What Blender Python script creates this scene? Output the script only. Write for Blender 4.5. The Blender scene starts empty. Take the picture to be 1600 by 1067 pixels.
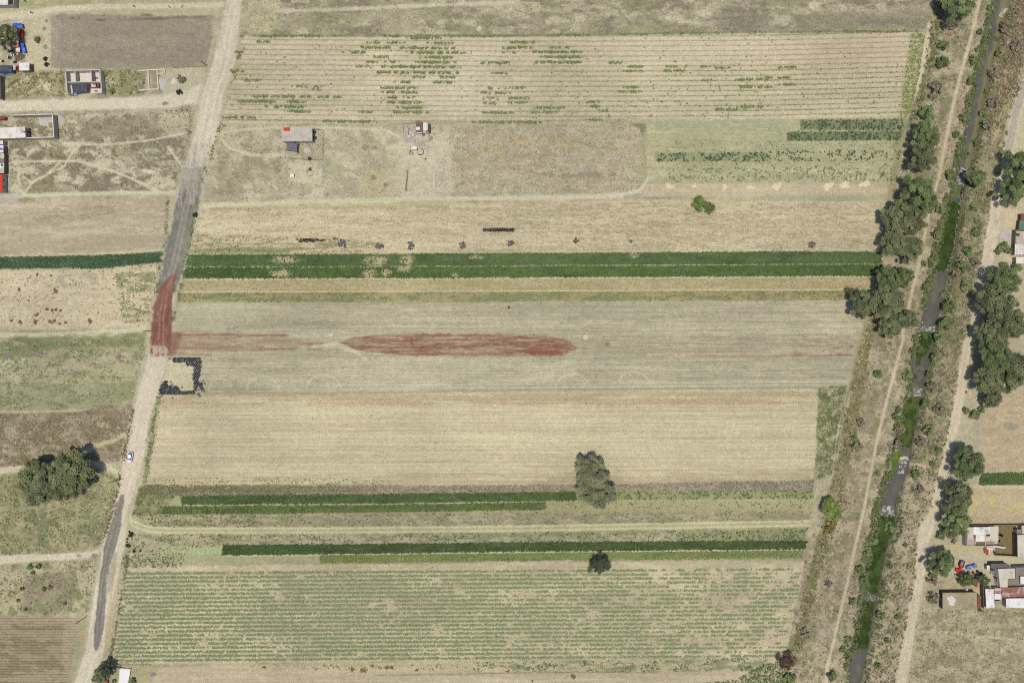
import bpy, math, random
import numpy as np
from mathutils import Vector

# ------------------------------------------------------------------ camera, sky, sun, exposure
H = 266.667            # drone height above the fields (m); 36 mm sensor, 24 mm lens -> 400 m across
PXM = 0.25             # metres per unit of the field plan used below (1600 x 1067 units)
scene = bpy.context.scene
cam_d = bpy.data.cameras.new('camera'); cam = bpy.data.objects.new('camera', cam_d)
scene.collection.objects.link(cam)
cam.location = (0, 0, H); cam.rotation_euler = (0, 0, 0)
cam_d.sensor_width = 36; cam_d.lens = 24; cam_d.clip_start = 1; cam_d.clip_end = 3000
scene.camera = cam
SUNDIR = Vector((-0.075, -0.13, 1.0)).normalized()
world = bpy.data.worlds.new('World'); scene.world = world; world.use_nodes = True
wn = world.node_tree; bg = wn.nodes['Background']
sky = wn.nodes.new('ShaderNodeTexSky'); sky.sky_type = 'NISHITA'; sky.sun_disc = False
sky.sun_elevation = math.asin(SUNDIR.z)
sky.sun_rotation = math.atan2(SUNDIR.x, SUNDIR.y)
sky.air_density = 0.8; sky.dust_density = 5.0; sky.ozone_density = 0.4; sky.altitude = 2200
wn.links.new(sky.outputs[0], bg.inputs[0]); bg.inputs[1].default_value = 0.15
sun_d = bpy.data.lights.new('sun', 'SUN'); sun_d.energy = 3.2; sun_d.angle = math.radians(1.2)
sun_d.color = (1.0, 0.965, 0.90)
sun = bpy.data.objects.new('sun', sun_d); scene.collection.objects.link(sun)
sun.rotation_euler = SUNDIR.to_track_quat('Z', 'Y').to_euler()
scene.view_settings.view_transform = 'Standard'; scene.view_settings.look = 'None'
scene.view_settings.exposure = 0.0; scene.view_settings.gamma = 1.0
scene.view_settings.use_curve_mapping = False
scene.render.engine = 'CYCLES'; scene.cycles.max_bounces = 4; scene.cycles.diffuse_bounces = 2
scene.cycles.use_denoising = False; scene.cycles.filter_width = 1.1

COL = scene.collection
rng = np.random.default_rng(7); random.seed(7)
_ORD = 'first second third fourth fifth sixth seventh eighth ninth tenth eleventh twelfth thirteenth fourteenth fifteenth sixteenth seventeenth eighteenth nineteenth twentieth'.split()
_TENS = {2: 'twenty', 3: 'thirty', 4: 'forty', 5: 'fifty'}
def ordinal(n):
    if n <= 20: return _ORD[n - 1]
    t, u = divmod(n, 10)
    return _TENS[t][:-1] + 'ieth' if u == 0 else _TENS[t] + '-' + _ORD[u - 1]
K = np.array([1.26, 1.34, 1.49])     # light falling on level ground in this exposure

# ------------------------------------------------------------------ helpers
def lin(c):
    c = np.asarray(c, float) / 255.0
    return np.where(c <= 0.04045, c / 12.92, ((c + 0.055) / 1.055) ** 2.4)
def S(r, g, b, f=1.0):
    """surface albedo of something that looks (r,g,b) lying flat in this noon light"""
    return tuple(np.clip(lin((r, g, b)) / K * f, 0.002, 0.85))
def W(px, py, z=0.0):
    s = PXM * (H - z) / H
    return Vector(((px - 800) * s, (533.5 - py) * s, z))
def tag(o, label=None, cat=None, group=None, kind=None):
    if label: o['label'] = label
    if cat: o['category'] = cat
    if group: o['group'] = group
    if kind: o['kind'] = kind
    return o
def empty(name, loc, rz=0.0):
    o = bpy.data.objects.new(name, None); COL.objects.link(o)
    o.location = loc; o.rotation_euler = (0, 0, rz); o.empty_display_size = 0.3
    return o
def link(name, me, parent=None, loc=None, rz=0.0, scale=None):
    o = bpy.data.objects.new(name, me); COL.objects.link(o)
    if parent: o.parent = parent
    if loc is not None: o.location = loc
    if rz: o.rotation_euler = (0, 0, rz)
    if scale is not None: o.scale = scale
    return o
class MB:
    """collects shapes in world coordinates, builds them as ONE mesh relative to an origin"""
    def __init__(s): s.v = []; s.f = []
    def add(s, vs, fs):
        n = len(s.v); s.v += [tuple(v) for v in vs]; s.f += [tuple(i + n for i in f) for f in fs]; return s
    def prism(s, pts, z0, z1, top_scale=1.0):
        n = len(pts); a = sum(pts[i][0] * pts[(i + 1) % n][1] - pts[(i + 1) % n][0] * pts[i][1] for i in range(n))
        if a < 0: pts = pts[::-1]
        cx = sum(p[0] for p in pts) / n; cy = sum(p[1] for p in pts) / n
        vs = [(p[0], p[1], z0) for p in pts] + [(cx + (p[0] - cx) * top_scale, cy + (p[1] - cy) * top_scale, z1) for p in pts]
        fs = [tuple(range(n - 1, -1, -1)), tuple(range(n, 2 * n))] + [(i, (i + 1) % n, n + (i + 1) % n, n + i) for i in range(n)]
        return s.add(vs, fs)
    def box(s, x0, y0, z0, x1, y1, z1):
        if x0 > x1: x0, x1 = x1, x0
        if y0 > y1: y0, y1 = y1, y0
        return s.prism([(x0, y0), (x1, y0), (x1, y1), (x0, y1)], z0, z1)
    def bar(s, a, b, w, z0, z1):
        a = Vector((a[0], a[1])); b = Vector((b[0], b[1])); d = (b - a); d.normalize(); n = Vector((-d.y, d.x)) * w / 2
        return s.prism([a + n, a - n, b - n, b + n], z0, z1)
    def tube(s, a, b, r0, r1=None, n=8):
        r1 = r0 if r1 is None else r1
        a = Vector(a); b = Vector(b); d = (b - a).normalized()
        t = d.orthogonal().normalized(); u = d.cross(t)
        vs = []
        for p, r in ((a, r0), (b, r1)):
            for i in range(n):
                k = 2 * math.pi * i / n; vs.append(p + t * math.cos(k) * r + u * math.sin(k) * r)
        fs = [(i, (i + 1) % n, n + (i + 1) % n, n + i) for i in range(n)] + [tuple(range(n - 1, -1, -1)), tuple(range(n, 2 * n))]
        return s.add(vs, fs)
    def lathe(s, prof, c=(0, 0, 0), n=16, closed=False):
        m = len(prof); vs = []
        for i in range(n):
            k = 2 * math.pi * i / n
            for (r, z) in prof: vs.append((c[0] + r * math.cos(k), c[1] + r * math.sin(k), c[2] + z))
        fs = []
        for i in range(n):
            j = (i + 1) % n
            for q in range(m if closed else m - 1):
                q2 = (q + 1) % m
                fs.append((i * m + q, j * m + q, j * m + q2, i * m + q2))
        return s.add(vs, fs)
    def build(s, name, mat, parent=None, origin=None, smooth=False):
        o0 = Vector(origin) if origin is not None else (parent.location.copy() if parent is not None and parent.type == 'EMPTY' else None)
        if parent is not None and parent.type != 'EMPTY': o0 = Vector(parent['_o']) if '_o' in parent else Vector((0, 0, 0))
        if o0 is None:
            a = np.array(s.v); o0 = Vector((a[:, 0].mean(), a[:, 1].mean(), a[:, 2].min()))
        me = bpy.data.meshes.new(name)
        me.from_pydata([(v[0] - o0.x, v[1] - o0.y, v[2] - o0.z) for v in s.v], [], s.f)
        me.materials.append(mat)
        if smooth: me.polygons.foreach_set('use_smooth', np.ones(len(me.polygons), bool))
        me.update()
        if parent is None: return link(name, me, None, o0)
        return link(name, me, parent)
def arr_mesh(name, V, F, mat, cols=None, smooth=False, attrs=None):
    """numpy verts (n,3), faces (m,3|4)"""
    me = bpy.data.meshes.new(name); n, m, k = len(V), len(F), F.shape[1]
    me.vertices.add(n); me.vertices.foreach_set('co', np.ascontiguousarray(V, np.float32).ravel())
    me.loops.add(m * k); me.loops.foreach_set('vertex_index', np.ascontiguousarray(F, np.int32).ravel())
    me.polygons.add(m); me.polygons.foreach_set('loop_start', np.arange(0, m * k, k, dtype=np.int32))
    me.polygons.foreach_set('loop_total', np.full(m, k, np.int32))
    if smooth: me.polygons.foreach_set('use_smooth', np.ones(m, bool))
    if cols is not None:
        a = me.attributes.new('Col', 'FLOAT_COLOR', 'POINT')
        c4 = np.ones((n, 4), np.float32); c4[:, :3] = cols; a.data.foreach_set('color', c4.ravel())
    for nm, arr in (attrs or {}).items():
        a = me.attributes.new(nm, 'FLOAT', 'POINT'); a.data.foreach_set('value', np.ascontiguousarray(arr, np.float32).ravel())
    me.materials.append(mat); me.update(calc_edges=True); me.validate()
    return me

_T = np.random.default_rng(11).random((512, 512)).astype(np.float32)
def vn(x, y, seed=0):
    x = np.asarray(x, np.float32) + seed * 37.31; y = np.asarray(y, np.float32) + seed * 91.7
    xi = np.floor(x).astype(np.int64); yi = np.floor(y).astype(np.int64)
    fx = x - xi; fy = y - yi; fx = fx * fx * (3 - 2 * fx); fy = fy * fy * (3 - 2 * fy)
    x0 = xi & 511; x1 = (xi + 1) & 511; y0 = yi & 511; y1 = (yi + 1) & 511
    return (_T[y0, x0] * (1 - fx) + _T[y0, x1] * fx) * (1 - fy) + (_T[y1, x0] * (1 - fx) + _T[y1, x1] * fx) * fy
def fbm(x, y, seed=0, oct=4, gain=0.55):
    t = 0; a = 1; w = 0
    for i in range(oct):
        t = t + a * vn(np.asarray(x) * 2 ** i, np.asarray(y) * 2 ** i, seed + i * 3); w += a; a *= gain
    return t / w
def sstep(a, b, x):
    t = np.clip((x - a) / (b - a), 0, 1); return t * t * (3 - 2 * t)
def in_poly(x, y, pts):
    r = np.zeros(np.shape(x), bool); n = len(pts)
    for i in range(n):
        x0, y0 = pts[i]; x1, y1 = pts[(i + 1) % n]
        if y0 == y1: continue
        c = ((y0 > y) != (y1 > y)) & (x < (x1 - x0) * (y - y0) / (y1 - y0) + x0)
        r ^= c
    return r
def seg_dist(x, y, a, b):
    dx, dy = b[0] - a[0], b[1] - a[1]; L = dx * dx + dy * dy + 1e-9
    t = np.clip(((x - a[0]) * dx + (y - a[1]) * dy) / L, 0, 1)
    return np.hypot(x - a[0] - t * dx, y - a[1] - t * dy), t
def rand_in(pts, n, r=rng):
    p = np.array(pts, float); lo, hi = p.min(0), p.max(0); out = np.zeros((0, 2))
    while len(out) < n:
        q = lo + r.random((max(64, n * 2), 2)) * (hi - lo); out = np.vstack([out, q[in_poly(q[:, 0], q[:, 1], pts)]])
    return out[:n]

# ------------------------------------------------------------------ materials
def newmat(name):
    m = bpy.data.materials.new(name); m.use_nodes = True
    nt = m.node_tree; b = nt.nodes['Principled BSDF']
    return m, nt, b
def mathn(nt, op, a, b=None, c=None):
    n = nt.nodes.new('ShaderNodeMath'); n.operation = op
    for i, v in enumerate((a, b, c)):
        if v is None: continue
        if isinstance(v, (int, float)): n.inputs[i].default_value = v
        else: nt.links.new(v, n.inputs[i])
    return n.outputs[0]
def noisen(nt, vec, scale, detail=3, rough=0.6):
    n = nt.nodes.new('ShaderNodeTexNoise'); n.inputs['Scale'].default_value = scale
    n.inputs['Detail'].default_value = detail; n.inputs['Roughness'].default_value = rough
    nt.links.new(vec, n.inputs['Vector']); return n.outputs['Fac']
def mrange(nt, v, a, b, c, d):
    n = nt.nodes.new('ShaderNodeMapRange'); n.inputs[1].default_value = a; n.inputs[2].default_value = b
    n.inputs[3].default_value = c; n.inputs[4].default_value = d; nt.links.new(v, n.inputs[0]); return n.outputs[0]
def mapping(nt, vec, scale):
    n = nt.nodes.new('ShaderNodeMapping'); n.inputs['Scale'].default_value = scale; nt.links.new(vec, n.inputs['Vector']); return n.outputs[0]
_mats = {}
def M(name, col, rough=0.85, var=0.15, scale=1.2, col2=None, metal=0.0, spec=0.3, bump=0.0, stretch=(1, 1, 1)):
    """weathered surface: base colour broken up by two noises, optional second colour in patches"""
    if name in _mats: return _mats[name]
    m, nt, b = newmat(name); tc = nt.nodes.new('ShaderNodeTexCoord').outputs['Object']
    vec = mapping(nt, tc, stretch)
    f = noisen(nt, vec, scale, 5, 0.65); g = noisen(nt, vec, scale * 7, 2)
    k = mathn(nt, 'ADD', mrange(nt, f, 0.3, 0.7, 1 - var, 1 + var), mrange(nt, g, 0.3, 0.7, -var * 0.5, var * 0.5))
    mix = nt.nodes.new('ShaderNodeMix'); mix.data_type = 'RGBA'
    mix.inputs[6].default_value = (*col, 1); mix.inputs[7].default_value = (*(col2 or col), 1)
    nt.links.new(mrange(nt, noisen(nt, vec, scale * 0.45, 4, 0.7), 0.47, 0.6, 0, 1), mix.inputs[0])
    vm = nt.nodes.new('ShaderNodeVectorMath'); vm.operation = 'SCALE'
    nt.links.new(mix.outputs[2], vm.inputs[0]); nt.links.new(k, vm.inputs['Scale'])
    nt.links.new(vm.outputs[0], b.inputs['Base Color'])
    b.inputs['Roughness'].default_value = rough; b.inputs['Metallic'].default_value = metal
    b.inputs['Specular IOR Level'].default_value = spec
    if bump:
        bn = nt.nodes.new('ShaderNodeBump'); bn.inputs['Strength'].default_value = bump; bn.inputs['Distance'].default_value = 0.05
        nt.links.new(g, bn.inputs['Height']); nt.links.new(bn.outputs[0], b.inputs['Normal'])
    _mats[name] = m; return m
def leaf_material():
    m, nt, b = newmat('foliage'); a = nt.nodes.new('ShaderNodeAttribute'); a.attribute_name = 'Col'
    oi = nt.nodes.new('ShaderNodeObjectInfo')
    vm = nt.nodes.new('ShaderNodeVectorMath'); vm.operation = 'SCALE'
    nt.links.new(a.outputs['Color'], vm.inputs[0]); nt.links.new(mrange(nt, oi.outputs['Random'], 0, 1, 0.88, 1.12), vm.inputs['Scale'])
    nt.links.new(vm.outputs[0], b.inputs['Base Color']); b.inputs['Roughness'].default_value = 0.75
    b.inputs['Specular IOR Level'].default_value = 0.25
    return m
LEAF = leaf_material()
def col_material(name, rough=0.9, spec=0.15, grain=0.25, scale=3.0, bump=0.3):
    m, nt, b = newmat(name); a = nt.nodes.new('ShaderNodeAttribute'); a.attribute_name = 'Col'
    tc = nt.nodes.new('ShaderNodeTexCoord').outputs['Object']; g = noisen(nt, tc, scale, 4, 0.7)
    vm = nt.nodes.new('ShaderNodeVectorMath'); vm.operation = 'SCALE'
    nt.links.new(a.outputs['Color'], vm.inputs[0]); nt.links.new(mrange(nt, g, 0.25, 0.75, 1 - grain, 1 + grain), vm.inputs['Scale'])
    nt.links.new(vm.outputs[0], b.inputs['Base Color']); b.inputs['Roughness'].default_value = rough
    b.inputs['Specular IOR Level'].default_value = spec
    bn = nt.nodes.new('ShaderNodeBump'); bn.inputs['Strength'].default_value = bump; bn.inputs['Distance'].default_value = 0.1
    nt.links.new(g, bn.inputs['Height']); nt.links.new(bn.outputs[0], b.inputs['Normal'])
    return m
HEAPM = col_material('loose_heap', grain=0.35, scale=4)
def ground_material():
    """soil/grass colour comes per point (Col); nodes add clods, straw streaks along the rows,
    tufts (mott) and the furrow lines (row = furrow phase, rowamt = how deep they show)"""
    m, nt, b = newmat('ground_cover')
    def att(n):
        a = nt.nodes.new('ShaderNodeAttribute'); a.attribute_name = n; return a
    colr = att('Col').outputs['Color']; row = att('row').outputs['Fac']; ramt = att('rowamt').outputs['Fac']
    strk = att('streak').outputs['Fac']; mott = att('mott').outputs['Fac']
    pos = nt.nodes.new('ShaderNodeNewGeometry').outputs['Position']
    fine = mathn(nt, 'ADD', mrange(nt, noisen(nt, pos, 2.2, 2, 0.7), 0.3, 0.7, -0.20, 0.20), mrange(nt, noisen(nt, pos, 5.0, 1, 0.6), 0.3, 0.7, -0.22, 0.22))
    mid = mrange(nt, noisen(nt, pos, 0.55, 4, 0.65), 0.3, 0.7, -0.08, 0.08)
    st = noisen(nt, mapping(nt, pos, (0.035, 1.0, 1.0)), 1.5, 4, 0.7)
    st2 = noisen(nt, mapping(nt, pos, (0.10, 1.0, 1.0)), 4.2, 3, 0.75)
    sk = mathn(nt, 'ADD', mrange(nt, st, 0.3, 0.7, -0.09, 0.09), mrange(nt, st2, 0.3, 0.7, -0.12, 0.12))
    sk = mathn(nt, 'MULTIPLY', sk, strk)
    mt = mathn(nt, 'ADD', mrange(nt, noisen(nt, pos, 1.3, 6, 0.85), 0.51, 0.62, 0.0, -0.40), mrange(nt, noisen(nt, pos, 0.30, 6, 0.8), 0.36, 0.64, 0.15, -0.20))
    mt = mathn(nt, 'MULTIPLY', mt, mott)
    # furrow profile
    wob = mrange(nt, st2, 0.3, 0.7, -0.09, 0.09)
    ph = mathn(nt, 'MULTIPLY', mathn(nt, 'ADD', row, wob), 2 * math.pi)
    pr = mathn(nt, 'POWER', mathn(nt, 'ADD', mathn(nt, 'MULTIPLY', mathn(nt, 'COSINE', ph), 0.5), 0.5), 5.0)
    pr = mathn(nt, 'MULTIPLY', mathn(nt, 'MULTIPLY', pr, ramt), -1.0)
    k = mathn(nt, 'ADD', mathn(nt, 'ADD', mathn(nt, 'ADD', fine, mid), mathn(nt, 'ADD', sk, mt)), mathn(nt, 'ADD', pr, 1.0))
    k = mathn(nt, 'MAXIMUM', k, 0.25)
    vm = nt.nodes.new('ShaderNodeVectorMath'); vm.operation = 'SCALE'
    nt.links.new(colr, vm.inputs[0]); nt.links.new(k, vm.inputs['Scale'])
    nt.links.new(vm.outputs[0], b.inputs['Base Color']); b.inputs['Roughness'].default_value = 0.95
    b.inputs['Specular IOR Level'].default_value = 0.1
    bn = nt.nodes.new('ShaderNodeBump'); bn.inputs['Strength'].default_value = 0.5; bn.inputs['Distance'].default_value = 0.08
    nt.links.new(k, bn.inputs['Height']); nt.links.new(bn.outputs[0], b.inputs['Normal'])
    return m
GROUND = ground_material()
# ------------------------------------------------------------------ plan of the land (units of 0.25 m)
MAIN = [(-60, 360, 383), (0, 355, 378), (25, 350, 375), (75, 339, 370), (100, 332, 367), (150, 316, 349), (200, 306, 341), (250, 292, 329),
        (267, 286, 319), (317, 275, 310), (367, 265, 300), (417, 254, 288), (457, 246, 273), (492, 237, 270), (534, 235, 269), (554, 233, 262),
        (609, 217, 247), (659, 205, 232), (709, 194, 225), (759, 186, 211), (799, 178, 199), (850, 161, 194), (900, 152, 184), (950, 144, 174),
        (1015, 134, 163), (1067, 116, 145), (1130, 92, 125)]
CANAL = [(-60, 1568, 1588), (0, 1554, 1577), (50, 1546, 1563), (100, 1532, 1549), (150, 1520, 1536), (200, 1511, 1527), (250, 1500, 1516), (275, 1495, 1512),
         (300, 1489, 1507), (317, 1481, 1501), (355, 1472, 1495), (392, 1466, 1490), (425, 1459, 1479), (467, 1451, 1471), (512, 1439, 1460), (534, 1431, 1455),
         (584, 1425, 1446), (609, 1423, 1441), (622, 1416, 1437), (659, 1409, 1431), (684, 1401, 1426), (707, 1396, 1421), (734, 1395, 1417), (759, 1384, 1407),
         (784, 1378, 1396), (800, 1372, 1397), (825, 1370, 1399), (850, 1360, 1386), (900, 1353, 1375), (925, 1354, 1370), (940, 1349, 1366), (975, 1341, 1361),
         (1012, 1333, 1355), (1025, 1330, 1351), (1067, 1326, 1343), (1130, 1312, 1330)]
FOOT = [(1545, -60), (1530, 5), (1517, 60), (1500, 120), (1487, 175), (1477, 225), (1469, 267), (1462, 295), (1447, 355), (1437, 407), (1425, 457), (1411, 517), (1410, 534),
        (1390, 609), (1370, 689), (1350, 794), (1336, 855), (1322, 920), (1310, 970), (1292, 1045), (1285, 1130)]
RROAD = [(-60, 1650, 1668), (60, 1620, 1637), (130, 1596, 1611), (175, 1580, 1597), (225, 1570, 1587), (267, 1563, 1579), (317, 1549, 1564), (367, 1540, 1560), (417, 1531, 1550),
         (455, 1525, 1541), (517, 1513, 1527), (534, 1505, 1520), (597, 1496, 1510), (659, 1484, 1500), (709, 1474, 1488), (747, 1464, 1480), (799, 1453, 1468),
         (825, 1436, 1460), (850, 1432, 1450), (900, 1430, 1445), (950, 1421, 1435), (1000, 1410, 1427), (1067, 1399, 1417), (1130, 1384, 1402)]
ZW = -1.2                                                     # canal water level
def strip_poly(rows, grow=0.0):
    return [(a - grow, y) for (y, a, b) in rows] + [(b + grow, y) for (y, a, b) in rows[::-1]]
def lvl(p, z):                                                # plan point of something seen at level z
    s = (H - z) / H; return (800 + (p[0] - 800) * s, 533.5 + (p[1] - 533.5) * s)
CANP = [lvl(p, ZW) for p in strip_poly(CANAL)]
STEP = 1.6
gx = np.arange(-48, 1648.1, STEP); gy = np.arange(-48, 1116.1, STEP)
PX, PY = np.meshgrid(gx, gy); NY, NX = PX.shape
C = np.zeros((NY, NX, 3), np.float32)
ROW = np.zeros((NY, NX), np.float32); RAMT = np.zeros_like(ROW); STRK = np.zeros_like(ROW); MOTT = np.full_like(ROW, 0.55)
RID = np.zeros((NY, NX), np.int32)
REGIONS = [('terrain', 'open dry grassland and bare ground around the fields')]
JX = fbm(PX / 9, PY / 9, 1, 3) * 2 - 1; JX2 = fbm(PX / 30, PY / 30, 2, 4) * 2 - 1
N_big = fbm(PX / 60, PY / 60, 3, 5); N_mid = fbm(PX / 18, PY / 18, 4, 4); N_sm = fbm(PX / 6, PY / 6, 5, 3)
def box_of(pts, m):
    xs = [p[0] for p in pts]; ys = [p[1] for p in pts]
    i0 = max(0, int((min(xs) - m - gx[0]) / STEP)); i1 = min(NX, int((max(xs) + m - gx[0]) / STEP) + 2)
    j0 = max(0, int((min(ys) - m - gy[0]) / STEP)); j1 = min(NY, int((max(ys) + m - gy[0]) / STEP) + 2)
    return (slice(j0, j1), slice(i0, i1))
def sdf(pts, sl):
    x, y = PX[sl], PY[sl]; d = np.full(x.shape, 1e9, np.float32)
    for i in range(len(pts)): d = np.minimum(d, seg_dist(x, y, pts[i], pts[(i + 1) % len(pts)])[0])
    return np.where(in_poly(x, y, pts), -d, d)
def put(sl, m, col):
    C[sl] += (np.array(col, np.float32) - C[sl]) * m[..., None]
def poly(pts, col=None, soft=1.5, jit=1.5, big=0.0, amt=1.0, row=None, streak=None, mott=None, region=None):
    """row = (first furrow y, pitch, slope fn or 0, strength)"""
    sl = box_of(pts, soft + jit + big + 2); d = sdf(pts, sl) + JX[sl] * jit + JX2[sl] * big
    m = sstep(soft, -soft, d) * amt
    if col is not None: put(sl, m, col)
    if streak is not None: STRK[sl] += (streak - STRK[sl]) * m
    if mott is not None: MOTT[sl] += (mott - MOTT[sl]) * m
    if row is not None:
        y0, pitch, bend, st = row; ins = m > 0.02
        ph = (PY[sl] - y0 - (bend(PX[sl]) if bend else 0)) / pitch
        ROW[sl] = np.where(ins, ph, ROW[sl]); RAMT[sl] += (st - RAMT[sl]) * m
    elif amt > 0.9: RAMT[sl] *= (1 - m)
    if region:
        if region not in REGIONS: REGIONS.append(region)
        RID[sl] = np.where(d < 0, REGIONS.index(region), RID[sl])
    return sl, m
def dapple(pts, col, thr=0.5, width=0.08, sx=18, sy=18, seed=1, amt=1.0, soft=4, jit=3, oct=4):
    """patches of another growth inside an area"""
    sl = box_of(pts, soft + jit + 2); d = sdf(pts, sl) + JX[sl] * jit
    n = fbm(PX[sl] / sx, PY[sl] / sy, seed, oct + 1, .68)
    put(sl, sstep(soft, -soft, d) * sstep(thr - width, thr + width, n) * amt, col)
def stroke(pts, w, col, soft=1.2, jit=1.0, amt=1.0, region=None, mott=None, streak=None):
    sl = box_of(pts, np.max(w) + soft + jit + 3); x, y = PX[sl], PY[sl]; d = np.full(x.shape, 1e9, np.float32)
    ws = w if hasattr(w, '__len__') else [w] * len(pts)
    for i in range(len(pts) - 1):
        q, t = seg_dist(x, y, pts[i], pts[i + 1]); d = np.minimum(d, q - (ws[i] + (ws[i + 1] - ws[i]) * t) / 2)
    d = d + JX[sl] * jit; m = sstep(soft, -soft, d) * amt
    put(sl, m, col)
    if mott is None and sum(col) > 555: mott = .12
    if mott is not None: MOTT[sl] += (mott - MOTT[sl]) * m
    if streak is not None: STRK[sl] += (streak - STRK[sl]) * m
    if region:
        if region not in REGIONS: REGIONS.append(region)
        RID[sl] = np.where(d < 0, REGIONS.index(region), RID[sl])
def spot(x, y, rx, ry, col, amt=1.0, jit=0.35, edge=0.5):
    sl = box_of([(x - rx * 1.6, y - ry * 1.6), (x + rx * 1.6, y + ry * 1.6)], 2)
    d = np.hypot((PX[sl] - x) / rx, (PY[sl] - y) / ry) + JX[sl] * jit
    put(sl, sstep(1 + edge / 2, 1 - edge, d) * amt, col)

# --- base: dry grassland
C[:] = (184, 177, 151)
C += (np.array((152, 145, 118)) - C) * (sstep(0.45, 0.62, N_big) * 0.75)[..., None]
C += (np.array((166, 166, 120)) - C) * (sstep(0.52, 0.68, fbm(PX / 40, PY / 40, 8, 4)) * 0.25)[..., None]
C += (np.array((206, 198, 172)) - C) * (sstep(0.56, 0.68, N_mid) * 0.5)[..., None]
# --- top pasture
TOPP = [(380, -95), (1470, -95), (1455, 46), (1100, 52), (700, 55), (372, 57)]
poly(TOPP, (168, 162, 135), 3, 3, 4, 0.75, mott=0.8, region=('pasture', 'grey green pasture along the top edge above the ridged field'))
dapple(TOPP, (138, 130, 112), 0.50, 0.07, 60, 22, 21, 0.85)
dapple(TOPP, (164, 166, 118), 0.57, 0.06, 45, 20, 22, 0.55)
dapple(TOPP, (200, 190, 166), 0.60, 0.05, 30, 12, 23, 0.7)
poly([(372, -95), (455, -95), (440, 20), (420, 50), (375, 52)], (196, 190, 150), 6, 4, 6, 0.7)
for (x, y, rx, ry) in ((1098, 21, 14, 6), (1272, 10, 10, 8), (905, 28, 10, 8), (1187, 19, 4, 4), (748, 45, 4, 4), (1255, 20, 20, 5)): spot(x, y, rx, ry, (208, 194, 170))
poly([(1130, 5), (1200, 5), (1205, 48), (1110, 50)], (132, 124, 108), 6, 4, 6, 0.6)
poly([(1235, 20), (1460, 18), (1445, 46), (1240, 48)], (140, 132, 112), 6, 4, 6, 0.55)
stroke([(430, 18), (500, 16), (560, 14), (620, 11), (700, 8), (800, 4)], 6, (205, 196, 172), 2, 2, 0.8, region=('dirt_track', 'pale track worn across the pasture at the top'))
stroke([(500, 14), (512, -5), (520, -30)], 4, (200, 192, 165), 1.5, 1, 0.7)
stroke([(1080, 4), (1200, 12), (1330, 17), (1400, 15), (1440, 0)], 3, (182, 174, 148), 1.5, 1, 0.6)
# --- top ridged field
def bend1(x): return np.interp(x, [350, 600, 800, 1000, 1200, 1330, 1450], [-1.5, 0.5, 1.6, 1.4, 0, -3, -6.5])
F1 = [(378, 58), (600, 57.5), (1000, 54.5), (1200, 51), (1445, 49), (1428, 130), (1424, 184), (1240, 186), (1000, 188), (800, 191), (600, 193), (347, 194), (360, 140), (371, 100)]
poly(F1, (204, 192, 164), 1.2, 1.2, row=(63.2, 7.83, bend1, 0.30), streak=0.55, mott=0.25, region=('ridged_field', 'wide sandy ridged field with dark furrow lines and weed rows'))
dapple(F1, (206, 192, 168), 0.55, 0.1, 90, 18, 31, 0.6); dapple(F1, (182, 174, 142), 0.55, 0.1, 120, 14, 32, 0.55)
poly([(640, 120), (800, 60), (760, 190), (690, 190)], (208, 200, 178), 14, 5, 8, 0.6)
poly([(1180, 60), (1420, 55), (1415, 120), (1180, 125)], (206, 186, 156), 12, 4, 5, 0.6)
poly([(820, 110), (1425, 100), (1420, 184), (820, 190)], (186, 182, 146), 14, 4, 10, 0.35)
stroke([(395, 56.5), (600, 56.5), (800, 56), (1000, 53.5), (1200, 50.5), (1440, 49)], 3.2, (128, 138, 84), 1.6, 1.5, 0.85)
stroke([(350, 188), (520, 190), (700, 192), (850, 189), (1000, 186)], 2.0, (140, 146, 104), 1.5, 1.5, 0.55)
poly([(1424, 52), (1448, 50), (1438, 120), (1424, 184), (1404, 184), (1412, 110)], (178, 172, 132), 4, 3, 2, 0.7)
poly([(1450, 35), (1463, 35), (1438, 176), (1425, 176)], (206, 192, 164), 1.5, 1, region=('dirt_track', 'pale track worn across the pasture at the top'))
# --- plot with the small house
PL = [(342, 196), (600, 195), (710, 195), (712, 310), (520, 312), (300, 316), (318, 262), (338, 205)]
poly(PL, (187, 180, 154), 2, 2, 2, 0.8, mott=0.5, streak=0.15)
dapple(PL, (168, 161, 134), 0.5, 0.08, 28, 22, 41, 0.7); dapple(PL, (204, 196, 166), 0.56, 0.06, 26, 18, 42, 0.7)
dapple([(345, 225), (440, 225), (440, 300), (330, 305)], (148, 140, 116), 0.5, 0.07, 14, 12, 43, 0.6)
dapple([(345, 215), (420, 205), (500, 235), (610, 300), (330, 308)], (154, 152, 120), 0.57, 0.05, 18, 10, 44, 0.4)
poly([(560, 268), (632, 262), (632, 305), (560, 308)], (190, 180, 145), 3, 2, 2, 0.8, row=(270, 5, None, 0.10), streak=0.5)
for (x, y, r) in ((571, 230, 7), (586, 231, 4), (603, 289, 4), (583, 278, 6)): spot(x, y, r, r * .8, (140, 130, 108), 0.8)
stroke([(338, 212), (352, 207), (378, 203), (420, 200), (500, 199), (600, 203), (620, 212)], 3.5, (206, 198, 170), 1.5, 1, 0.9)
stroke([(342, 216), (360, 232), (390, 242), (420, 243), (447, 241)], 5, (206, 198, 172), 2, 1.5, 0.9)
stroke([(447, 248), (458, 262), (470, 272), (500, 300), (505, 312)], 5, (204, 196, 170), 2, 1.5, 0.7)
poly([(460, 250), (490, 252), (505, 272), (490, 282), (452, 285)], (204, 194, 168), 3, 2, 2, 0.7)
poly([(420, 240), (448, 240), (448, 252), (410, 250)], (204, 196, 168), 4, 2, 2, 0.6)
poly([(622, 215), (700, 205), (712, 300), (640, 312), (618, 300)], (205, 198, 172), 8, 4, 6, 0.65)
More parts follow.
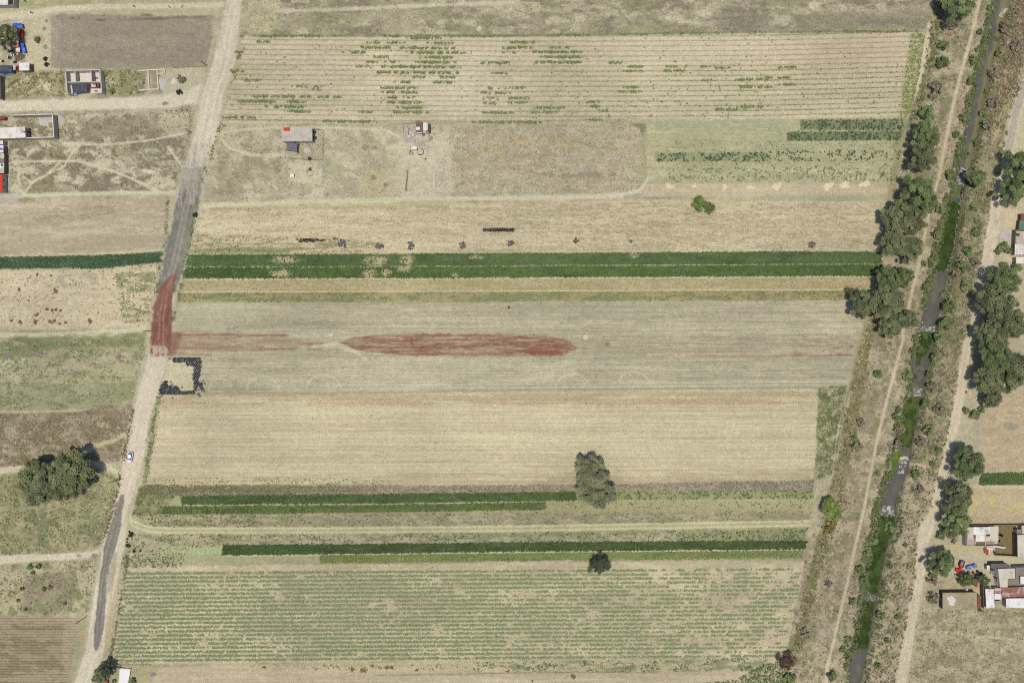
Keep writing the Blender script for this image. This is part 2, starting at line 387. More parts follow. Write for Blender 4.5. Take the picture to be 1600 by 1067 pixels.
# --- stubble field and straw
F3 = [(708, 197), (1004, 194), (1008, 240), (1006, 285), (985, 303), (870, 306), (715, 306), (706, 260)]
poly(F3, (194, 183, 158), 4, 3, 3, 0.85, row=(200, 2.9, None, 0.12), streak=0.7, mott=0.6, region=('stubble_field', 'greyish stubble field with pale straw patches beside the yard'))
dapple(F3, (168, 158, 130), 0.52, 0.07, 18, 10, 51, 0.5); dapple(F3, (196, 186, 164), 0.55, 0.06, 30, 9, 52, 0.6)
dapple(F3, (172, 166, 122), 0.62, 0.05, 12, 8, 53, 0.45)
for (x, y, rx, ry) in ((775, 234, 16, 8), (825, 224, 30, 6), (880, 227, 18, 7), (815, 222, 10, 6), (966, 228, 12, 6), (760, 226, 12, 6)): spot(x, y, rx, ry, (204, 186, 142), 0.65, .5, .8)
poly([(985, 193), (1030, 193), (1030, 208), (1005, 207)], (138, 142, 92), 2, 2, 1, 0.9)
stroke([(1006, 208), (1008, 250), (1004, 290), (995, 305)], 8, (156, 154, 114), 4, 4, 0.45)
# --- irrigated plot on the right
F4 = [(1010, 190), (1240, 188), (1420, 185), (1412, 285), (1250, 287), (1012, 287)]
poly(F4, (182, 178, 140), 1.5, 1.5, 0, 0.95, row=(192, 4.2, None, 0.08), streak=0.55, mott=0.4, region=('vegetable_plot', 'pale green vegetable plot with dark planted beds by the trees'))
dapple(F4, (168, 170, 126), 0.5, 0.08, 60, 8, 61, 0.6); dapple(F4, (200, 192, 156), 0.58, 0.06, 70, 9, 62, 0.6)
poly([(1020, 189), (1225, 188), (1225, 204), (1020, 205)], (166, 172, 132), 4, 2, 2, 0.6)
poly([(1250, 188), (1414, 186), (1412, 203), (1250, 204)], (120, 136, 92), 1.0, 1.0, 0, 0.9)
poly([(1230, 206), (1412, 205), (1408, 219), (1230, 220.5)], (114, 132, 88), 1.0, 1.0, 0, 0.9)
poly([(1024, 238), (1200, 238), (1200, 252), (1024, 253)], (140, 154, 102), 1.5, 1.5, 0, 0.7)
poly([(1010, 287), (1395, 286), (1388, 306), (1005, 308)], (198, 184, 155), 1.5, 1, 0, 1, row=(288, 3.2, None, 0.22), streak=0.8, mott=0.3, region=('harvested_strip', 'ridged harvested strip dotted with pale straw heaps'))
poly([(1200, 305), (1395, 303), (1390, 316), (1150, 316)], (172, 172, 138), 3, 2, 0, 0.7, streak=0.6)
poly([(1400, 186), (1425, 184), (1412, 240), (1398, 310), (1382, 330), (1395, 260)], (156, 152, 108), 4, 3, 3, 0.7)
# --- tan field
F6 = [(306, 324), (700, 318), (1010, 312), (1388, 316), (1384, 350), (1378, 393), (1000, 393), (600, 396), (293, 397), (300, 360)]
poly(F6, (204, 189, 158), 1.5, 1.5, 0, 1, row=(320, 3.0, None, 0.07), streak=0.75, mott=0.3, region=('tan_field', 'long bare tan field dotted with ash heaps'))
dapple(F6, (190, 178, 144), 0.55, 0.07, 60, 8, 71, 0.5); dapple(F6, (164, 152, 112), 0.60, 0.04, 14, 1.8, 72, 0.5); dapple(F6, (214, 202, 172), 0.56, 0.06, 80, 8, 73, 0.6)
dapple([(305, 365), (600, 375), (600, 396), (293, 396)], (150, 150, 104), 0.53, 0.06, 40, 4, 74, 0.7)
dapple([(800, 320), (1380, 320), (1380, 392), (800, 392)], (166, 155, 116), 0.56, 0.05, 12, 1.7, 75, 0.5)
poly([(296, 388), (480, 388), (440, 397), (293, 397)], (136, 144, 96), 2.5, 2, 2, 0.7)
stroke([(300, 322), (400, 319), (480, 316), (560, 314), (660, 311), (760, 310), (880, 309), (960, 306), (1000, 298), (1012, 280)], [7, 7, 7, 7, 7, 7, 9, 8, 6, 4], (208, 203, 172), 2, 1.5, 0.9, region=('dirt_track', 'pale farm track between the house plot and the tan field'))
stroke([(330, 327), (480, 325), (620, 323), (700, 322)], 5, (172, 164, 120), 2, 2, 0.7)
stroke([(420, 319), (600, 312), (740, 318)], 4, (184, 190, 150), 2, 2, 0.7)
# --- green bands
def band(pts, col, name, lab, amt=1): poly(pts, col, 0.8, 0.8, 0, amt, row=None, streak=0.2, mott=0.3, region=(name, lab))
stroke([(290, 398), (700, 396.5), (1000, 393.5), (1380, 393)], 2.4, (212, 202, 168), 1, .6)
GB1 = [(292, 398.5), (600, 397), (1000, 395), (1200, 393.5), (1377, 394), (1378, 411.5), (1000, 413.5), (600, 416), (291, 416)]
GB2 = [(290, 418), (600, 417.5), (1000, 415.5), (1378, 413.5), (1374, 431), (1000, 432.5), (700, 434.2), (287, 435.2)]
poly([(288, 397), (1380, 392), (1374, 433), (286, 437)], (176, 174, 130), 0.8, 0.6)
band(GB1, (98, 118, 78), 'crop_bed', 'soil of the upper dark green crop bed'); band(GB2, (100, 122, 74), 'crop_bed', 'soil of the lower dark green crop bed')
BARE = [(445, 406, 22, 7), (588, 407, 25, 9), (636, 406, 14, 10), (745, 402, 14, 4), (438, 428, 20, 7), (577, 427, 13, 9), (604, 426, 9, 8), (632, 421, 14, 5), (991, 399, 9, 5), (712, 430, 9, 3)]
for (x, y, rx, ry) in BARE: spot(x, y, rx, ry, (186, 170, 132), 0.85, 0.2)
stroke([(290, 417), (600, 416.8), (1000, 414.6), (1378, 412.5)], .9, (190, 184, 142), 0.9, .9, .8)
GBL = [(-95, 404), (0, 402), (100, 400.5), (190, 398), (252, 393.5), (253, 409), (190, 416), (145, 420), (110, 418), (-95, 421)]
band(GBL, (94, 118, 88), 'crop_bed', 'soil of the dark green crop bed left of the road')
# --- olive strips
poly([(286, 437), (700, 435.5), (1374, 432.5), (1368, 452), (700, 455), (280, 456)], (176, 162, 122), 0.8, 0.8, 0, 1, streak=0.5, mott=0.35, region=('fallow_strip', 'olive brown fallow strip under the green beds'))
poly([(281, 456), (700, 455), (1370, 452), (1362, 469), (700, 473), (276, 473)], (164, 155, 112), 0.8, 1, 0, 1, streak=0.5, mott=0.5, region=('fallow_strip', 'greener fallow strip above the grey field'))
dapple([(281, 458), (1368, 454), (1362, 470), (276, 473)], (134, 142, 88), 0.5, 0.07, 50, 7, 81, 0.75)
dapple([(286, 437), (1374, 433), (1368, 451), (281, 455)], (188, 176, 142), 0.52, 0.08, 60, 8, 82, 0.6)
stroke([(284, 456.3), (700, 455.2), (1369, 452)], 1.6, (208, 200, 162), 0.8, 0.4); stroke([(286, 436.3), (700, 435), (1374, 432)], 1.8, (212, 202, 164), 0.8, .4)
# --- grey green field with red gravel
F7 = [(275, 473), (700, 473), (1362, 469), (1345, 520), (1325, 606), (800, 609), (500, 614), (250, 613), (262, 560), (268, 520)]
poly(F7, (184, 177, 150), 1.5, 1.2, 0, 1, row=(474, 4.8, None, 0.07), streak=1.0, mott=0.35, region=('grey_field', 'grey green field streaked with red gravel and sprinkler arcs'))
dapple(F7, (170, 166, 142), 0.5, 0.07, 160, 12, 91, 0.6); dapple(F7, (198, 190, 162), 0.53, 0.06, 200, 4, 92, 0.65); dapple(F7, (160, 160, 132), 0.60, 0.05, 40, 10, 93, 0.45); dapple(F7, (166, 160, 136), 0.53, 0.06, 300, 2.5, 89, 0.5)
poly([(272, 473), (420, 474), (400, 500), (270, 515)], (184, 184, 156), 10, 5, 5, 0.5)
RED = (148, 96, 80)
dapple([(264, 522), (420, 524), (524, 538), (520, 548), (400, 549), (262, 556)], RED, 0.52, 0.07, 30, 2.0, 94, 0.75, 2, 2)
dapple([(264, 521), (330, 521), (330, 556), (262, 556)], (146, 92, 78), 0.47, 0.10, 40, 5, 94, 0.6, 2, 2)
LENS = [(524, 540), (545, 530), (580, 525), (640, 522.5), (800, 522), (850, 524), (885, 531), (905, 544), (880, 554), (780, 557), (640, 556), (590, 551), (555, 546)]
poly(LENS, (162, 132, 112), 2.0, 2.4, 0, 0.7); poly([(264, 523), (420, 525), (524, 539), (420, 548), (262, 555)], (170, 146, 124), 2, 2, 0, .55)
dapple(LENS, (148, 94, 78), 0.50, 0.08, 110, 1.7, 95, 0.75, 3, 3); dapple(LENS, (172, 164, 140), 0.53, 0.07, 90, 1.5, 96, 0.65, 1, 1); stroke([(545, 530), (580, 525), (640, 523), (800, 522.5)], 2, (142, 104, 92), .8, 1, .7)
for (x, y, rx, ry) in ((633, 535, 11, 9), (655, 541, 14, 6), (850, 546, 26, 8), (835, 549, 20, 5), (570, 542, 14, 3), (730, 541, 18, 3)): spot(x, y, rx, ry, (148, 86, 70), 0.7, 0.9)
dapple([(893, 526), (1330, 522), (1330, 556), (893, 556)], (152, 116, 96), 0.57, 0.08, 80, 1.6, 97, 0.32, 2, 1)
spot(950, 538, 5, 4, (152, 88, 72), 0.8, .8); stroke([(1080, 556.5), (1200, 557), (1330, 555)], 2.2, (154, 112, 94), 1, 1, 0.5)
dapple([(1240, 520), (1338, 520), (1334, 556), (1240, 556)], (152, 104, 86), 0.60, 0.05, 12, 2.0, 98, 0.5, 2, 1)
stroke([(270, 522), (330, 522), (450, 524)], 2, (140, 84, 70), .8, .8, .7)
dapple([(262, 520), (895, 521), (895, 557), (262, 557)], (176, 168, 142), .56, .05, 110, 1.5, 611, .55, 2, 1); dapple(LENS, (140, 82, 68), .56, .06, 30, 2.0, 612, .55, 1, 1); dapple(LENS, (134, 96, 82), .58, .05, 10, 1.6, 613, .3, 1, 1)
stroke([(415, 541), (480, 543), (525, 538), (560, 551), (575, 566)], [2, 3, 9, 5, 2], (206, 198, 170), 1.5, 1.5, 0.85)
stroke([(268, 548), (330, 552), (420, 550), (480, 545)], 3, (204, 196, 166), 1.5, 1, 0.6)
dapple([(264, 556), (900, 558), (900, 600), (255, 600)], (196, 190, 162), 0.5, 0.08, 70, 10, 99, 0.6)
def arc(cx, cy, r, a0, a1, w=1.9, amt=0.95):
    stroke([(cx + r * math.cos(math.radians(a)), cy - r * math.sin(math.radians(a))) for a in np.linspace(a0, a1, 14)], w, (204, 197, 172), 1.2, 0.6, amt)
for (cx, cy, r, a0, a1) in ((411, 613, 26, 15, 170), (505, 613, 28, 20, 165), (330, 582, 23, -40, 120), (345, 612, 20, 30, 170), (580, 572, 26, 60, 190), (640, 560, 30, 200, 320), (895, 612, 28, 20, 160), (640, 524, 40, 20, 150), (460, 520, 34, 30, 150), (990, 606, 26, 30, 150), (760, 576, 22, 30, 150), (820, 580, 26, 40, 170), (700, 520, 28, 40, 170)): arc(cx, cy, r, a0, a1, 1.9 if cy > 605 else 1.4, .95 if cy > 605 else .45)
for y in (600.8, 606): stroke([(420, y + 3), (700, y), (1000, y - 2), (1325, y - 5)], 1.6, (206, 199, 174), 0.8, .5, 0.75)
stroke([(250, 614), (500, 615), (800, 610), (1300, 605)], 3, (150, 152, 112), 1.5, 1.5, 0.65)
spot(517, 523, 4, 2.5, (216, 210, 186)); spot(915, 527, 4, 4, (216, 206, 178)); 
poly([(258, 562), (300, 562), (302, 610), (252, 612)], (206, 199, 166), 2, 1.5, 0, 0.85)
# --- wide tan field
F8 = [(250, 617), (500, 617), (800, 612), (1278, 608), (1278, 680), (1272, 748), (900, 757), (600, 757), (228, 760), (236, 690)]
poly(F8, (203, 190, 158), 1.5, 1.5, 0, 1, row=(618, 6.1, None, 0.09), streak=1.0, mott=0.2, region=('tan_field', 'wide tan ploughed field in the middle'))
dapple(F8, (208, 197, 163), 0.51, 0.06, 600, 5, 101, 0.7); dapple(F8, (188, 174, 144), 0.53, 0.06, 500, 4, 102, 0.55); dapple(F8, (206, 202, 164), 0.57, 0.05, 180, 2.6, 103, 0.6)
dapple([(250, 617), (1278, 610), (1278, 634), (250, 634)], (182, 160, 126), 0.45, 0.1, 90, 10, 104, 0.6)
dapple([(230, 742), (1272, 732), (1272, 756), (228, 760)], (180, 164, 130), 0.45, 0.1, 80, 6, 105, 0.6)
# --- weedy corner and scrub strips
WC = [(1278, 606), (1322, 602), (1318, 640), (1300, 745), (1272, 748), (1276, 680)]
poly(WC, (154, 154, 112), 2, 2, 2, 0.95, mott=0.9, region=('weed_patch', 'weedy green corner between tan field and canal bank'))
dapple(WC, (194, 184, 148), 0.48, 0.06, 9, 7, 111, 0.8); dapple(WC, (112, 126, 70), 0.56, 0.05, 10, 8, 112, 0.8)
stroke([(1326, 604), (1318, 640), (1308, 680), (1302, 730), (1290, 748), (1272, 760)], 2.2, (202, 194, 154), 1, 1, 0.8)
poly([(1272, 748), (1300, 745), (1290, 765), (1270, 768)], (184, 174, 142), 3, 2, 1, .8)
SC1 = [(228, 760), (480, 759), (900, 757), (1272, 750), (1270, 767), (900, 768), (600, 771), (285, 775), (222, 769)]
poly(SC1, (170, 160, 138), 1.5, 1.5, 0, 0.9, mott=0.9, streak=0.3, region=('scrub_strip', 'dry scrub strip below the wide tan field'))
dapple([(228, 760), (560, 759), (560, 774), (222, 772)], (140, 142, 94), 0.48, 0.06, 36, 5, 121, 0.8); dapple(SC1, (146, 134, 120), 0.55, 0.06, 40, 10, 122, 0.6)
poly([(215, 770), (285, 771), (285, 790), (250, 792), (250, 805), (210, 806)], (160, 152, 114), 1.5, 1.5, 0, .9, mott=.6); dapple([(218, 758), (560, 757), (560, 774), (285, 776), (250, 806), (205, 806)], (132, 136, 88), .47, .07, 26, 6, 124, .75)
dapple([(222, 758), (300, 766), (285, 775), (215, 772)], (128, 136, 84), 0.45, 0.08, 14, 6, 123, 0.8)
GB3 = [(284, 774), (600, 771.5), (900, 768), (900, 781.5), (600, 786), (284, 788)]
GB4 = [(250, 791), (600, 788.5), (852, 784), (852, 796), (600, 800), (245, 804)]
band([(280, 770), (1272, 766), (1270, 802), (245, 806)], (168, 164, 118), 'crop_bed', 'soil of the lower green crop beds')
band(GB3, (98, 120, 74), 'crop_bed', 'soil of the lower green crop beds'); band(GB4, (104, 124, 72), 'crop_bed', 'soil of the lower green crop beds')
poly([(900, 768), (1272, 765), (1270, 779), (900, 781)], (150, 158, 100), 1, 1, 0, .85); poly([(852, 784), (1270, 781), (1268, 793), (852, 796)], (172, 168, 124), 1, 1, 0, .8)
stroke([(284, 789), (600, 787), (900, 782.5), (1270, 780)], 1.1, (192, 186, 142), 0.9, 0.9, .85)
SC2 = [(215, 806), (600, 802), (1268, 797), (1266, 814), (800, 822), (300, 824), (225, 822)]
poly(SC2, (176, 168, 136), 1.5, 1.5, 0, 0.9, mott=0.8, streak=0.4); dapple(SC2, (142, 146, 98), 0.52, 0.06, 26, 8, 131, 0.75); dapple(SC2, (158, 146, 128), 0.55, 0.06, 26, 8, 132, 0.6)
stroke([(196, 806), (206, 818), (228, 826), (260, 828.5), (500, 828.5), (800, 826), (1000, 822), (1265, 818)], 10, (180, 180, 132), 1.5, 1, 0.9, region=('dirt_track', 'yellow green two rut track below the green beds'))
for o in (-3.4, 3.6): stroke([(200, 806 + o), (208, 818 + o), (230, 826 + o), (260, 828.5 + o), (500, 828.5 + o), (800, 825.5 + o), (1000, 822 + o), (1265, 817 + o)], 2.6, (210, 205, 162), 1, 0.7, 0.9)
SC3 = [(200, 834), (500, 834), (800, 832), (1262, 824), (1260, 845), (800, 847), (350, 851), (195, 866)]
poly(SC3, (178, 170, 138), 1.5, 1.5, 0, 0.9, mott=0.8, streak=0.4); dapple(SC3, (136, 142, 98), 0.53, 0.06, 26, 7, 141, 0.75)
poly([(1060, 830), (1262, 824), (1260, 846), (1060, 846)], (146, 154, 98), 4, 2, 2, .75)
GB5 = [(348, 851.5), (600, 849.5), (800, 847), (1262, 844.5), (1258, 857.5), (800, 861), (600, 864), (348, 867)]
band(GB5, (90, 112, 66), 'crop_bed', 'soil of the bottom dark green crop bed')
poly([(252, 852.5), (347, 852), (347, 866), (252, 866)], (172, 186, 130), 1, 1, 0, 0.95, streak=.2, region=('crop_bed', 'pale green seedling bed beside the bottom dark crop bed'))
GB6 = [(500, 867), (800, 864), (1000, 862), (1256, 859.5), (1254, 872), (1000, 874), (800, 876), (500, 880)]
poly([(250, 867), (500, 867), (500, 881), (200, 884), (195, 870)], (168, 170, 122), 1.5, 1.5, 0, .9, mott=.6)
band(GB6, (126, 138, 80), 'crop_bed', 'soil of the bottom olive crop bed')
stroke([(348, 868), (600, 865.5), (800, 862.5), (1256, 858.5)], 1.8, (204, 196, 158), .8, .6)
poly([(940, 872), (1256, 870), (1254, 880), (940, 880)], (158, 160, 124), 2, 2, 0, .6)
# --- bottom striped field
F9 = [(192, 886), (500, 882), (800, 879), (1256, 876), (1248, 920), (1228, 1015), (1215, 1024), (800, 1030), (500, 1034), (172, 1037), (180, 960)]
poly(F9, (196, 183, 152), 1.5, 1.2, 0, 1, row=(892.0, 6.5, None, 0.06), streak=0.6, mott=0.25, region=('striped_field', 'bottom field striped with rows of green seedlings'))
dapple(F9, (212, 200, 166), 0.54, 0.07, 50, 16, 151, 0.6); dapple(F9, (178, 166, 136), 0.54, 0.07, 60, 14, 152, 0.6)
poly([(1254, 878), (1266, 880), (1240, 990), (1228, 1018), (1215, 1020), (1236, 960)], (206, 190, 158), 3, 2, 1, .8)
F10 = [(225, 1042), (500, 1036), (800, 1031), (1228, 1025), (1190, 1165), (200, 1165)]
poly(F10, (188, 174, 144), 1.5, 1.5, 0, 1, streak=1.0, mott=0.25, region=('tan_field', 'tan field along the bottom edge'))
dapple(F10, (200, 186, 158), 0.53, 0.07, 120, 6, 161, 0.6)
poly([(380, 1036), (800, 1032), (1200, 1027), (1190, 1046), (900, 1049), (620, 1042), (400, 1044)], (184, 176, 138), 2, 2, 0, .7, streak=.6)
dapple([(740, 1034), (1200, 1027), (1190, 1048), (740, 1049)], (128, 140, 92), 0.54, 0.06, 30, 5, 162, 0.8)
stroke([(590, 1054), (700, 1053), (800, 1050.5), (1025, 1049)], 1.4, (120, 122, 92), .8, .8, .7)
poly([(180, 1037), (245, 1040), (238, 1067), (225, 1140), (150, 1140), (160, 1060)], (172, 166, 124), 2, 2, 2, .8, mott=.6)
# --- left of the main road
poly([(-95, -95), (355, -95), (350, 26), (-95, 30)], (186, 180, 142), 3, 2, 3, 0.7, mott=.5)
dapple([(-95, -95), (350, -95), (345, 8), (-95, 12)], (158, 160, 110), 0.52, 0.07, 22, 9, 171, 0.7)
stroke([(-90, 34), (0, 27), (50, 22), (90, 14), (160, 11), (260, 10), (352, 8)], [12, 12, 10, 8, 9, 8, 8], (210, 202, 178), 2, 1.5, 0.85, region=('dirt_track', 'pale dirt track above the dark ploughed plot'))
PLO = [(78, 26), (95, 22), (330, 28), (332, 60), (322, 103), (95, 108), (79, 104)]
poly(PLO, (160, 151, 134), 1.5, 1.5, 1, 1, streak=0.35, mott=0.45, row=(27, 2.2, None, 0.05), region=('ploughed_plot', 'dark grey ploughed plot left of the dirt road'))
dapple(PLO, (148, 139, 122), 0.52, 0.08, 40, 14, 172, 0.6); stroke([(205, 30), (240, 29), (330, 26)], 3, (124, 114, 96), 1.5, 1.5, .7)
for (x, y, rx) in ((113, 29, 5), (123, 29, 3), (158, 32, 8), (230, 24, 12), (240, 30, 20)): spot(x, y, rx, 2.5, (122, 112, 92), .8)
for x in (84, 88, 92): stroke([(x, 30), (x, 105)], 1.5, (172, 163, 146), .8, .5, .6)
poly([(50, 20), (80, 26), (80, 110), (42, 108), (42, 60)], (196, 188, 158), 4, 3, 2, .7, mott=.4)
spot(62, 62, 9, 8, (176, 148, 116), .7)
poly([(-95, 112), (100, 112), (102, 152), (-95, 154)], (166, 160, 118), 3, 2, 3, .8, mott=.6); dapple([(-95, 112), (100, 112), (102, 152), (-95, 154)], (138, 134, 96), .5, .07, 16, 12, 173, .7)
for p in ([(58, 112), (66, 132), (76, 142)], [(66, 132), (45, 145), (30, 152)], [(0, 150), (20, 135), (50, 118)]): stroke(p, 2.5, (208, 200, 176), 1.5, 1, .8)
spot(75, 135, 7, 6, (210, 200, 178), .8)
poly([(160, 110), (215, 110), (218, 146), (165, 148)], (168, 162, 120), 3, 2, 3, .8, mott=.6); dapple([(160, 110), (225, 110), (225, 146), (165, 148)], (134, 136, 92), .52, .06, 14, 10, 174, .7)
spot(172, 128, 8, 10, (206, 198, 178), .7)
poly([(250, 108), (325, 106), (312, 148), (255, 146)], (194, 187, 160), 3, 2, 2, .8, mott=.4)
stroke([(-90, 166), (0, 166), (100, 164), (200, 162), (280, 156), (318, 146)], [17, 17, 18, 18, 22, 28], (212, 204, 184), 2.5, 2, 0.95, region=('dirt_street', 'pale dirt side street joining the main dirt road'), mott=.25, streak=.5)
WL = [(-95, 180), (100, 178), (308, 176), (296, 225), (276, 298), (180, 302), (-95, 308)]
poly(WL, (184, 177, 152), 2.5, 2, 2, .85, mott=.75); dapple(WL, (140, 132, 112), .465, .05, 20, 12, 175, .92); dapple(WL, (160, 157, 120), .57, .05, 24, 12, 176, .45); dapple(WL, (210, 201, 176), .57, .05, 22, 14, 177, .8)
poly([(120, 185), (248, 178), (248, 212), (130, 216)], (146, 138, 114), 5, 4, 4, .65)
poly([(250, 178), (304, 176), (300, 206), (250, 212)], (182, 175, 146), 2, 1, 0, .9, mott=.15)
for (x, y) in ((258, 180), (266, 181), (276, 182), (291, 180)): spot(x, y, 2.5, 4, (208, 200, 178), .8)
for (x, y, rx, ry) in ((62, 243, 14, 8), (38, 242, 4, 5), (80, 242, 3, 5), (92, 246, 5, 3), (45, 233, 3, 2.5)): spot(x, y, rx, ry, (128, 122, 98), .8)
spot(42, 278, 6, 6, (122, 136, 98), .85)
for p in ([(100, 225), (170, 226), (230, 220), (292, 208)], [(0, 255), (60, 252), (120, 252), (180, 268), (210, 282), (245, 300)], [(130, 222), (112, 240), (100, 260), (50, 285), (38, 303)], [(92, 256), (70, 275), (52, 284)], [(160, 262), (195, 275), (236, 292), (250, 300)], [(50, 285), (36, 276)], [(262, 230), (285, 260)], [(28, 262), (30, 290)]): stroke(p, 3.2, (212, 203, 178), 1.2, .8, .9)
stroke([(-90, 312), (30, 306), (120, 303), (200, 301), (280, 301)], 6, (210, 203, 176), 1.5, 1.2, .9, region=('dirt_track', 'pale dirt track below the scrubby plot on the left'))
poly([(-95, 302), (34, 303), (28, 316), (-95, 322)], (190, 184, 172), 2, 2, 1, .9)
L3 = [(-95, 320), (60, 316), (150, 312), (268, 309), (264, 350), (254, 392), (120, 397), (-95, 400)]
poly(L3, (184, 171, 146), 1.5, 1.5, 0, 1, streak=1.0, mott=0.3, row=(316, 2.6, None, .05), region=('ploughed_plot', 'greyish tan ploughed plot left of the dark road section'))
dapple(L3, (202, 190, 166), .55, .07, 50, 10, 181, .7); dapple([(40, 325), (180, 322), (180, 345), (60, 350)], (146, 134, 110), .58, .05, 20, 2.5, 182, .7); dapple(L3, (172, 158, 132), .54, .07, 60, 12, 183, .5)
stroke([(-90, 402), (60, 399), (180, 395), (250, 391)], 2.5, (204, 192, 160), 1, 1, .8)
L4 = [(-95, 423), (110, 421), (150, 423), (245, 412), (240, 470), (232, 508), (100, 515), (-95, 516)]
poly(L4, (206, 191, 160), 1.5, 1.5, 0, 1, streak=0.7, mott=0.3, row=(424, 3.4, None, .08), region=('pale_field', 'pale sandy field dotted with brown weeds left of the red road'))
dapple(L4, (216, 205, 176), .52, .07, 40, 12, 191, .6); dapple([(180, 425), (245, 415), (236, 500), (190, 505)], (142, 148, 98), .52, .06, 22, 5, 192, .75); dapple([(80, 420), (155, 425), (150, 455), (85, 450)], (180, 170, 148), .5, .06, 12, 8, 193, .7)
stroke([(-90, 524), (60, 523), (160, 520), (215, 515), (236, 508)], 7, (212, 204, 172), 2, 1.5, .9, region=('dirt_track', 'pale track below the sandy field on the left'))
L5 = [(-95, 529), (130, 528), (228, 520), (224, 560), (208, 625), (110, 640), (-95, 642)]
poly(L5, (174, 170, 132), 2, 2, 2, .95, mott=.7, streak=.2, region=('pasture', 'mottled green pasture left of the tyres'))
dapple(L5, (136, 146, 94), .50, .06, 34, 12, 201, .75); dapple([(-95, 528), (228, 520), (226, 548), (-95, 552)], (130, 142, 84), .47, .06, 22, 6, 202, .8); dapple([(80, 545), (215, 540), (215, 575), (60, 585)], (186, 172, 150), .47, .07, 22, 8, 203, .8)
dapple([(-95, 545), (40, 560), (30, 620), (-95, 630)], (200, 196, 164), .52, .06, 9, 9, 204, .7); poly([(-95, 610), (190, 605), (190, 638), (-95, 642)], (150, 158, 116), 6, 3, 3, .5)
stroke([(-90, 645), (60, 643), (120, 641), (180, 640)], 3.5, (202, 195, 156), 1.5, 1, .8)
L6 = [(-95, 648), (110, 645), (208, 628), (200, 670), (192, 720), (120, 722), (60, 728), (-95, 732)]
poly(L6, (164, 152, 132), 2, 2, 2, .95, mott=.9, region=('scrub_strip', 'dark brown scrub left of the white car'))
dapple(L6, (178, 166, 142), .5, .06, 14, 12, 211, .75); dapple(L6, (134, 122, 104), .54, .05, 22, 16, 213, .6); dapple(L6, (134, 124, 84), .56, .05, 16, 12, 212, .7)
stroke([(204, 674), (180, 687), (150, 697), (128, 708), (110, 722)], [9, 7, 9, 10, 6], (200, 190, 150), 2, 1.5, .9, region=('dirt_track', 'pale fork track leading left to the big tree'))
stroke([(-90, 742), (0, 735), (60, 729), (110, 722), (145, 722), (170, 730), (188, 742)], [10, 11, 9, 7, 7, 7, 5], (206, 196, 166), 2, 1.5, .9, region=('dirt_track', 'pale fork track leading left to the big tree'))
L7 = [(-95, 745), (60, 738), (150, 732), (186, 748), (178, 800), (160, 850), (90, 866), (-95, 868)]
poly(L7, (162, 160, 116), 2, 2, 2, .95, mott=.85, region=('pasture', 'olive green pasture around the big tree'))
dapple(L7, (128, 140, 90), .51, .06, 20, 16, 221, .75); dapple(L7, (184, 174, 140), .54, .06, 16, 12, 222, .7); dapple([(170, 790), (180, 760), (160, 850), (150, 850)], (140, 120, 100), .4, .1, 6, 10, 223, .7)
stroke([(-90, 882), (0, 874), (60, 871), (110, 869), (145, 865), (162, 857)], [15, 13, 11, 10, 7, 5], (212, 203, 178), 2, 1.5, .9, region=('dirt_track', 'pale track meeting the narrow asphalt road'))
L8 = [(-95, 886), (30, 882), (148, 874), (150, 900), (140, 955), (60, 962), (-95, 962)]
poly(L8, (184, 177, 142), 2, 2, 2, .9, mott=.7); poly([(40, 900), (118, 890), (125, 935), (90, 958), (30, 955), (35, 930)], (152, 142, 120), 4, 4, 3, .85); dapple(L8, (132, 140, 84), .55, .05, 14, 14, 231, .8)
L9 = [(-95, 963), (70, 962), (125, 964), (118, 1000), (108, 1062), (100, 1165), (-95, 1165)]
poly(L9, (170, 155, 128), 1.5, 1.5, 1, 1, streak=.8, mott=.35, row=(966, 4.15, None, .38), region=('ploughed_plot', 'brown ridged ploughed plot in the bottom left corner'))
dapple(L9, (132, 118, 92), .50, .07, 40, 8, 232, .6); poly([(95, 962), (126, 964), (112, 1060), (100, 1060)], (182, 170, 142), 4, 3, 3, .7)
poly([(126, 964), (146, 960), (132, 1020), (112, 1070), (106, 1067), (116, 1010)], (168, 166, 130), 2.5, 2, 1, .8, mott=.5)
spot(134, 995, 10, 9, (188, 158, 112), .8)
# --- canal banks
LB = [(1472, -95), (1462, 40), (1440, 130), (1418, 195), (1400, 300), (1380, 400), (1362, 470), (1340, 560), (1322, 660), (1300, 750), (1272, 830), (1258, 880), (1236, 990), (1218, 1067), (1208, 1165)] + [(a, y) for (y, a, b) in CANAL[::-1]]
poly(LB, (174, 162, 138), 3, 2, 2, 1, mott=.8, streak=0, region=('canal_bank', 'dry left bank of the canal with a worn footpath'))
dapple(LB, (150, 138, 116), .50, .06, 14, 16, 241, .75); dapple(LB, (192, 178, 150), .53, .06, 12, 16, 242, .7); dapple(LB, (134, 136, 92), .57, .05, 14, 14, 243, .75)
RB = [(b, y) for (y, a, b) in CANAL] + [(a, y) for (y, a, b) in RROAD[::-1]]
poly(RB, (160, 150, 126), 3, 2, 2, 1, mott=.95, streak=0, region=('canal_bank', 'brushy right bank of the canal beside the dirt road'))
dapple(RB, (132, 124, 94), .50, .06, 12, 14, 251, .8); dapple(RB, (120, 128, 80), .56, .05, 14, 16, 252, .7); dapple(RB, (186, 172, 142), .55, .05, 12, 14, 253, .6)
poly([(1412, 740), (1465, 740), (1440, 850), (1420, 960), (1396, 1067), (1350, 1067), (1372, 960), (1385, 880), (1400, 800)], (186, 173, 146), 6, 4, 5, .75)
stroke([(1470, 10), (1458, 90), (1436, 165), (1420, 200)], 12, (142, 142, 104), 4, 3, .7)
stroke([(1362, 480), (1350, 540), (1336, 610), (1326, 690), (1312, 760)], [12, 18, 20, 20, 18], (148, 138, 98), 4, 3, .75)
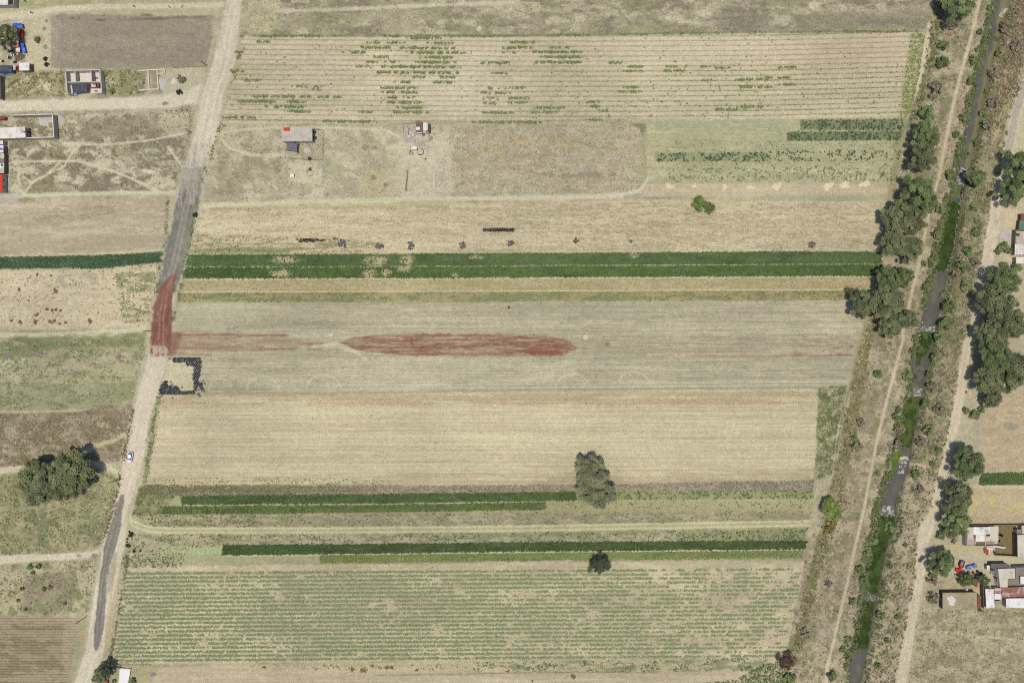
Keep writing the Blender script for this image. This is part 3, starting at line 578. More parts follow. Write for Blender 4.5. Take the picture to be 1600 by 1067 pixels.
stroke([(1310, 770), (1288, 830), (1272, 900), (1258, 970), (1240, 1030)], [14, 14, 14, 14, 16], (144, 138, 98), 4, 3, .65)
stroke([(1360, 478), (1350, 540), (1334, 605), (1322, 640)], 6, (196, 188, 156), 2, 1, .6)
stroke(FOOT, 4.6, (206, 190, 160), 1.2, .8, .95, region=('footpath', 'thin worn footpath running along the canal'))
stroke([(1346, 720), (1366, 718), (1390, 716)], 6, (196, 180, 150), 2, 1.5, .8); stroke([(1418, 726), (1436, 728), (1456, 736), (1464, 744)], 9, (204, 186, 156), 2, 1.5, .9)
stroke([(1384, 408), (1372, 440), (1366, 460)], 3, (196, 184, 148), 1.2, 1, .8); poly([(1385, 405), (1440, 400), (1432, 425), (1375, 430)], (186, 172, 146), 4, 3, 2, .7)
_d = sdf(CANP, (slice(0, NY), slice(0, NX)))
_m = sstep(5.5, 0, _d + JX * 2.5)
C += (np.array((112, 106, 84)) - C) * (_m * .75)[..., None]; C += (np.array((98, 108, 66)) - C) * (sstep(9, 1, _d + JX * 3) * sstep(.47, .56, fbm(PX / 9, PY / 16, 620, 4)) * .8)[..., None]
# --- right of the canal
RR = [(a, y) for (y, a, b) in RROAD] + [(1700, 1160), (1700, -95)]
poly(RR, (184, 174, 146), 4, 2, 2, .7, mott=.6); dapple([(1560, -95), (1700, -95), (1700, 150), (1600, 130), (1568, 60)], (154, 138, 110), .45, .08, 20, 20, 261, .6)
poly([(1560, 110), (1604, 100), (1585, 180), (1552, 230), (1540, 190)], (188, 168, 128), 6, 4, 3, .6)
poly([(1600, 140), (1700, 140), (1700, 235), (1585, 235)], (186, 182, 146), 3, 2, 2, .9, mott=.3)
poly([(1562, 325), (1596, 328), (1590, 358), (1560, 358)], (204, 186, 152), 2, 1.5, 0, .9, mott=.1)
poly([(1560, 357), (1582, 358), (1582, 381), (1562, 382)], (200, 192, 180), 1.5, 1.5, 0, .9, mott=.3); poly([(1560, 398), (1590, 396), (1590, 413), (1556, 415)], (202, 192, 166), 2, 1.5, 0, .8)
FR = [(1538, 618), (1700, 612), (1700, 733), (1534, 736), (1532, 700)]
poly(FR, (188, 168, 138), 2, 2, 1, 1, streak=.7, mott=.4, row=(620, 4.2, None, .07), region=('tan_field', 'brown tan field right of the canal road'))
dapple(FR, (202, 184, 152), .52, .07, 22, 6, 271, .6); spot(1577, 666, 14, 7, (160, 158, 136), .7)
poly([(1520, 760), (1700, 757), (1700, 804), (1512, 806)], (192, 174, 138), 2, 2, 1, .95, mott=.5, streak=.3); stroke([(1522, 760), (1700, 762)], 4, (204, 190, 160), 1.2, 1, .9)
for (x, y, rx, ry) in ((1552, 783, 10, 8), (1520, 786, 7, 10), (1592, 790, 8, 7), (1576, 796, 6, 5)): spot(x, y, rx, ry, (206, 182, 122), .8)
poly([(1533, 739), (1700, 736), (1700, 756), (1530, 758)], (96, 118, 68), .8, .8, 0, 1, region=('crop_bed', 'soil of the green crop bed right of the canal road'))
stroke([(1466, 812), (1520, 812), (1600, 811), (1700, 810)], 9, (190, 170, 140), 2, 1.5, .95, region=('dirt_track', 'brownish track above the white roofed farmhouse'))
poly([(1448, 856), (1470, 850), (1545, 848), (1600, 872), (1600, 885), (1560, 885), (1545, 905), (1500, 895), (1460, 905)], (192, 182, 154), 3, 2, 2, .95, mott=.3, region=('farmyard', 'trampled dirt yard between the farmhouses'))
poly([(1463, 850), (1545, 850), (1540, 862), (1470, 862)], (190, 180, 122), 3, 2, 2, .7)
poly([(1560, 820), (1700, 818), (1700, 868), (1553, 868)], (130, 114, 78), 1, .8, 0, 1, mott=.3, region=('farmyard', 'brown walled yard behind the farmhouse'))
BR = [(1436, 950), (1700, 950), (1700, 1165), (1404, 1165), (1420, 1050)]
poly(BR, (178, 170, 140), 3, 2, 3, .9, mott=.9, region=('terrain', 'open dry grassland and bare ground around the fields')); dapple(BR, (152, 142, 116), .50, .06, 20, 14, 281, .75); dapple(BR, (152, 148, 108), .58, .05, 22, 14, 282, .55); dapple(BR, (198, 188, 158), .56, .05, 18, 14, 283, .6)
stroke([(1432, 985), (1480, 988), (1530, 994), (1600, 1000), (1690, 1004)], 4, (200, 194, 152), 2, 1.5, .75)
poly([(1452, 905), (1475, 905), (1472, 950), (1436, 952)], (172, 160, 132), 3, 2, 2, .7, mott=.9); poly([(1476, 905), (1530, 905), (1526, 925), (1470, 928)], (184, 168, 130), 2, 2, 1, .8)
# --- green verges
for (pts_, w_) in (([(345, 195), (322, 262), (305, 330), (292, 395), (282, 450), (272, 500)], 5), ([(258, 600), (248, 620), (238, 680), (228, 740), (216, 790)], 8), ([(200, 870), (185, 960), (172, 1035)], 5), ([(262, 310), (258, 380), (250, 420), (244, 460)], 4), ([(338, 60), (330, 100), (322, 112)], 5), ([(300, 180), (292, 240), (280, 290)], 6), ([(208, 640), (196, 700), (188, 745), (178, 790), (162, 845)], 5)): stroke(pts_, w_, (146, 148, 106), 3, 3, .6, mott=.8)
# --- roads on top
def along(rows, o0, o1):
    return [(a + (b - a) * o0, y) for (y, a, b) in rows] + [(a + (b - a) * o1, y) for (y, a, b) in rows[::-1]]
RGN = ('dirt_road', 'main dirt road running past the fields with grey and red surfacing')
poly(along(MAIN, -.18, 1.18), (188, 180, 152), 2.5, 2, 0, .7, mott=.4)
poly(along(MAIN, 0, 1), (210, 202, 182), 1.8, 1.5, 0, 1, mott=.12, streak=0, region=RGN)
def roadgrain(pts, c1, c2, seed, a1=.45, a2=.45):
    sl = box_of(pts, 3); m = sstep(1.5, -1.5, sdf(pts, sl) + JX[sl] * 1.5); u = PX[sl] * .97 + PY[sl] * .25; v = PY[sl] * .97 - PX[sl] * .25
    put(sl, m * sstep(.5, .62, fbm(u / 2.2, v / 45, seed, 4, .65)) * a1, c1); put(sl, m * sstep(.52, .66, fbm(u / 5, v / 11, seed + 7, 5, .7)) * a2, c2)
roadgrain(along(MAIN, 0, 1), (188, 178, 156), (218, 211, 194), 501)
for o in (.3, .62): poly(along(MAIN, o - .06, o + .06), (218, 210, 190), 1.5, .8, 0, .7)
poly(along(MAIN, .46, .5), (196, 188, 166), 1.2, .8, 0, .5)
up = [r for r in MAIN if 600 > r[0] > 255]
poly(along([r for r in MAIN if 540 < r[0] < 830], .1, .9), (206, 188, 170), 3, 2, 0, .45)
asph = [r for r in MAIN if 255 < r[0] < 460]; asph = [(262, 290, 322)] + asph
poly(along(asph, .0, 1.0), (128, 124, 121), 1.6, 3.4, 2, .96, mott=.5); roadgrain(along(asph, 0, 1), (112, 108, 107), (158, 152, 142), 521, .6, .55); poly([(290, 250), (322, 250), (316, 288), (280, 288)], (186, 178, 162), 12, 7, 5, .75); dapple([(284, 262), (320, 262), (308, 320), (274, 320)], (178, 170, 156), .5, .07, 4, 22, 591, .7); dapple([(292, 225), (328, 225), (320, 262), (286, 262)], (168, 161, 150), .5, .07, 4, 22, 592, .6)
poly(along(asph, .36, .43), (176, 170, 158), 1.5, .8, 0, .7); poly(along(asph, .55, .62), (178, 171, 158), 1.5, .8, 0, .7); poly(along(asph, .44, .54), (150, 145, 138), 1.5, .8, 0, .6)
poly(along([r for r in MAIN if 310 < r[0] < 420], .78, 1.02), (138, 146, 116), 3, 2, 0, .6)
redr = [(428, 270, 274), (445, 254, 272), (457, 247, 271)] + [r for r in MAIN if 460 < r[0] < 545] + [(556, 236, 262)]
poly(along(redr, 0, 1), (140, 92, 80), 2.4, 3.2, 2, .95, mott=.5); poly([(258, 518), (285, 520), (276, 552), (258, 556)], (146, 98, 84), 3.5, 4, 3, .8); roadgrain(along(redr, 0, 1), (122, 74, 64), (168, 124, 108), 541, .6, .5); dapple([(236, 540), (264, 540), (262, 562), (232, 562)], (206, 192, 174), .48, .06, 5, 8, 545, .8)
for o in (.38, .58): poly(along(redr, o - .03, o + .03), (182, 138, 124), 1.2, .6, 0, .7)
ASP2 = [(772, 188, 194), (800, 179, 191), (825, 171, 188), (850, 163, 182), (870, 161, 175), (900, 157, 167), (950, 151, 164), (990, 147, 160), (1008, 146, 156), (1017, 149, 151)]
poly(along(ASP2, 0, 1), (126, 122, 120), 1.2, 1.8, 0, .95, mott=.4); roadgrain(along(ASP2, 0, 1), (108, 104, 103), (150, 145, 138), 561, .6, .45); poly(along(ASP2, .25, .38), (162, 157, 150), 1.1, .5, 0, .7); poly(along(ASP2, .72, .84), (160, 155, 148), 1.1, .5, 0, .65)
poly([(176, 868), (184, 862), (180, 900), (168, 930), (164, 950), (166, 905)], (152, 152, 142), 2, 1.5, 0, .6)
spot(123, 868, 4, 3, (140, 136, 132), .8); spot(147, 867, 5, 3.5, (134, 130, 127), .85)
stroke([(196, 806), (190, 850), (186, 890), (178, 950), (170, 1010)], 3, (196, 188, 150), 1.3, 1, .7); stroke([(178, 880), (172, 950), (164, 1020)], 5, (188, 164, 126), 2, 1.5, .6)
spot(258, 162, 6, 3, (160, 156, 148), .6)
poly(along(RROAD, -.35, 1.35), (190, 180, 150), 3, 2, 0, .7); poly(along(RROAD, 0, 1), (208, 196, 172), 1.8, 1.5, 0, 1, mott=.15, region=('dirt_road', 'pale dirt road right of the canal'))
roadgrain(along(RROAD, 0, 1), (188, 174, 148), (220, 208, 186), 581)
poly(along([r for r in RROAD if r[0] < 290], .1, .8), (168, 160, 152), 2, 1.2, 0, .85); poly(along(RROAD, .46, .54), (192, 180, 152), 1.2, .6, 0, .5)
spot(1556, 343, 4, 12, (176, 168, 158), .6); spot(1483, 691, 3, 6, (168, 156, 138), .6)
_l = (C @ np.array([.3, .59, .11], np.float32))[..., None]
_g = sstep(-10, 8, C[..., 1] - C[..., 0])[..., None]
_l = _l * np.array([1.02, 1.0, .86], np.float32)
C = _l + (C - _l) * (1 - .30 * _g - .19)
C *= np.array([1.0, 1.008, 1.015], np.float32)
# sun bleached or damp tone differences over the whole plan
C *= (1 + (fbm(PX / 3.1, PY / 3.1, 301, 2) - .5) * .10 + (fbm(PX / 140, PY / 140, 302, 4) - .5) * .16 + (fbm(PX / 220, PY / 14, 303, 4) - .5) * .10 * STRK)[..., None]

# ------------------------------------------------------------------ heights and meshes of the ground
Z = (fbm(PX / 25, PY / 25, 400, 3) - .5) * .10
dcan = sdf(CANP, (slice(0, NY), slice(0, NX)))
Z = np.where(dcan < 14, Z * sstep(0, 14, dcan) - 2.1 * sstep(9, -3.5, dcan), Z)
bank = sstep(9, 0, dcan)
X3 = (PX - 800) * PXM; Y3 = (533.5 - PY) * PXM
ALB = (lin(np.clip(C, 20, 245)) / K).astype(np.float32)
idx = np.arange(NY * NX).reshape(NY, NX)
quads = np.stack([idx[:-1, :-1], idx[1:, :-1], idx[1:, 1:], idx[:-1, 1:]], -1).reshape(-1, 4)
frid = RID[:-1, :-1].reshape(-1)
Vall = np.stack([X3, Y3, Z], -1).reshape(-1, 3); Call = ALB.reshape(-1, 3)
for r, (nm, lab) in enumerate(REGIONS):
    q = quads[frid == r]
    if not len(q): continue
    u, inv = np.unique(q, return_inverse=True)
    me = arr_mesh(nm, Vall[u], inv.reshape(-1, 4), GROUND, Call[u], True,
                  {'row': ROW.ravel()[u], 'rowamt': RAMT.ravel()[u], 'streak': STRK.ravel()[u], 'mott': MOTT.ravel()[u]})
    tag(link(nm, me), lab, nm.replace('_', ' '), kind='structure')
# land beyond the surveyed fields
mb = MB(); x0, x1, y0, y1 = (gx[0] - 800) * PXM, (gx[-1] - 800) * PXM, (533.5 - gy[-1]) * PXM, (533.5 - gy[0]) * PXM
R_ = 900
for (a, b, c, d) in ((-R_, -R_, R_, y0), (-R_, y1, R_, R_), (-R_, y0, x0, y1), (x1, y0, R_, y1)):
    mb.add([(a, b, -.1), (c, b, -.1), (c, d, -.1), (a, d, -.1)], [(0, 1, 2, 3)])
o = mb.build('terrain', M('far_land', S(184, 176, 146), .95, .2, .05, S(150, 150, 112)), origin=(0, 0, 0)); tag(o, 'dry farmland stretching on beyond the fields', 'terrain', kind='structure')

# ------------------------------------------------------------------ canal water
def strip_mesh(name, rows, z, mat, colfn, nu=9, sub=6, jit=0.0, rag=0.0):
    ys = np.array([r[0] for r in rows], float); A = np.array([r[1] for r in rows], float); B = np.array([r[2] for r in rows], float)
    n = max(4, int((ys[-1] - ys[0]) / sub)); yy = np.linspace(ys[0], ys[-1], n); a = np.interp(yy, ys, A); b = np.interp(yy, ys, B)
    u = np.linspace(0, 1, nu); Xp = a[:, None] + (b - a)[:, None] * u; Yp = np.repeat(yy[:, None], nu, 1)
    if jit:
        e = np.abs(u - .5) * 2; Xp = Xp + (fbm(Yp / 5, Xp / 5, 33, 3) - .5) * jit * e
        Yp = Yp + (fbm(Xp / 5, Yp / 60, 35, 3) - .5) * jit * 2.2
    U = np.repeat(u[None], n, 0); s = PXM * (H - z) / H
    V = np.stack([(Xp - 800) * s, (533.5 - Yp) * s, np.full(Xp.shape, z)], -1).reshape(-1, 3)
    i = np.arange(n * nu).reshape(n, nu); F = np.stack([i[:-1, :-1], i[1:, :-1], i[1:, 1:], i[:-1, 1:]], -1).reshape(-1, 4)
    if rag:
        wd = (b - a)[:, None]; ed = np.minimum(np.minimum(U, 1 - U) * wd, np.minimum(Yp - ys[0], ys[-1] - Yp)) / rag + (fbm(Xp / 4.5, Yp / 4.5, 91, 4, .65) - .5) * 3.2
        kf = (ed[:-1, :-1] + ed[1:, 1:]).reshape(-1) / 2 > .15; F = F[kf]; un, inv = np.unique(F, return_inverse=True)
        return arr_mesh(name, V[un], inv.reshape(-1, 4), mat, colfn(Xp, Yp, U).reshape(-1, 3)[un], True)
    return arr_mesh(name, V, F, mat, colfn(Xp, Yp, U).reshape(-1, 3), True)
WATER = col_material('canal_water', .18, .5, .12, .5, .04)
def wcol(X, Y, U):
    c = np.zeros(X.shape + (3,)); c[:] = lin((98, 97, 92)) / K
    g = .8 * sstep(.52, .7, U + (fbm(X / 8, Y / 14, 61, 3) - .5) * .5) * sstep(290, 255, Y)
    c += (lin((142, 136, 92)) / K - c) * g[..., None]
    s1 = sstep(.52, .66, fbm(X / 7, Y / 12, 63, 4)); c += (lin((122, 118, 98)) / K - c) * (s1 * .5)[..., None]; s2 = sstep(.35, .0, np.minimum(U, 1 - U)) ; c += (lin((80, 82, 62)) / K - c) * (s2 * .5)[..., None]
    return c
wr = [(y, a - 3, b + 3) for (y, a, b) in CANAL]
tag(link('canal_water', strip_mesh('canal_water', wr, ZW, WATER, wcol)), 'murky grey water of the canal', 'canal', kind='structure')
# ------------------------------------------------------------------ leaves
def leaf_arrays(P, L, cols, up=0.55, aspect=0.55, N0=None, r=rng):
    n = len(P); N = r.normal(size=(n, 3)); N /= np.linalg.norm(N, axis=1)[:, None]; N[:, 2] = np.abs(N[:, 2])
    if N0 is None: N = N * (1 - up) + np.array([0, 0, up])
    else: N = N * (1 - up) + N0 * up
    N /= np.linalg.norm(N, axis=1)[:, None] + 1e-9
    t = r.normal(size=(n, 3)); t -= N * (t * N).sum(1)[:, None]; t /= np.linalg.norm(t, axis=1)[:, None] + 1e-9
    b = np.cross(N, t); L = np.asarray(L).reshape(-1, 1) * np.ones((n, 1))
    V = np.stack([P - t * L + b * L * aspect * 1.1, P - t * L - b * L * aspect * 1.1, P + t * L * 1.1], 1).reshape(-1, 3)
    F = np.arange(3 * n).reshape(n, 3)
    return V, F, np.repeat(np.asarray(cols).reshape(-1, 3) * np.ones((n, 1)), 3, 0)
def ground_z(px, py):
    i = np.clip(((px - gx[0]) / STEP).round().astype(int), 0, NX - 1); j = np.clip(((py - gy[0]) / STEP).round().astype(int), 0, NY - 1)
    return Z[j, i]
def world_pts(p):
    p = np.asarray(p, float); z = ground_z(p[:, 0], p[:, 1])
    s = PXM * (H - z) / H
    return np.stack([(p[:, 0] - 800) * s, (533.5 - p[:, 1]) * s, z], 1)
def tufts(p, rad, hgt, nl, leaf, col, var=.2, up=.55, hue=.12, aspect=.55):
    """p: plan points; each becomes a low clump of nl leaves"""
    B = world_pts(p); n = len(B); rad = np.asarray(rad) * np.ones(n); hgt = np.asarray(hgt) * np.ones(n)
    a = rng.random((n, nl)) * 2 * np.pi; q = np.sqrt(rng.random((n, nl))); hz = rng.random((n, nl)) * (1 - q * .6)
    P = np.stack([B[:, None, 0] + np.cos(a) * q * rad[:, None], B[:, None, 1] + np.sin(a) * q * rad[:, None], B[:, None, 2] + .03 + hz * hgt[:, None]], -1).reshape(-1, 3)
    c = np.asarray(col, float).reshape(-1, 3) * np.ones((n, 3))
    c = np.repeat(c * (1 + rng.normal(size=(n, 1)) * var), nl, 0) * (1 + rng.normal(size=(n * nl, 1)) * .15) * (1 + rng.normal(size=(n * nl, 3)) * hue * .4)
    Lf = np.repeat(np.minimum(leaf, rad * 1.3), nl) * (.35 + .35 * rng.random(n * nl))
    return leaf_arrays(P, Lf, np.clip(c, .003, .7), up, aspect)
def join_arr(parts):
    V, F, Cc = [], [], []; o = 0
    for (v, f, c) in parts: V.append(v); F.append(f + o); Cc.append(c); o += len(v)
    return np.vstack(V), np.vstack(F), np.vstack(Cc)
def stuff(name, label, cat, parts, mat=None):
    V, F, Cc = join_arr(parts) if isinstance(parts, list) else parts
    me = arr_mesh(name, V, F, mat or LEAF, Cc); return tag(link(name, me), label, cat, kind='stuff')
def near_bare(p, lst=None):
    k = np.zeros(len(p))
    for (x, y, rx, ry) in (BARE if lst is None else lst):
        d = np.hypot((p[:, 0] - x) / rx, (p[:, 1] - y) / ry) + (fbm(p[:, 0] / 5, p[:, 1] / 5, 9, 2) - .5) * .8
        k = np.maximum(k, np.clip(1.5 - d, 0, 1))
    return k
def area(pts):
    p = np.array(pts); x, y = p.T; return abs(np.dot(x, np.roll(y, -1)) - np.dot(y, np.roll(x, -1))) / 2 * PXM * PXM
def crop(pts, dens, col, leaf=.34, rad=.3, hgt=.35, nl=8, var=.10, bare=True, noise=None, rowp=None, seed=0):
    p = rand_in(pts, int(area(pts) * dens))
    if rowp:                                   # snap to planting rows
        y0, pt = rowp; p[:, 1] = y0 + np.round((p[:, 1] - y0) / pt) * pt + rng.normal(size=len(p)) * pt * .13
    p[:, 1] += rng.normal(size=len(p)) * .55; p[:, 0] += rng.normal(size=len(p)) * .8
    p = p[(fbm(p[:, 0] / 26, p[:, 1] / 6, 44 + seed, 3) < .64) | (rng.random(len(p)) < .45)]
    if bare: p = p[rng.random(len(p)) > near_bare(p) * .85]
    if noise: sx, sy, thr = noise; p = p[fbm(p[:, 0] / sx, p[:, 1] / sy, 40 + seed, 3) > thr]
    c = np.array(col) * (1 + (fbm(p[:, 0] / 40, p[:, 1] / 9, 50 + seed, 4) - .5)[:, None] * .8) * (1 + (fbm(p[:, 0] / 4, p[:, 1] / 3, 57 + seed, 3) - .5)[:, None] * .6)
    return tufts(p, rad, hgt, nl, leaf, c, var, .6)
G_dark = S(68, 92, 54, 1.15); G_blue = S(60, 88, 60, 1.2); G_mid = S(100, 118, 74, 1.25); G_yel = S(118, 132, 70, 1.2); G_olv = S(124, 120, 78, 1.2)
DRY = S(176, 162, 132, 1.2); BRN = S(118, 98, 74, 1.2); GREY = S(140, 132, 118, 1.2)
stuff('crop_plants', 'dense dark green crop in the upper of the two long beds', 'crop', crop(GB1, 7.5, S(76, 98, 58, 1.3)))
stuff('crop_plants', 'dense green crop in the lower of the two long beds', 'crop', crop(GB2, 7.5, S(80, 104, 54, 1.3), seed=3))
stuff('crop_plants', 'bluish green crop in the bed left of the road', 'crop', crop(GBL, 7.5, S(76, 104, 72, 1.25), seed=5))
stuff('crop_plants', 'dark green crop strip left of the grey tree', 'crop', crop(GB3, 7.5, S(78, 100, 56, 1.3), seed=7))
stuff('crop_plants', 'green patchy crop strip under the grey tree', 'crop', crop(GB4, 4.2, S(88, 108, 56, 1.3), noise=(9, 7, .33), seed=9))
stuff('crop_plants', 'darkest green crop strip near the bottom field', 'crop', crop(GB5, 7.5, S(70, 90, 50, 1.3), noise=(14, 8, .24), seed=11))
stuff('crop_plants', 'olive green crop strip above the striped field', 'crop', crop(GB6, 3.8, S(116, 130, 72, 1.25), noise=(12, 8, .30), seed=13))
stuff('crop_plants', 'bright green crop right of the canal road', 'crop', crop([(1533, 739), (1640, 737), (1640, 755), (1530, 757)], 5.5, S(82, 108, 56, 1.3), seed=15))
stuff('crop_plants', 'lighter speckled crop strips right of the grey tree', 'crop', [crop([(900, 769), (1270, 766), (1270, 779), (900, 781)], 2.6, S(92, 114, 60, 1.25), .3, noise=(7, 6, .42), seed=17), crop([(852, 785), (1268, 782), (1266, 793), (852, 795)], .5, S(96, 116, 64, 1.2), .25, seed=18),
      crop([(1060, 832), (1260, 826), (1258, 844), (1060, 846)], 1.8, S(92, 114, 62, 1.2), .28, noise=(8, 6, .42), seed=19), crop([(252, 853), (347, 852), (347, 866), (252, 866)], 1.5, S(150, 168, 104, 1.2), .25, hgt=.15, seed=20)])
stuff('crop_plants', 'dark green vegetable beds beside the tree row', 'crop', [crop([(1250, 188), (1412, 186), (1410, 203), (1250, 204)], 2.6, G_dark, .32, noise=(5, 5, .40), seed=21), crop([(1230, 206), (1410, 205), (1406, 219), (1230, 220)], 2.8, G_dark, .32, noise=(5, 5, .38), seed=22),
      crop([(1026, 239), (1206, 238), (1206, 252), (1026, 252)], 3.2, G_dark, .32, noise=(6, 5, .43), seed=23), crop([(1200, 236), (1408, 235), (1404, 250), (1200, 253)], 2.4, G_dark, .3, noise=(6, 5, .46), seed=24),
      crop([(1040, 262), (1405, 260), (1400, 283), (1040, 284)], 1.8, G_mid, .26, noise=(7, 5, .46), seed=25), crop([(1020, 220), (1228, 218), (1405, 222), (1404, 234), (1020, 238)], .35, G_mid, .22, seed=26), crop([(1020, 253), (1405, 250), (1402, 262), (1030, 262)], .3, G_mid, .22, seed=27)])
# bottom striped field: seedlings along 22 rows
pp = []
for k in range(22):
    yl = 896.0 + 6.46 * k; yr = 889.0 + 6.42 * k; n = 2600
    x = 196 - k * 0.8 + rng.random(n) * (1252 - 196); x = x[x < 1256 - np.maximum(0, yr - 915) * .22]
    t = (x - 196) / 1060; y = yl + (yr - yl) * t + rng.normal(size=len(x)) * .75
    keep = fbm(x / 7, np.full(len(x), k * 9.3), 70, 3) * .6 + fbm(x / 40, y / 12, 71, 3) * .6 + rng.random(len(x)) * .25
    thr = .63 + np.interp(x, [200, 900, 1100, 1250], [-.06, 0, .10, .16]); pp.append(np.stack([x, y], 1)[keep > thr])
pp = np.vstack(pp)
stuff('crop_seedlings', 'rows of soft green seedlings across the striped bottom field', 'crop', [tufts(pp, .34, .22, 6, .3, S(124, 140, 100, 1.18), .12, .75), tufts(np.vstack([rand_in([(200, 890), (700, 890), (700, 1030), (180, 1034)], 700), rand_in(F9, 500)]), .22, .2, 3, .22, S(62, 80, 50, 1.1), .2)])
# weeds along the ridges of the top field
segs = [(59, 640, 685), (67, 575, 600), (67, 610, 620), (67, 672, 705), (74.5, 570, 605), (74.5, 630, 705), (82, 540, 565), (82, 645, 722), (89, 590, 602), (89, 660, 702), (97, 578, 585), (97, 605, 612), (97, 655, 708), (104, 562, 570), (104, 600, 645), (104, 650, 714), (113, 595, 652), (113, 664, 711),
        (120, 632, 658), (120, 684, 706), (128, 615, 635), (128, 680, 705), (137, 600, 648), (144, 602, 647), (152, 610, 643), (152, 502, 528), (152, 398, 424), (152, 434, 480), (160, 610, 648), (160, 650, 657), (160, 453, 475), (160, 376, 426), (168, 420, 479), (168, 625, 660), (175, 450, 480), (175, 566, 578), (175, 620, 665),
        (136, 460, 474), (141, 494, 500), (136, 496, 501), (185, 352, 366), (185, 372, 398), (113, 366, 376), (67, 404, 416), (82, 372, 378), (127, 388, 400), (97, 756, 790), (113, 772, 786), (74, 786, 800), (81, 790, 800), (137, 768, 785), (144, 758, 792), (152, 760, 772), (160, 760, 774), (175, 760, 797), (190, 510, 572), (190, 740, 800),
        (65, 800, 830), (73, 800, 825), (73, 865, 885), (80, 856, 903), (80, 836, 846), (88, 848, 905), (96, 842, 903), (136, 800, 815), (152, 800, 822), (159, 800, 818), (174, 834, 862), (167, 840, 880), (97, 958, 966), (103, 985, 1000), (103, 1046, 1068), (110, 980, 996), (110, 1042, 1064), (104, 1100, 1112), (106, 1120, 1135), (142, 970, 998), (135, 982, 998), (158, 920, 932), (165, 922, 930), (172, 940, 948), (125, 1100, 1106), (125, 1150, 1156), (136, 1160, 1200), (124, 1165, 1192), (171, 1124, 1150), (167, 1156, 1195), (122, 1200, 1232), (106, 1215, 1240), (133, 1222, 1240), (190, 800, 840), (186, 920, 935)]
wp = []; WL_ = []
for (y, a, b) in segs:
    n = int((b - a) * 3.2 + 6); x = a - 6 + rng.beta(1.25, 1.25, n) * (b - a + 12); e = rng.normal(size=n) * .8; k = fbm(x / 3.2, np.full(n, y), 80, 3) + rng.normal(size=n) * .07 > .43
    wp.append(np.stack([x, y + bend1(x) + e], 1)[k])
sp = rand_in(F1, 520); sp = sp[fbm(sp[:, 0] / 60, sp[:, 1] / 20, 87, 3) > .47]; wp.append(sp); sp = rand_in([(860, 90), (1200, 90), (1200, 185), (860, 185)], 420); wp.append(sp[fbm(sp[:, 0] / 14, sp[:, 1] / 8, 88, 3) > .56])
lines = []
for k in range(16):
    n = 420; x = 820 + rng.random(n) ** .8 * 600; keep = fbm(x / 16, np.full(n, k * 7.7), 83, 3) > .45; y = 63.2 + 7.83 * k + bend1(x) + rng.normal(size=n) * .35; lines.append(np.stack([x, y], 1)[keep & (k > 5)])
edge = rand_in([(1424, 52), (1446, 50), (1436, 120), (1422, 184), (1406, 184), (1415, 110)], 520)
top = np.stack([396 + rng.random(900) * 1040, np.zeros(900)], 1); top[:, 1] = np.interp(top[:, 0], [395, 600, 800, 1000, 1200, 1440], [57, 57, 56.5, 54, 51, 49]) + rng.normal(size=900) * 1.1; top = top[fbm(top[:, 0] / 16, top[:, 0] * 0, 84, 3) > .45]
r12 = np.vstack([rand_in([(1200, 100), (1420, 95), (1416, 182), (1200, 184)], 380)])
stuff('weed_rows', 'green weeds growing along the ridges of the top field', 'weeds', [tufts(np.vstack(wp), .22 + .26 * rng.random(len(np.vstack(wp))), .35, 8, .34, S(116, 128, 86, 1.25), .25), tufts(np.vstack(lines), .2, .2, 3, .2, S(104, 124, 80, 1.15), .15), tufts(edge, .34, .3, 7, .3, S(124, 136, 82, 1.25), .2), tufts(top, .36, .3, 7, .3, S(106, 122, 70, 1.25), .2), tufts(r12, .22, .2, 3, .22, S(112, 130, 92, 1.15), .18)])
# scattered weeds elsewhere
TRK = np.array([r_[0] in ('dirt_track', 'dirt_street', 'dirt_road', 'footpath') for r_ in REGIONS])
def off_tracks(p):
    i = np.clip(((p[:, 0] - gx[0]) / STEP).round().astype(int), 0, NX - 1); j = np.clip(((p[:, 1] - gy[0]) / STEP).round().astype(int), 0, NY - 1)
    return ((C[j, i].mean(1) < 182) | (rng.random(len(p)) < .15) | (RID[j, i] != 0)) & ~TRK[RID[j, i]]
def sc(pts, n, rad, col, noise=None, nl=4, hgt=.25, leaf=.30, seed=0, var=.18):
    n = int(n * 1.5); rad *= .85; nl += 1; p = rand_in(pts, n); p = p[off_tracks(p)]
    if noise: p = p[fbm(p[:, 0] / noise[0], p[:, 1] / noise[1], 90 + seed, 3) > noise[2]]
    return tufts(p, rad * (.6 + .8 * rng.random(len(p))), hgt, nl, leaf, col, var)
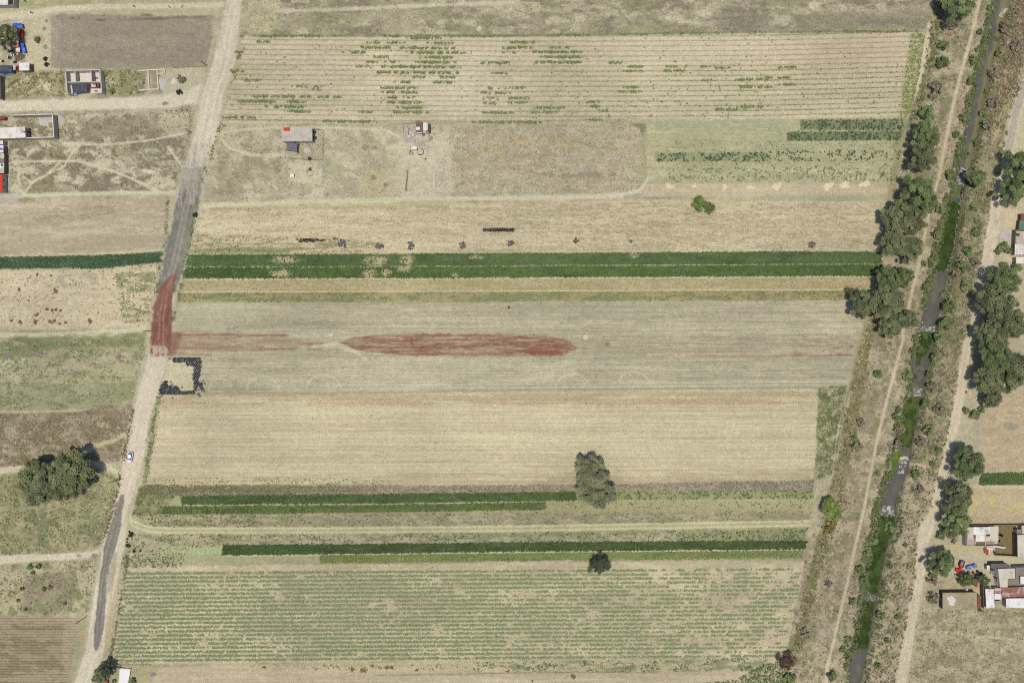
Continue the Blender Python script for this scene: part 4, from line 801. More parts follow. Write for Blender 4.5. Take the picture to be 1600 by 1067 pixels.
stuff('weeds', 'scattered low weeds on the bare fields', 'weeds', [
    sc(F3, 2600, .2, S(142, 130, 102, 1.2), (12, 6, .44), 3), sc(F3, 500, .3, G_olv, (14, 8, .5), 3),
    sc(F6, 5200, .17, S(142, 130, 96, 1.15), (22, 2.5, .50), 2), sc(F6, 500, .18, S(120, 108, 84), (30, 8, .45), 2), sc([(295, 366), (600, 378), (600, 396), (293, 396)], 700, .26, G_olv, (20, 4, .48), 3),
    sc([(277, 458), (1366, 454), (1362, 470), (276, 473)], 2200, .26, S(112, 124, 70, 1.2), (14, 5, .47), 3), sc([(286, 437), (1374, 433), (1368, 451), (281, 455)], 900, .22, S(150, 142, 96, 1.2), None, 3),
    sc(F8, 260, .16, S(126, 114, 86), (30, 10, .5), 2), sc([(230, 746), (600, 748), (600, 760), (228, 760)], 260, .28, G_mid, (20, 5, .5)), sc([(250, 617), (1278, 610), (1278, 634), (250, 634)], 420, .18, S(134, 118, 90), (30, 6, .5), 2),
    sc(SC2, 700, .36, S(96, 106, 68, 1.2), (16, 7, .47)), sc(SC3, 900, .36, S(82, 98, 66, 1.2), (16, 6, .44)), sc([(190, 866), (290, 864), (285, 886), (190, 888)], 160, .4, S(76, 92, 58, 1.2)),
    sc(WC, 620, .42, S(108, 120, 72, 1.2), (8, 8, .46)), sc(L4, 260, .4, S(120, 96, 66, 1.15), (14, 6, .5)), sc(L4, 300, .22, S(116, 100, 70, 1.1), None, 3), sc([(180, 425), (245, 415), (236, 500), (190, 505)], 300, .34, G_mid, (18, 5, .5)),
    sc([(740, 1034), (1200, 1027), (1190, 1048), (740, 1049)], 900, .32, S(88, 112, 70, 1.2), (14, 5, .52)), sc([(1185, 1040), (1230, 1030), (1225, 1067), (1080, 1068), (1150, 1062)], 500, .4, S(84, 104, 62, 1.2)), sc([(390, 1038), (730, 1036), (730, 1046), (390, 1046)], 160, .3, G_mid, (14, 5, .5)), sc(F7, 220, .14, S(110, 104, 80), None, 2)])
def verge(pts, n, w, col):
    P_ = np.array(pts, float); t = rng.random(n) * (len(P_) - 1); i = t.astype(int); f = (t - i)[:, None]; q = P_[i] * (1 - f) + P_[i + 1] * f; q[:, 0] += rng.normal(size=n) * w; q[:, 1] += rng.normal(size=n) * 2
    q = q[fbm(q[:, 0] / 9, q[:, 1] / 9, 95, 3) > .45]; return tufts(q, .32, .3, 6, .3, col, .2)
stuff('verge_weeds', 'green weeds along the edges of the main road', 'weeds', [verge([(345, 195), (322, 262), (305, 330), (292, 395), (282, 450), (272, 500)], 420, 1.8, S(116, 124, 84, 1.2)), verge([(258, 600), (248, 620), (238, 680), (228, 740), (216, 790)], 420, 2.8, S(122, 128, 90, 1.2)), verge([(200, 870), (185, 960), (172, 1035)], 200, 1.6, S(120, 124, 84, 1.2)), verge([(262, 310), (258, 380), (250, 420), (244, 460)], 220, 1.6, S(122, 124, 92, 1.2)), verge([(208, 640), (196, 700), (188, 745), (178, 790), (162, 845)], 360, 1.8, S(118, 108, 80, 1.2)), verge([(378, 56), (372, 100), (350, 185)], 160, 1.8, S(120, 122, 80, 1.2))])
stuff('weeds', 'green weeds fringing the left ends of the lower crop strips', 'weeds', [sc([(222, 757), (420, 759), (400, 773), (285, 775), (250, 790), (245, 806), (205, 806)], 700, .34, S(104, 114, 68, 1.2), (14, 6, .44), 5), sc([(215, 806), (420, 804), (400, 822), (230, 822)], 300, .32, S(110, 116, 74, 1.2), (14, 6, .46), 5)])
stuff('dry_grass', 'tufts of dry grass and low scrub on the rough ground', 'grass', [
    sc(TOPP, 2600, .32, S(136, 128, 104, 1.2), (30, 14, .46), 3), sc(TOPP, 1300, .34, S(142, 144, 92, 1.2), (22, 12, .5), 3),
    sc(WL, 2200, .34, S(130, 122, 96, 1.2), (14, 9, .46), 3), sc(PL, 1500, .3, S(142, 134, 104, 1.2), (16, 12, .48), 3), sc(L6, 1900, .36, S(136, 124, 102, 1.2), (16, 12, .42), 4), sc(L6, 300, .6, S(122, 110, 66, 1.2), (10, 8, .5)),
    sc(L5, 1800, .38, S(122, 132, 82, 1.2), (20, 8, .48)), sc(L7, 2200, .4, S(112, 122, 72, 1.2), (16, 12, .46)), sc(L7, 900, .34, S(150, 138, 106, 1.2), None, 3), sc(L8, 1000, .42, S(130, 122, 92, 1.2), (10, 10, .48)), sc(BR, 2200, .4, S(134, 124, 98, 1.2), (14, 10, .46), 3), sc(BR, 900, .4, S(122, 126, 78, 1.2), (18, 12, .5)),
    sc(SC1, 1900, .45, S(146, 134, 118, 1.2), None, 4, .5), sc([(228, 760), (520, 759), (520, 774), (222, 772)], 500, .4, S(116, 122, 72, 1.2), (16, 5, .45)), sc([(-20, 112), (100, 112), (102, 150), (-20, 152)], 500, .4, S(116, 114, 72, 1.2), (10, 8, .45)), sc([(162, 110), (228, 110), (228, 146), (165, 148)], 320, .4, S(112, 116, 66, 1.2), (10, 8, .46))])
PT = [p for p in ()]
def off_paths(p, wmin=4.5, over=1.5):
    keep = np.ones(len(p), bool)
    for i in range(len(FOOT) - 1): keep &= seg_dist(p[:, 0], p[:, 1], FOOT[i], FOOT[i + 1])[0] > wmin
    return keep & (sdf_pts(p) > over)
def sdf_pts(p):
    i = np.clip(((p[:, 0] - gx[0]) / STEP).round().astype(int), 0, NX - 1); j = np.clip(((p[:, 1] - gy[0]) / STEP).round().astype(int), 0, NY - 1)
    return dcan[j, i]
def bankscrub(pts, n, rad, col, noise=None, nl=6, hgt=.6, leaf=.40, seed=0, var=.25, over=1.5):
    nl = int(nl * 1.7); p = rand_in(pts, n); p = p[off_paths(p, 4.5, over)]
    if noise: p = p[fbm(p[:, 0] / noise[0], p[:, 1] / noise[1], 90 + seed, 3) > noise[2]]
    return tufts(p, rad * (.5 + 1.0 * rng.random(len(p))), hgt, nl, leaf, col, var)
LBi = [p for p in LB]; edgeL = [(a - 10, y) for (y, a, b) in CANAL] + [(a + 3, y) for (y, a, b) in CANAL[::-1]]; edgeR = [(b - 2, y) for (y, a, b) in CANAL] + [(b + 12, y) for (y, a, b) in CANAL[::-1]]
stuff('bank_brush', 'dry brush and weeds covering the left canal bank', 'brush', [bankscrub(LBi, 3400, .42, S(164, 152, 128, 1.25), (14, 14, .44), 5), bankscrub(LBi, 900, .5, S(120, 116, 76, 1.2), (14, 14, .52)), bankscrub(LBi, 400, .36, S(120, 112, 94, 1.2), (9, 9, .52), 5),
     bankscrub([(1362, 480), (1375, 480), (1350, 600), (1335, 690), (1318, 765), (1300, 765), (1322, 640), (1340, 560)], 420, .6, S(122, 120, 82, 1.2)), bankscrub([(1310, 770), (1322, 772), (1280, 900), (1250, 1020), (1236, 1020), (1262, 900), (1282, 830)], 380, .6, S(120, 120, 82, 1.2)),
     bankscrub([(1468, -40), (1478, -40), (1470, 60), (1440, 170), (1425, 200), (1418, 195), (1440, 130)], 300, .6, S(112, 114, 78, 1.2)), bankscrub(edgeL, 3400, .6, S(104, 114, 74, 1.2), (10, 14, .45), 8, 1.4, over=-3)])
stuff('bank_brush', 'dense brush covering the right canal bank', 'brush', [bankscrub(RB, 3600, .48, S(152, 144, 122, 1.2), (12, 12, .44), 7, .8), bankscrub(RB, 3000, .55, S(118, 124, 86, 1.2), (14, 16, .48), 7, .8), bankscrub([(1568, -40), (1640, -40), (1600, 100), (1550, 200), (1540, 190), (1560, 60)], 700, .7, S(134, 118, 92, 1.2), None, 7, .9), bankscrub(edgeR, 1600, .55, S(104, 112, 74, 1.2), (10, 14, .46), 8, 1.3, over=-2)])

# ------------------------------------------------------------------ algae, foam on the canal
ALG = col_material('algae_mat', .9, .1, .35, 1.6, .3)
def rows_between(y0, y1, ins=0.0, ins2=None):
    ys = [r[0] for r in CANAL]; A = [r[1] for r in CANAL]; B = [r[2] for r in CANAL]; out = []
    for y in np.linspace(y0, y1, max(4, int((y1 - y0) / 6))):
        a, b = np.interp(y, ys, A), np.interp(y, ys, B); out.append((y, a + ins - 1, b - (ins if ins2 is None else ins2) + 1))
    return out
def algae(rows, label, col, col2):
    def cf(X, Y, U):
        f = fbm(X / 6, Y / 8, 71, 4)[..., None]; return lin(col) / K * (1 - sstep(.42, .6, f)) + lin(col2) / K * sstep(.42, .6, f)
    me = strip_mesh('algae_mat', rows, ZW + .03, ALG, cf, 21, 1.2, 4.0, 4.5); o = tag(link('algae_mat', me), label, 'algae', kind='stuff')
    P_ = [(a, y) for (y, a, b) in rows] + [(b, y) for (y, a, b) in rows[::-1]]; p = rand_in(P_, int(area(P_) * 2.2)); y0_, y1_ = rows[0][0], rows[-1][0]; ex = rand_in(P_, 60); ex[:, 1] = np.where(rng.random(60) < .5, y0_ - rng.random(60) ** 2 * 9, y1_ + rng.random(60) ** 2 * 9); ex[:, 0] = np.interp(ex[:, 1], [r_[0] for r_ in CANAL], [r_[1] for r_ in CANAL]) + rng.random(60) * 20; p = np.vstack([p, ex]); s = PXM * (H - ZW) / H
    P3 = np.stack([(p[:, 0] - 800) * s, (533.5 - p[:, 1]) * s, ZW + .05 + rng.random(len(p)) * .18], 1)
    c = np.array(S(*col2, 1.0)) * (1 + rng.normal(size=(len(p), 1)) * .25)
    V, F, Cc = leaf_arrays(P3, .18, np.clip(c, .003, .5), .7); link('algae_leaf', arr_mesh('algae_leaf', V, F, LEAF, Cc), o)['kind'] = 'stuff'
AC1, AC2 = (54, 68, 36), (74, 88, 46)
algae(rows_between(291, 309, 2, 4), 'small bright algae patch below the upper weir', (92, 108, 66), (112, 128, 78))
algae(rows_between(314, 424), 'long deep green algae mat beside the large trees', (52, 68, 32), (66, 82, 38))
algae(rows_between(518, 549), 'green algae mat at the middle of the canal below the foam line', AC1, (86, 112, 52))
algae([(549, 1431, 1450), (560, 1430, 1441), (572, 1430, 1437)], 'thin algae tongue along the left edge of the open water', AC1, AC2)
algae([(586, 1426, 1434), (592, 1426, 1433)], 'tiny algae tuft at the left water edge', AC1, AC2)
algae(rows_between(619, 700), 'broad algae mat above the stone dam', (56, 72, 36), (84, 100, 52))
algae([(700, 1396, 1412), (715, 1392, 1408), (730, 1389, 1400), (748, 1388, 1396)], 'bright algae fringe left of the stone dam', (86, 112, 52), (104, 128, 62))
algae(rows_between(806, 928), 'dark algae mat below the lower weir', (50, 66, 34), (72, 90, 44))
algae(rows_between(938, 1014), 'lowest dark algae mat near the bottom edge', (50, 66, 34), (68, 84, 40))
FOAM = col_material('foam', .8, .2, .3, 2.5, .4)
def foam(rows, label, c1=(206, 206, 204), c2=(150, 150, 146), n=40):
    def cf(X, Y, U):
        f = sstep(.44, .66, fbm(X / 3, Y / 3, 73, 4, .65))[..., None]; return lin(c1) / K * f + lin(c2) / K * (1 - f)
    o = tag(link('foam', strip_mesh('foam', rows, ZW + .05, FOAM, cf, 25, .8, 3.0, 3.2)), label, 'foam', kind='stuff')
    P_ = [(a, y) for (y, a, b) in rows] + [(b, y) for (y, a, b) in rows[::-1]]; p = rand_in(P_, n); s = PXM * (H - ZW) / H
    P3 = np.stack([(p[:, 0] - 800) * s, (533.5 - p[:, 1]) * s, np.full(len(p), ZW + .1)], 1)
    V, F, Cc = leaf_arrays(P3, .11, np.array(S(214, 214, 208)), .9, .7); link('foam_fleck', arr_mesh('foam_fleck', V, F, LEAF, Cc), o)['kind'] = 'stuff'
foam(rows_between(264, 290, 1, 3), 'grey rippled foam below the upper weir', (176, 176, 178), (104, 103, 98), 60)
foam(rows_between(509, 518), 'narrow foam line above the middle algae mat', (190, 190, 188), (102, 101, 95))
foam(rows_between(606, 619), 'foam patch above the broad algae mat', (196, 198, 196), (102, 102, 94))
foam([(716, 1407, 1418), (726, 1404, 1416), (740, 1402, 1414)], 'white foam streaks running below the stone dam', (190, 190, 190), (100, 99, 95), 30)
foam(rows_between(790, 806), 'white foam collected above the dark algae mat', (202, 204, 206), (102, 102, 96), 60)
foam(rows_between(927, 938), 'grey foam gap between the two lowest algae mats', (150, 152, 148), (98, 98, 90))
foam([(12, 1566, 1576), (20, 1562, 1572), (28, 1560, 1566)], 'small foam patch at the top of the canal', (190, 192, 186), (132, 130, 110), 20)
# pale flecks along the algae edge
p = np.stack([np.interp(yy := 300 + rng.random(60) * 130, [r[0] for r in CANAL], [r[2] for r in CANAL]) - 1 + rng.normal(size=60), yy], 1); s = PXM * (H - ZW) / H
P3 = np.stack([(p[:, 0] - 800) * s, (533.5 - p[:, 1]) * s, np.full(60, ZW + .2)], 1)
stuff('litter', 'pale flecks of litter along the algae edge', 'litter', leaf_arrays(P3, .15, np.array(S(226, 226, 216)), .9, .8))

# ------------------------------------------------------------------ trees and shrubs
def crown_mesh(name, seed, nclump, nleaf, leafL, c_lo, c_hi, flat=.8, spread=.9, csize=(.13, .27), up=.42):
    r = np.random.default_rng(seed); cents = []
    lob = r.random(8) * 2 * np.pi
    for i in range(nclump):
        d = r.normal(size=3); d /= np.linalg.norm(d); d[2] = abs(d[2]) * 1.35 - .45 + r.normal() * .12
        th = math.atan2(d[1], d[0]); lobe = 1 + .08 * math.sin(2 * th + lob[0]) + .08 * math.sin(3 * th + lob[1]) + .08 * math.sin(5 * th + lob[2])
        q = spread * (.35 + .65 * r.random() ** .5) * lobe
        cents.append((d[0] * q, d[1] * q, d[2] * q * flat))
    cents = np.array(cents); cs = csize[0] + r.random(nclump) * (csize[1] - csize[0]); ct = r.random(nclump)
    which = r.integers(0, nclump, nleaf); dd = r.normal(size=(nleaf, 3)); dd /= np.linalg.norm(dd, axis=1)[:, None]; dd[:, 2] = dd[:, 2] * .75 + .15
    rr = (.35 + .65 * r.random(nleaf)) * cs[which]; P = cents[which] + dd * rr[:, None]
    tone = np.clip(ct[which] * .9 + (r.random(nleaf) - .5) * .25, 0, 1)[:, None]
    cc = np.array(c_lo) * (1 - tone) + np.array(c_hi) * tone; cc = cc * (1 + r.normal(size=(nleaf, 1)) * .14)
    V, F, Cc = leaf_arrays(P, leafL * (.7 + .6 * r.random(nleaf)), np.clip(cc, .004, .5), up, .6, dd + np.array([0, 0, .35]), r)
    return arr_mesh(name, V, F, LEAF, Cc)
OL0, OL1 = S(80, 85, 61, 1.35), S(116, 123, 86, 1.55); GR0, GR1 = S(74, 86, 57, 1.35), S(114, 128, 82, 1.55); GY0, GY1 = S(88, 93, 71, 1.4), S(122, 127, 96, 1.55)
BR0, BR1 = S(88, 104, 52, 1.3), S(124, 140, 76, 1.45); RB0, RB1 = S(80, 64, 52, 1.2), S(116, 92, 74, 1.2); DB0, DB1 = S(54, 64, 48, 1.3), S(86, 96, 70, 1.4)
CR = {'olive': [crown_mesh('crown_olive', 100 + i, 54, 13000, .034, OL0, OL1) for i in range(5)],
      'green': [crown_mesh('crown_green', 120 + i, 50, 13000, .034, GR0, GR1) for i in range(4)],
      'grey': [crown_mesh('crown_grey', 140 + i, 60, 11000, .034, GY0, GY1, .8, .9, (.12, .23)) for i in range(2)],
      'dark': [crown_mesh('crown_dark', 150 + i, 60, 6000, .042, DB0, DB1) for i in range(2)],
      'bright': [crown_mesh('crown_bright', 160 + i, 36, 4200, .055, BR0, BR1, .8, .8, (.2, .34)) for i in range(2)]}
BU = {'g': [crown_mesh('bush_green', 200 + i, 16, 700, .13, GR0, GR1, .75, .75, (.2, .38)) for i in range(4)], 'd': [crown_mesh('bush_dry', 220 + i, 18, 620, .11, S(104, 96, 82, 1.3), S(152, 142, 122, 1.3), .6, .85, (.16, .3)) for i in range(3)],
      'y': [crown_mesh('bush_yellow', 240 + i, 18, 700, .12, S(112, 108, 56, 1.3), S(140, 136, 76, 1.3), .6, .85, (.16, .32)) for i in range(2)], 'k': [crown_mesh('bush_dark', 250 + i, 14, 620, .13, S(44, 44, 34, 1.2), S(70, 66, 48, 1.3), .7, .75, (.2, .34)) for i in range(2)],
      'r': [crown_mesh('bush_rust', 260 + i, 40, 2200, .06, RB0, RB1, .75, .85, (.14, .28)) for i in range(2)], 'b': [crown_mesh('bush_brown', 270 + i, 12, 420, .15, S(104, 84, 56, 1.25), S(136, 112, 76, 1.25), .45, .8, (.2, .35)) for i in range(3)]}
BARK = M('bark', (.10, .078, .058), .95, .3, 3, bump=.5)
def trunk_mesh(seed):
    r = random.Random(seed); mb = MB(); top = Vector((r.uniform(-.06, .06), r.uniform(-.06, .06), .46)); mb.tube((0, 0, -.02), top * .5, .055, .043, 9); mb.tube(top * .5, top, .043, .035, 9)
    for i in range(6):
        a = i * 1.05 + r.uniform(-.3, .3); b0 = top * r.uniform(.6, 1); mid = b0 + Vector((math.cos(a) * .2, math.sin(a) * .2, r.uniform(.10, .2))); end = mid + Vector((math.cos(a + .3) * .25, math.sin(a + .3) * .25, r.uniform(.08, .25)))
        mb.tube(b0, mid, .026, .018, 6); mb.tube(mid, end, .018, .006, 6)
    me = bpy.data.meshes.new('trunk'); me.from_pydata(mb.v, [], mb.f); me.materials.append(BARK); me.update(); return me
TR = [trunk_mesh(i) for i in range(3)]
tn = [0]
def tree(px, py, r, h, kind, label, group=None, sy=1.0, rot=None, name='broadleaf_tree', extra=()):
    """px, py = middle of the crown as seen from above; h = tree height, r = crown radius (plan units)"""
    tn[0] += 1; i = tn[0]; zc = h * .6; b = W(px, py, zc); gz = float(ground_z(np.array([800 + b.x / PXM]), np.array([533.5 - b.y / PXM]))[0])
    e = empty(name, (b.x, b.y, gz)); R = r * PXM
    link('trunk', TR[i % 3], e, (0, 0, 0), i * 1.3, (h * .7, h * .7, h))
    cm = CR[kind][i % len(CR[kind])]; vz = h * .42 / .95
    link('crown', cm, e, (0, 0, zc - gz), i * 2.1 if rot is None else rot, (R * 1.2, R * 1.2 * sy, vz))
    for (dx, dy, dr, dh) in extra: q = W(px + dx, py + dy, zc * dh); link('crown', CR[kind][(i + 1) % len(CR[kind])], e, (q.x - b.x, q.y - b.y, zc * dh - gz), i * 1.1, (dr * PXM * 1.2, dr * PXM * 1.2, vz * .8))
    return tag(e, label, 'tree', group)
RG = 'trees along the left canal bank'
for a in [(1446, 214, 25, 10, 'green', 'upper tree of the pair beside the dark vegetable beds'), (1441, 247, 24, 10, 'olive', 'lower tree of the pair beside the dark vegetable beds'),
          (1434, 302, 29, 11, 'green', 'topmost tree of the long clump above the green crop beds'), (1450, 318, 17, 9, 'green', 'small tree on the canal side of the long clump'), (1408, 340, 28, 10, 'olive', 'field side tree jutting from the long clump'), (1426, 345, 24, 10, 'olive', 'middle tree of the long clump by the footpath'), (1399, 378, 25, 10, 'olive', 'low left tree ending the long clump'), (1422, 388, 21, 9, 'olive', 'low right tree ending the long clump'),
          (1388, 436, 22, 10, 'green', 'upper left tree of the clump right of the grey field'), (1412, 433, 17, 9, 'green', 'upper right tree of the clump right of the grey field'), (1349, 474, 24, 9, 'olive', 'leftmost tree reaching over the grey field corner'), (1386, 470, 30, 11, 'olive', 'large central tree of the clump right of the grey field'), (1393, 504, 23, 9, 'olive', 'lowest tree of the clump right of the grey field'), (1418, 498, 16, 8, 'olive', 'small tree of that clump nearest the footpath')]: tree(a[0], a[1], a[2] * .84, *a[3:], group=RG)
RG2 = 'trees right of the canal road'
for a in [(1594, 262, 28, 11, 'green', 'upper tree at the right edge above the bare lot'), (1580, 302, 22, 9, 'green', 'lower tree overhanging the bare lot at the right edge'), (1566, 440, 27, 11, 'green', 'top tree of the tall row right of the road'), (1556, 478, 28, 11, 'olive', 'second tree of the tall row right of the road'), (1578, 505, 28, 11, 'olive', 'right side tree in the middle of the tall row'), (1552, 520, 24, 10, 'olive', 'roadside tree in the middle of the tall row'), (1557, 556, 28, 11, 'green', 'fifth tree of the tall row right of the road'), (1546, 590, 26, 10, 'olive', 'roadside tree near the lower end of the tall row'), (1580, 578, 30, 11, 'olive', 'widest tree at the lower end of the tall row'), (1551, 622, 16, 7, 'olive', 'smallest tree ending the tall row'),
          (1513, 724, 27, 10, 'green', 'bushy tree between road and brown field'), (1500, 775, 24, 9, 'olive', 'olive tree just above the farm track'), (1494, 812, 24, 9, 'green', 'tree touching the white roofed farmhouse'), (1471, 882, 22, 9, 'green', 'round tree by the road in front of the farmyard'), (1511, 906, 11.5, 5, 'green', 'small tree beside the blue drums'), (1537, 907, 9, 4.5, 'green', 'smallest tree against the white house wall')]: tree(a[0], a[1], a[2] * .88, *a[3:], group=RG2)
tree(1496, 4, 26, 10, 'green', 'tree at the top edge beside the footpath', RG); 
tree(112, 736, 30, 11, 'olive', 'right darker half of the big tree pair on the left', extra=[(-8, 26, 18, .8)]); tree(66, 758, 32, 11, 'olive', 'left broader half of the big tree pair on the left', extra=[(-6, -24, 18, .85)])
tree(930, 760, 30, 10, 'grey', 'lone grey green tree standing in the crop strips', sy=1.0, rot=.1, extra=[(-11, -29, 17, .95), (-5, -12, 25, 1.0)])
tree(936, 882, 15, 5, 'dark', 'small dark spiky tree on the edge of the striped field')
tree(1094, 319, 11, 4, 'bright', 'bright green bushy tree below the straw heaps'); tree(1109, 325, 8, 2.5, 'green', 'low darker shrub leaning against the bright green tree')
tree(5, 55, 16.5, 8, 'olive', 'dark tree beside the blue and red tarps'); tree(166, 1045, 11, 6, 'dark', 'dark blue green tree beside the white tarp'); tree(158, 1056, 12, 4, 'olive', 'olive bush between road and dark tree at bottom left')
tree(1298, 797, 16, 5, 'bright', 'bright green round tree at the foot of the canal bank'); tree(1524, 278, 14, 5, 'green', 'round green tree leaning over the canal foam')
sn = [0]
def shrub(px, py, r, kind, label, group, hh=None):
    sn[0] += 1; i = sn[0]; R = r * PXM; h = hh or R * 1.1; b = W(px, py, h * .5); gz = float(ground_z(np.array([800 + b.x / PXM]), np.array([533.5 - b.y / PXM]))[0])
    o = link('shrub', BU[kind][i % len(BU[kind])], None, (b.x, b.y, gz + h * .42), i * 1.7, (R * 1.1, R * 1.1, h * .75)); return tag(o, label, 'shrub', group)
LGRN = ('green shrub on the canal bank', 'green shrubs on the canal bank'); LDRY = ('dry grey shrub on the canal bank', 'dry shrubs on the canal bank')
GSH = ((1519, 126, 8), (1522, 95, 8), (1532, 50, 6), (1527, 78, 4), (1562, 82, 6), (1507, 185, 8), (1495, 210, 7), (1545, 142, 5), (1562, 57, 6), (1486, 272, 9), (1470, 327, 8), (1465, 367, 8), (1460, 407, 9), (1466, 387, 7), (1525, 362, 8), (1530, 348, 4), (1512, 392, 9), (1507, 417, 12), (1509, 447, 9), (1449, 448, 8), (1445, 412, 5), (1485, 480, 13), (1480, 505, 12), (1477, 460, 6), (1372, 584, 8), (1455, 585, 7), (1427, 548, 7), (1419, 589, 8), (1400, 651, 7), (1452, 674, 10), (1467, 704, 6), (1335, 684, 6), (1432, 741, 8), (1457, 724, 5), (1395, 827, 9), (1371, 828, 8), (1345, 890, 8), (1358, 862, 8), (1349, 905, 7), (1332, 940, 7), (1325, 1000, 6), (1402, 964, 4.5), (1377, 962, 7), (1385, 927, 5), (1392, 885, 5), (1415, 852, 4), (1327, 1030, 7), (1300, 1057, 9), (1235, 1060, 10), (1475, 70, 9), (1474, 98, 12), (1449, 178, 13), (1515, 240, 7), (1540, 175, 7), (1405, 640, 6), (1468, 528, 9), (1462, 560, 8), (1448, 630, 8), (1365, 845, 9), (1372, 740, 5), (1375, 800, 5), (1318, 1015, 6), (1386, 1000, 5), (1372, 1040, 6), (1530, 220, 7), (1522, 325, 7))
canx = lambda y: np.interp(y, [r_[0] for r_ in CANAL], [(r_[1] + r_[2]) / 2 for r_ in CANAL])
def bank_shrubs(lst, kind, adj, grp):
    for side in ('left', 'right'):
        sel = sorted([s_ for s_ in lst if (s_[0] < canx(s_[1])) == (side == 'left')], key=lambda s_: s_[1])
        for k_, (x, y, r) in enumerate(sel): shrub(x, y, r, kind, '%s %s shrub from the top on the %s canal bank' % (ordinal(k_ + 1), adj, side), grp)
bank_shrubs(GSH, 'g', 'green', LGRN[1])
DSH = ((1488, 36, 11), (1462, 140, 13), (1556, 110, 9), (1553, 160, 9), (1545, 195, 9), (1407, 671, 9), (1400, 697, 10), (1340, 697, 9), (1458, 606, 9), (1468, 640, 10), (1440, 690, 8), (1295, 912, 6), (1258, 990, 8), (1345, 660, 7), (1436, 765, 8), (1496, 430, 9), (1525, 410, 8), (1575, 40, 10), (1590, 70, 10), (1516, 300, 9))
bank_shrubs(DSH, 'd', 'dry grey', LDRY[1])
shrub(1230, 1032, 15, 'r', 'rust brown bush in the bottom right corner of the striped field', None, 3); shrub(1296, 826, 10, 'y', 'yellowish bush below the bright green round tree', None)
shrub(282, 123, 7, 'd', 'dark leafless grey bush right of the white gravel', None); shrub(279, 144, 5, 'k', 'dark clump beside the dirt side street junction', None); shrub(305, 336, 4.5, 'k', 'dark round bush on the right edge of the dark road', None)
shrub(57, 62, 5, 'g', 'small green shrub left of the ploughed plot', None)
for (x, y, r) in ((70, 92, 4), (72, 101, 4)): shrub(x, y, r, 'k', 'dark weed clump on the left edge of the ploughed plot', 'dark clumps by the ploughed plot')
shrub(174, 143, 4.5, 'g', 'small green shrub below the roofless house', None); shrub(204, 835, 4.5, 'k', 'dark bush at the bend of the two rut track', None)
for (x, y, r) in ((201.5, 830, 1.8), (198.6, 842, 1.9), (198.2, 846.5, 1.6), (198, 852, 3), (202, 853, 2.4), (209, 861, 3), (219.5, 860, 1.9)): shrub(x, y, r, 'k', 'low blackish tuft beside the narrow asphalt road', 'blackish tufts by the asphalt road')
for k_, (x, y, r) in enumerate(sorted(((46, 886, 5), (60, 885, 5), (51, 895, 3.5), (68, 920, 4), (78, 918, 4), (101, 943, 3), (39, 952, 3.5), (28, 938, 3), (34, 920, 4)))): shrub(x, y, r, 'g', ordinal(k_ + 1) + ' green shrub from the left in the scrub above the brown ridged plot', 'shrubs above the brown ridged plot')
for k_, (x, y, r) in enumerate(sorted(((29, 453, 4), (86, 455, 5), (73, 483, 3.5), (81, 485, 3), (87, 484, 3), (94, 485, 3), (56, 492, 4.5), (55, 503, 5), (78, 502, 5), (85, 501, 4), (93, 506, 3), (102, 504, 3), (31, 503, 4), (17, 501, 3), (140, 503, 6), (58, 429, 3), (79, 431, 2.5)))): shrub(x, y, r * .75, 'b', ordinal(k_ + 1) + ' brown weed clump from the left on the pale sandy field', 'brown weeds on the sandy field', .5)
for (x, y, r) in ((568, 1047, 5), (550, 1046, 3), (604, 1043, 3.4), (612, 1043, 3.2), (582, 1040, 2)): shrub(x, y, r, 'y', 'small yellow green bush on the bottom tan field', 'yellow green bushes at the bottom', .6)
for (x, y, r) in ((413, 1042, 2.6), (651, 1047, 2.4), (896, 1057, 4), (832, 1063, 2)): shrub(x, y, r, 'b', 'brown tuft on the bottom tan field', 'brown tufts at the bottom', .4)
for (x, y, r, lb) in ((1569, 386, 9, 'big green bush right below the pale concrete pad'), (1560, 392, 6, 'small green bush nearest the road below the pale pad'), (1577, 392, 6, 'small green bush nearest the slatted roof'), (1570, 416, 8, 'left green bush below the plain white slab roof'), (1588, 418, 9, 'right green bush below the plain white slab roof')): shrub(x, y, r, 'g', lb, 'garden bushes at the right edge')
for (x, y, r) in ((1470, 836, 8), (1478, 828, 7)): shrub(x, y, r, 'g', 'low green bush between road and farmhouse', 'low bushes by the farmhouse')
shrub(1490, 840, 9, 'd', 'dry brush heap left of the farmhouse', None); shrub(1457, 905, 9, 'd', 'dry grey bush below the round tree', None); shrub(1458, 935, 10, 'd', 'dry thorny scrub left of the concrete slab roof', None); shrub(1532, 953, 4, 'g', 'small green shrub below the red tin roof', None)
for (x, y, r) in ((1525, 648, 9), (1534, 640, 6), (1510, 642, 6)): shrub(x, y, r, 'g', 'green undergrowth below the tall tree row', 'undergrowth below the tree row')
shrub(178, 1064, 4, 'g', 'green bush at the bottom edge beside the red cloth', None); shrub(207, 1064, 6, 'g', 'green bush at the bottom edge beside the white tarp', None); shrub(1462, 872, 5, 'd', 'dry twigs at the foot of the round tree', None)

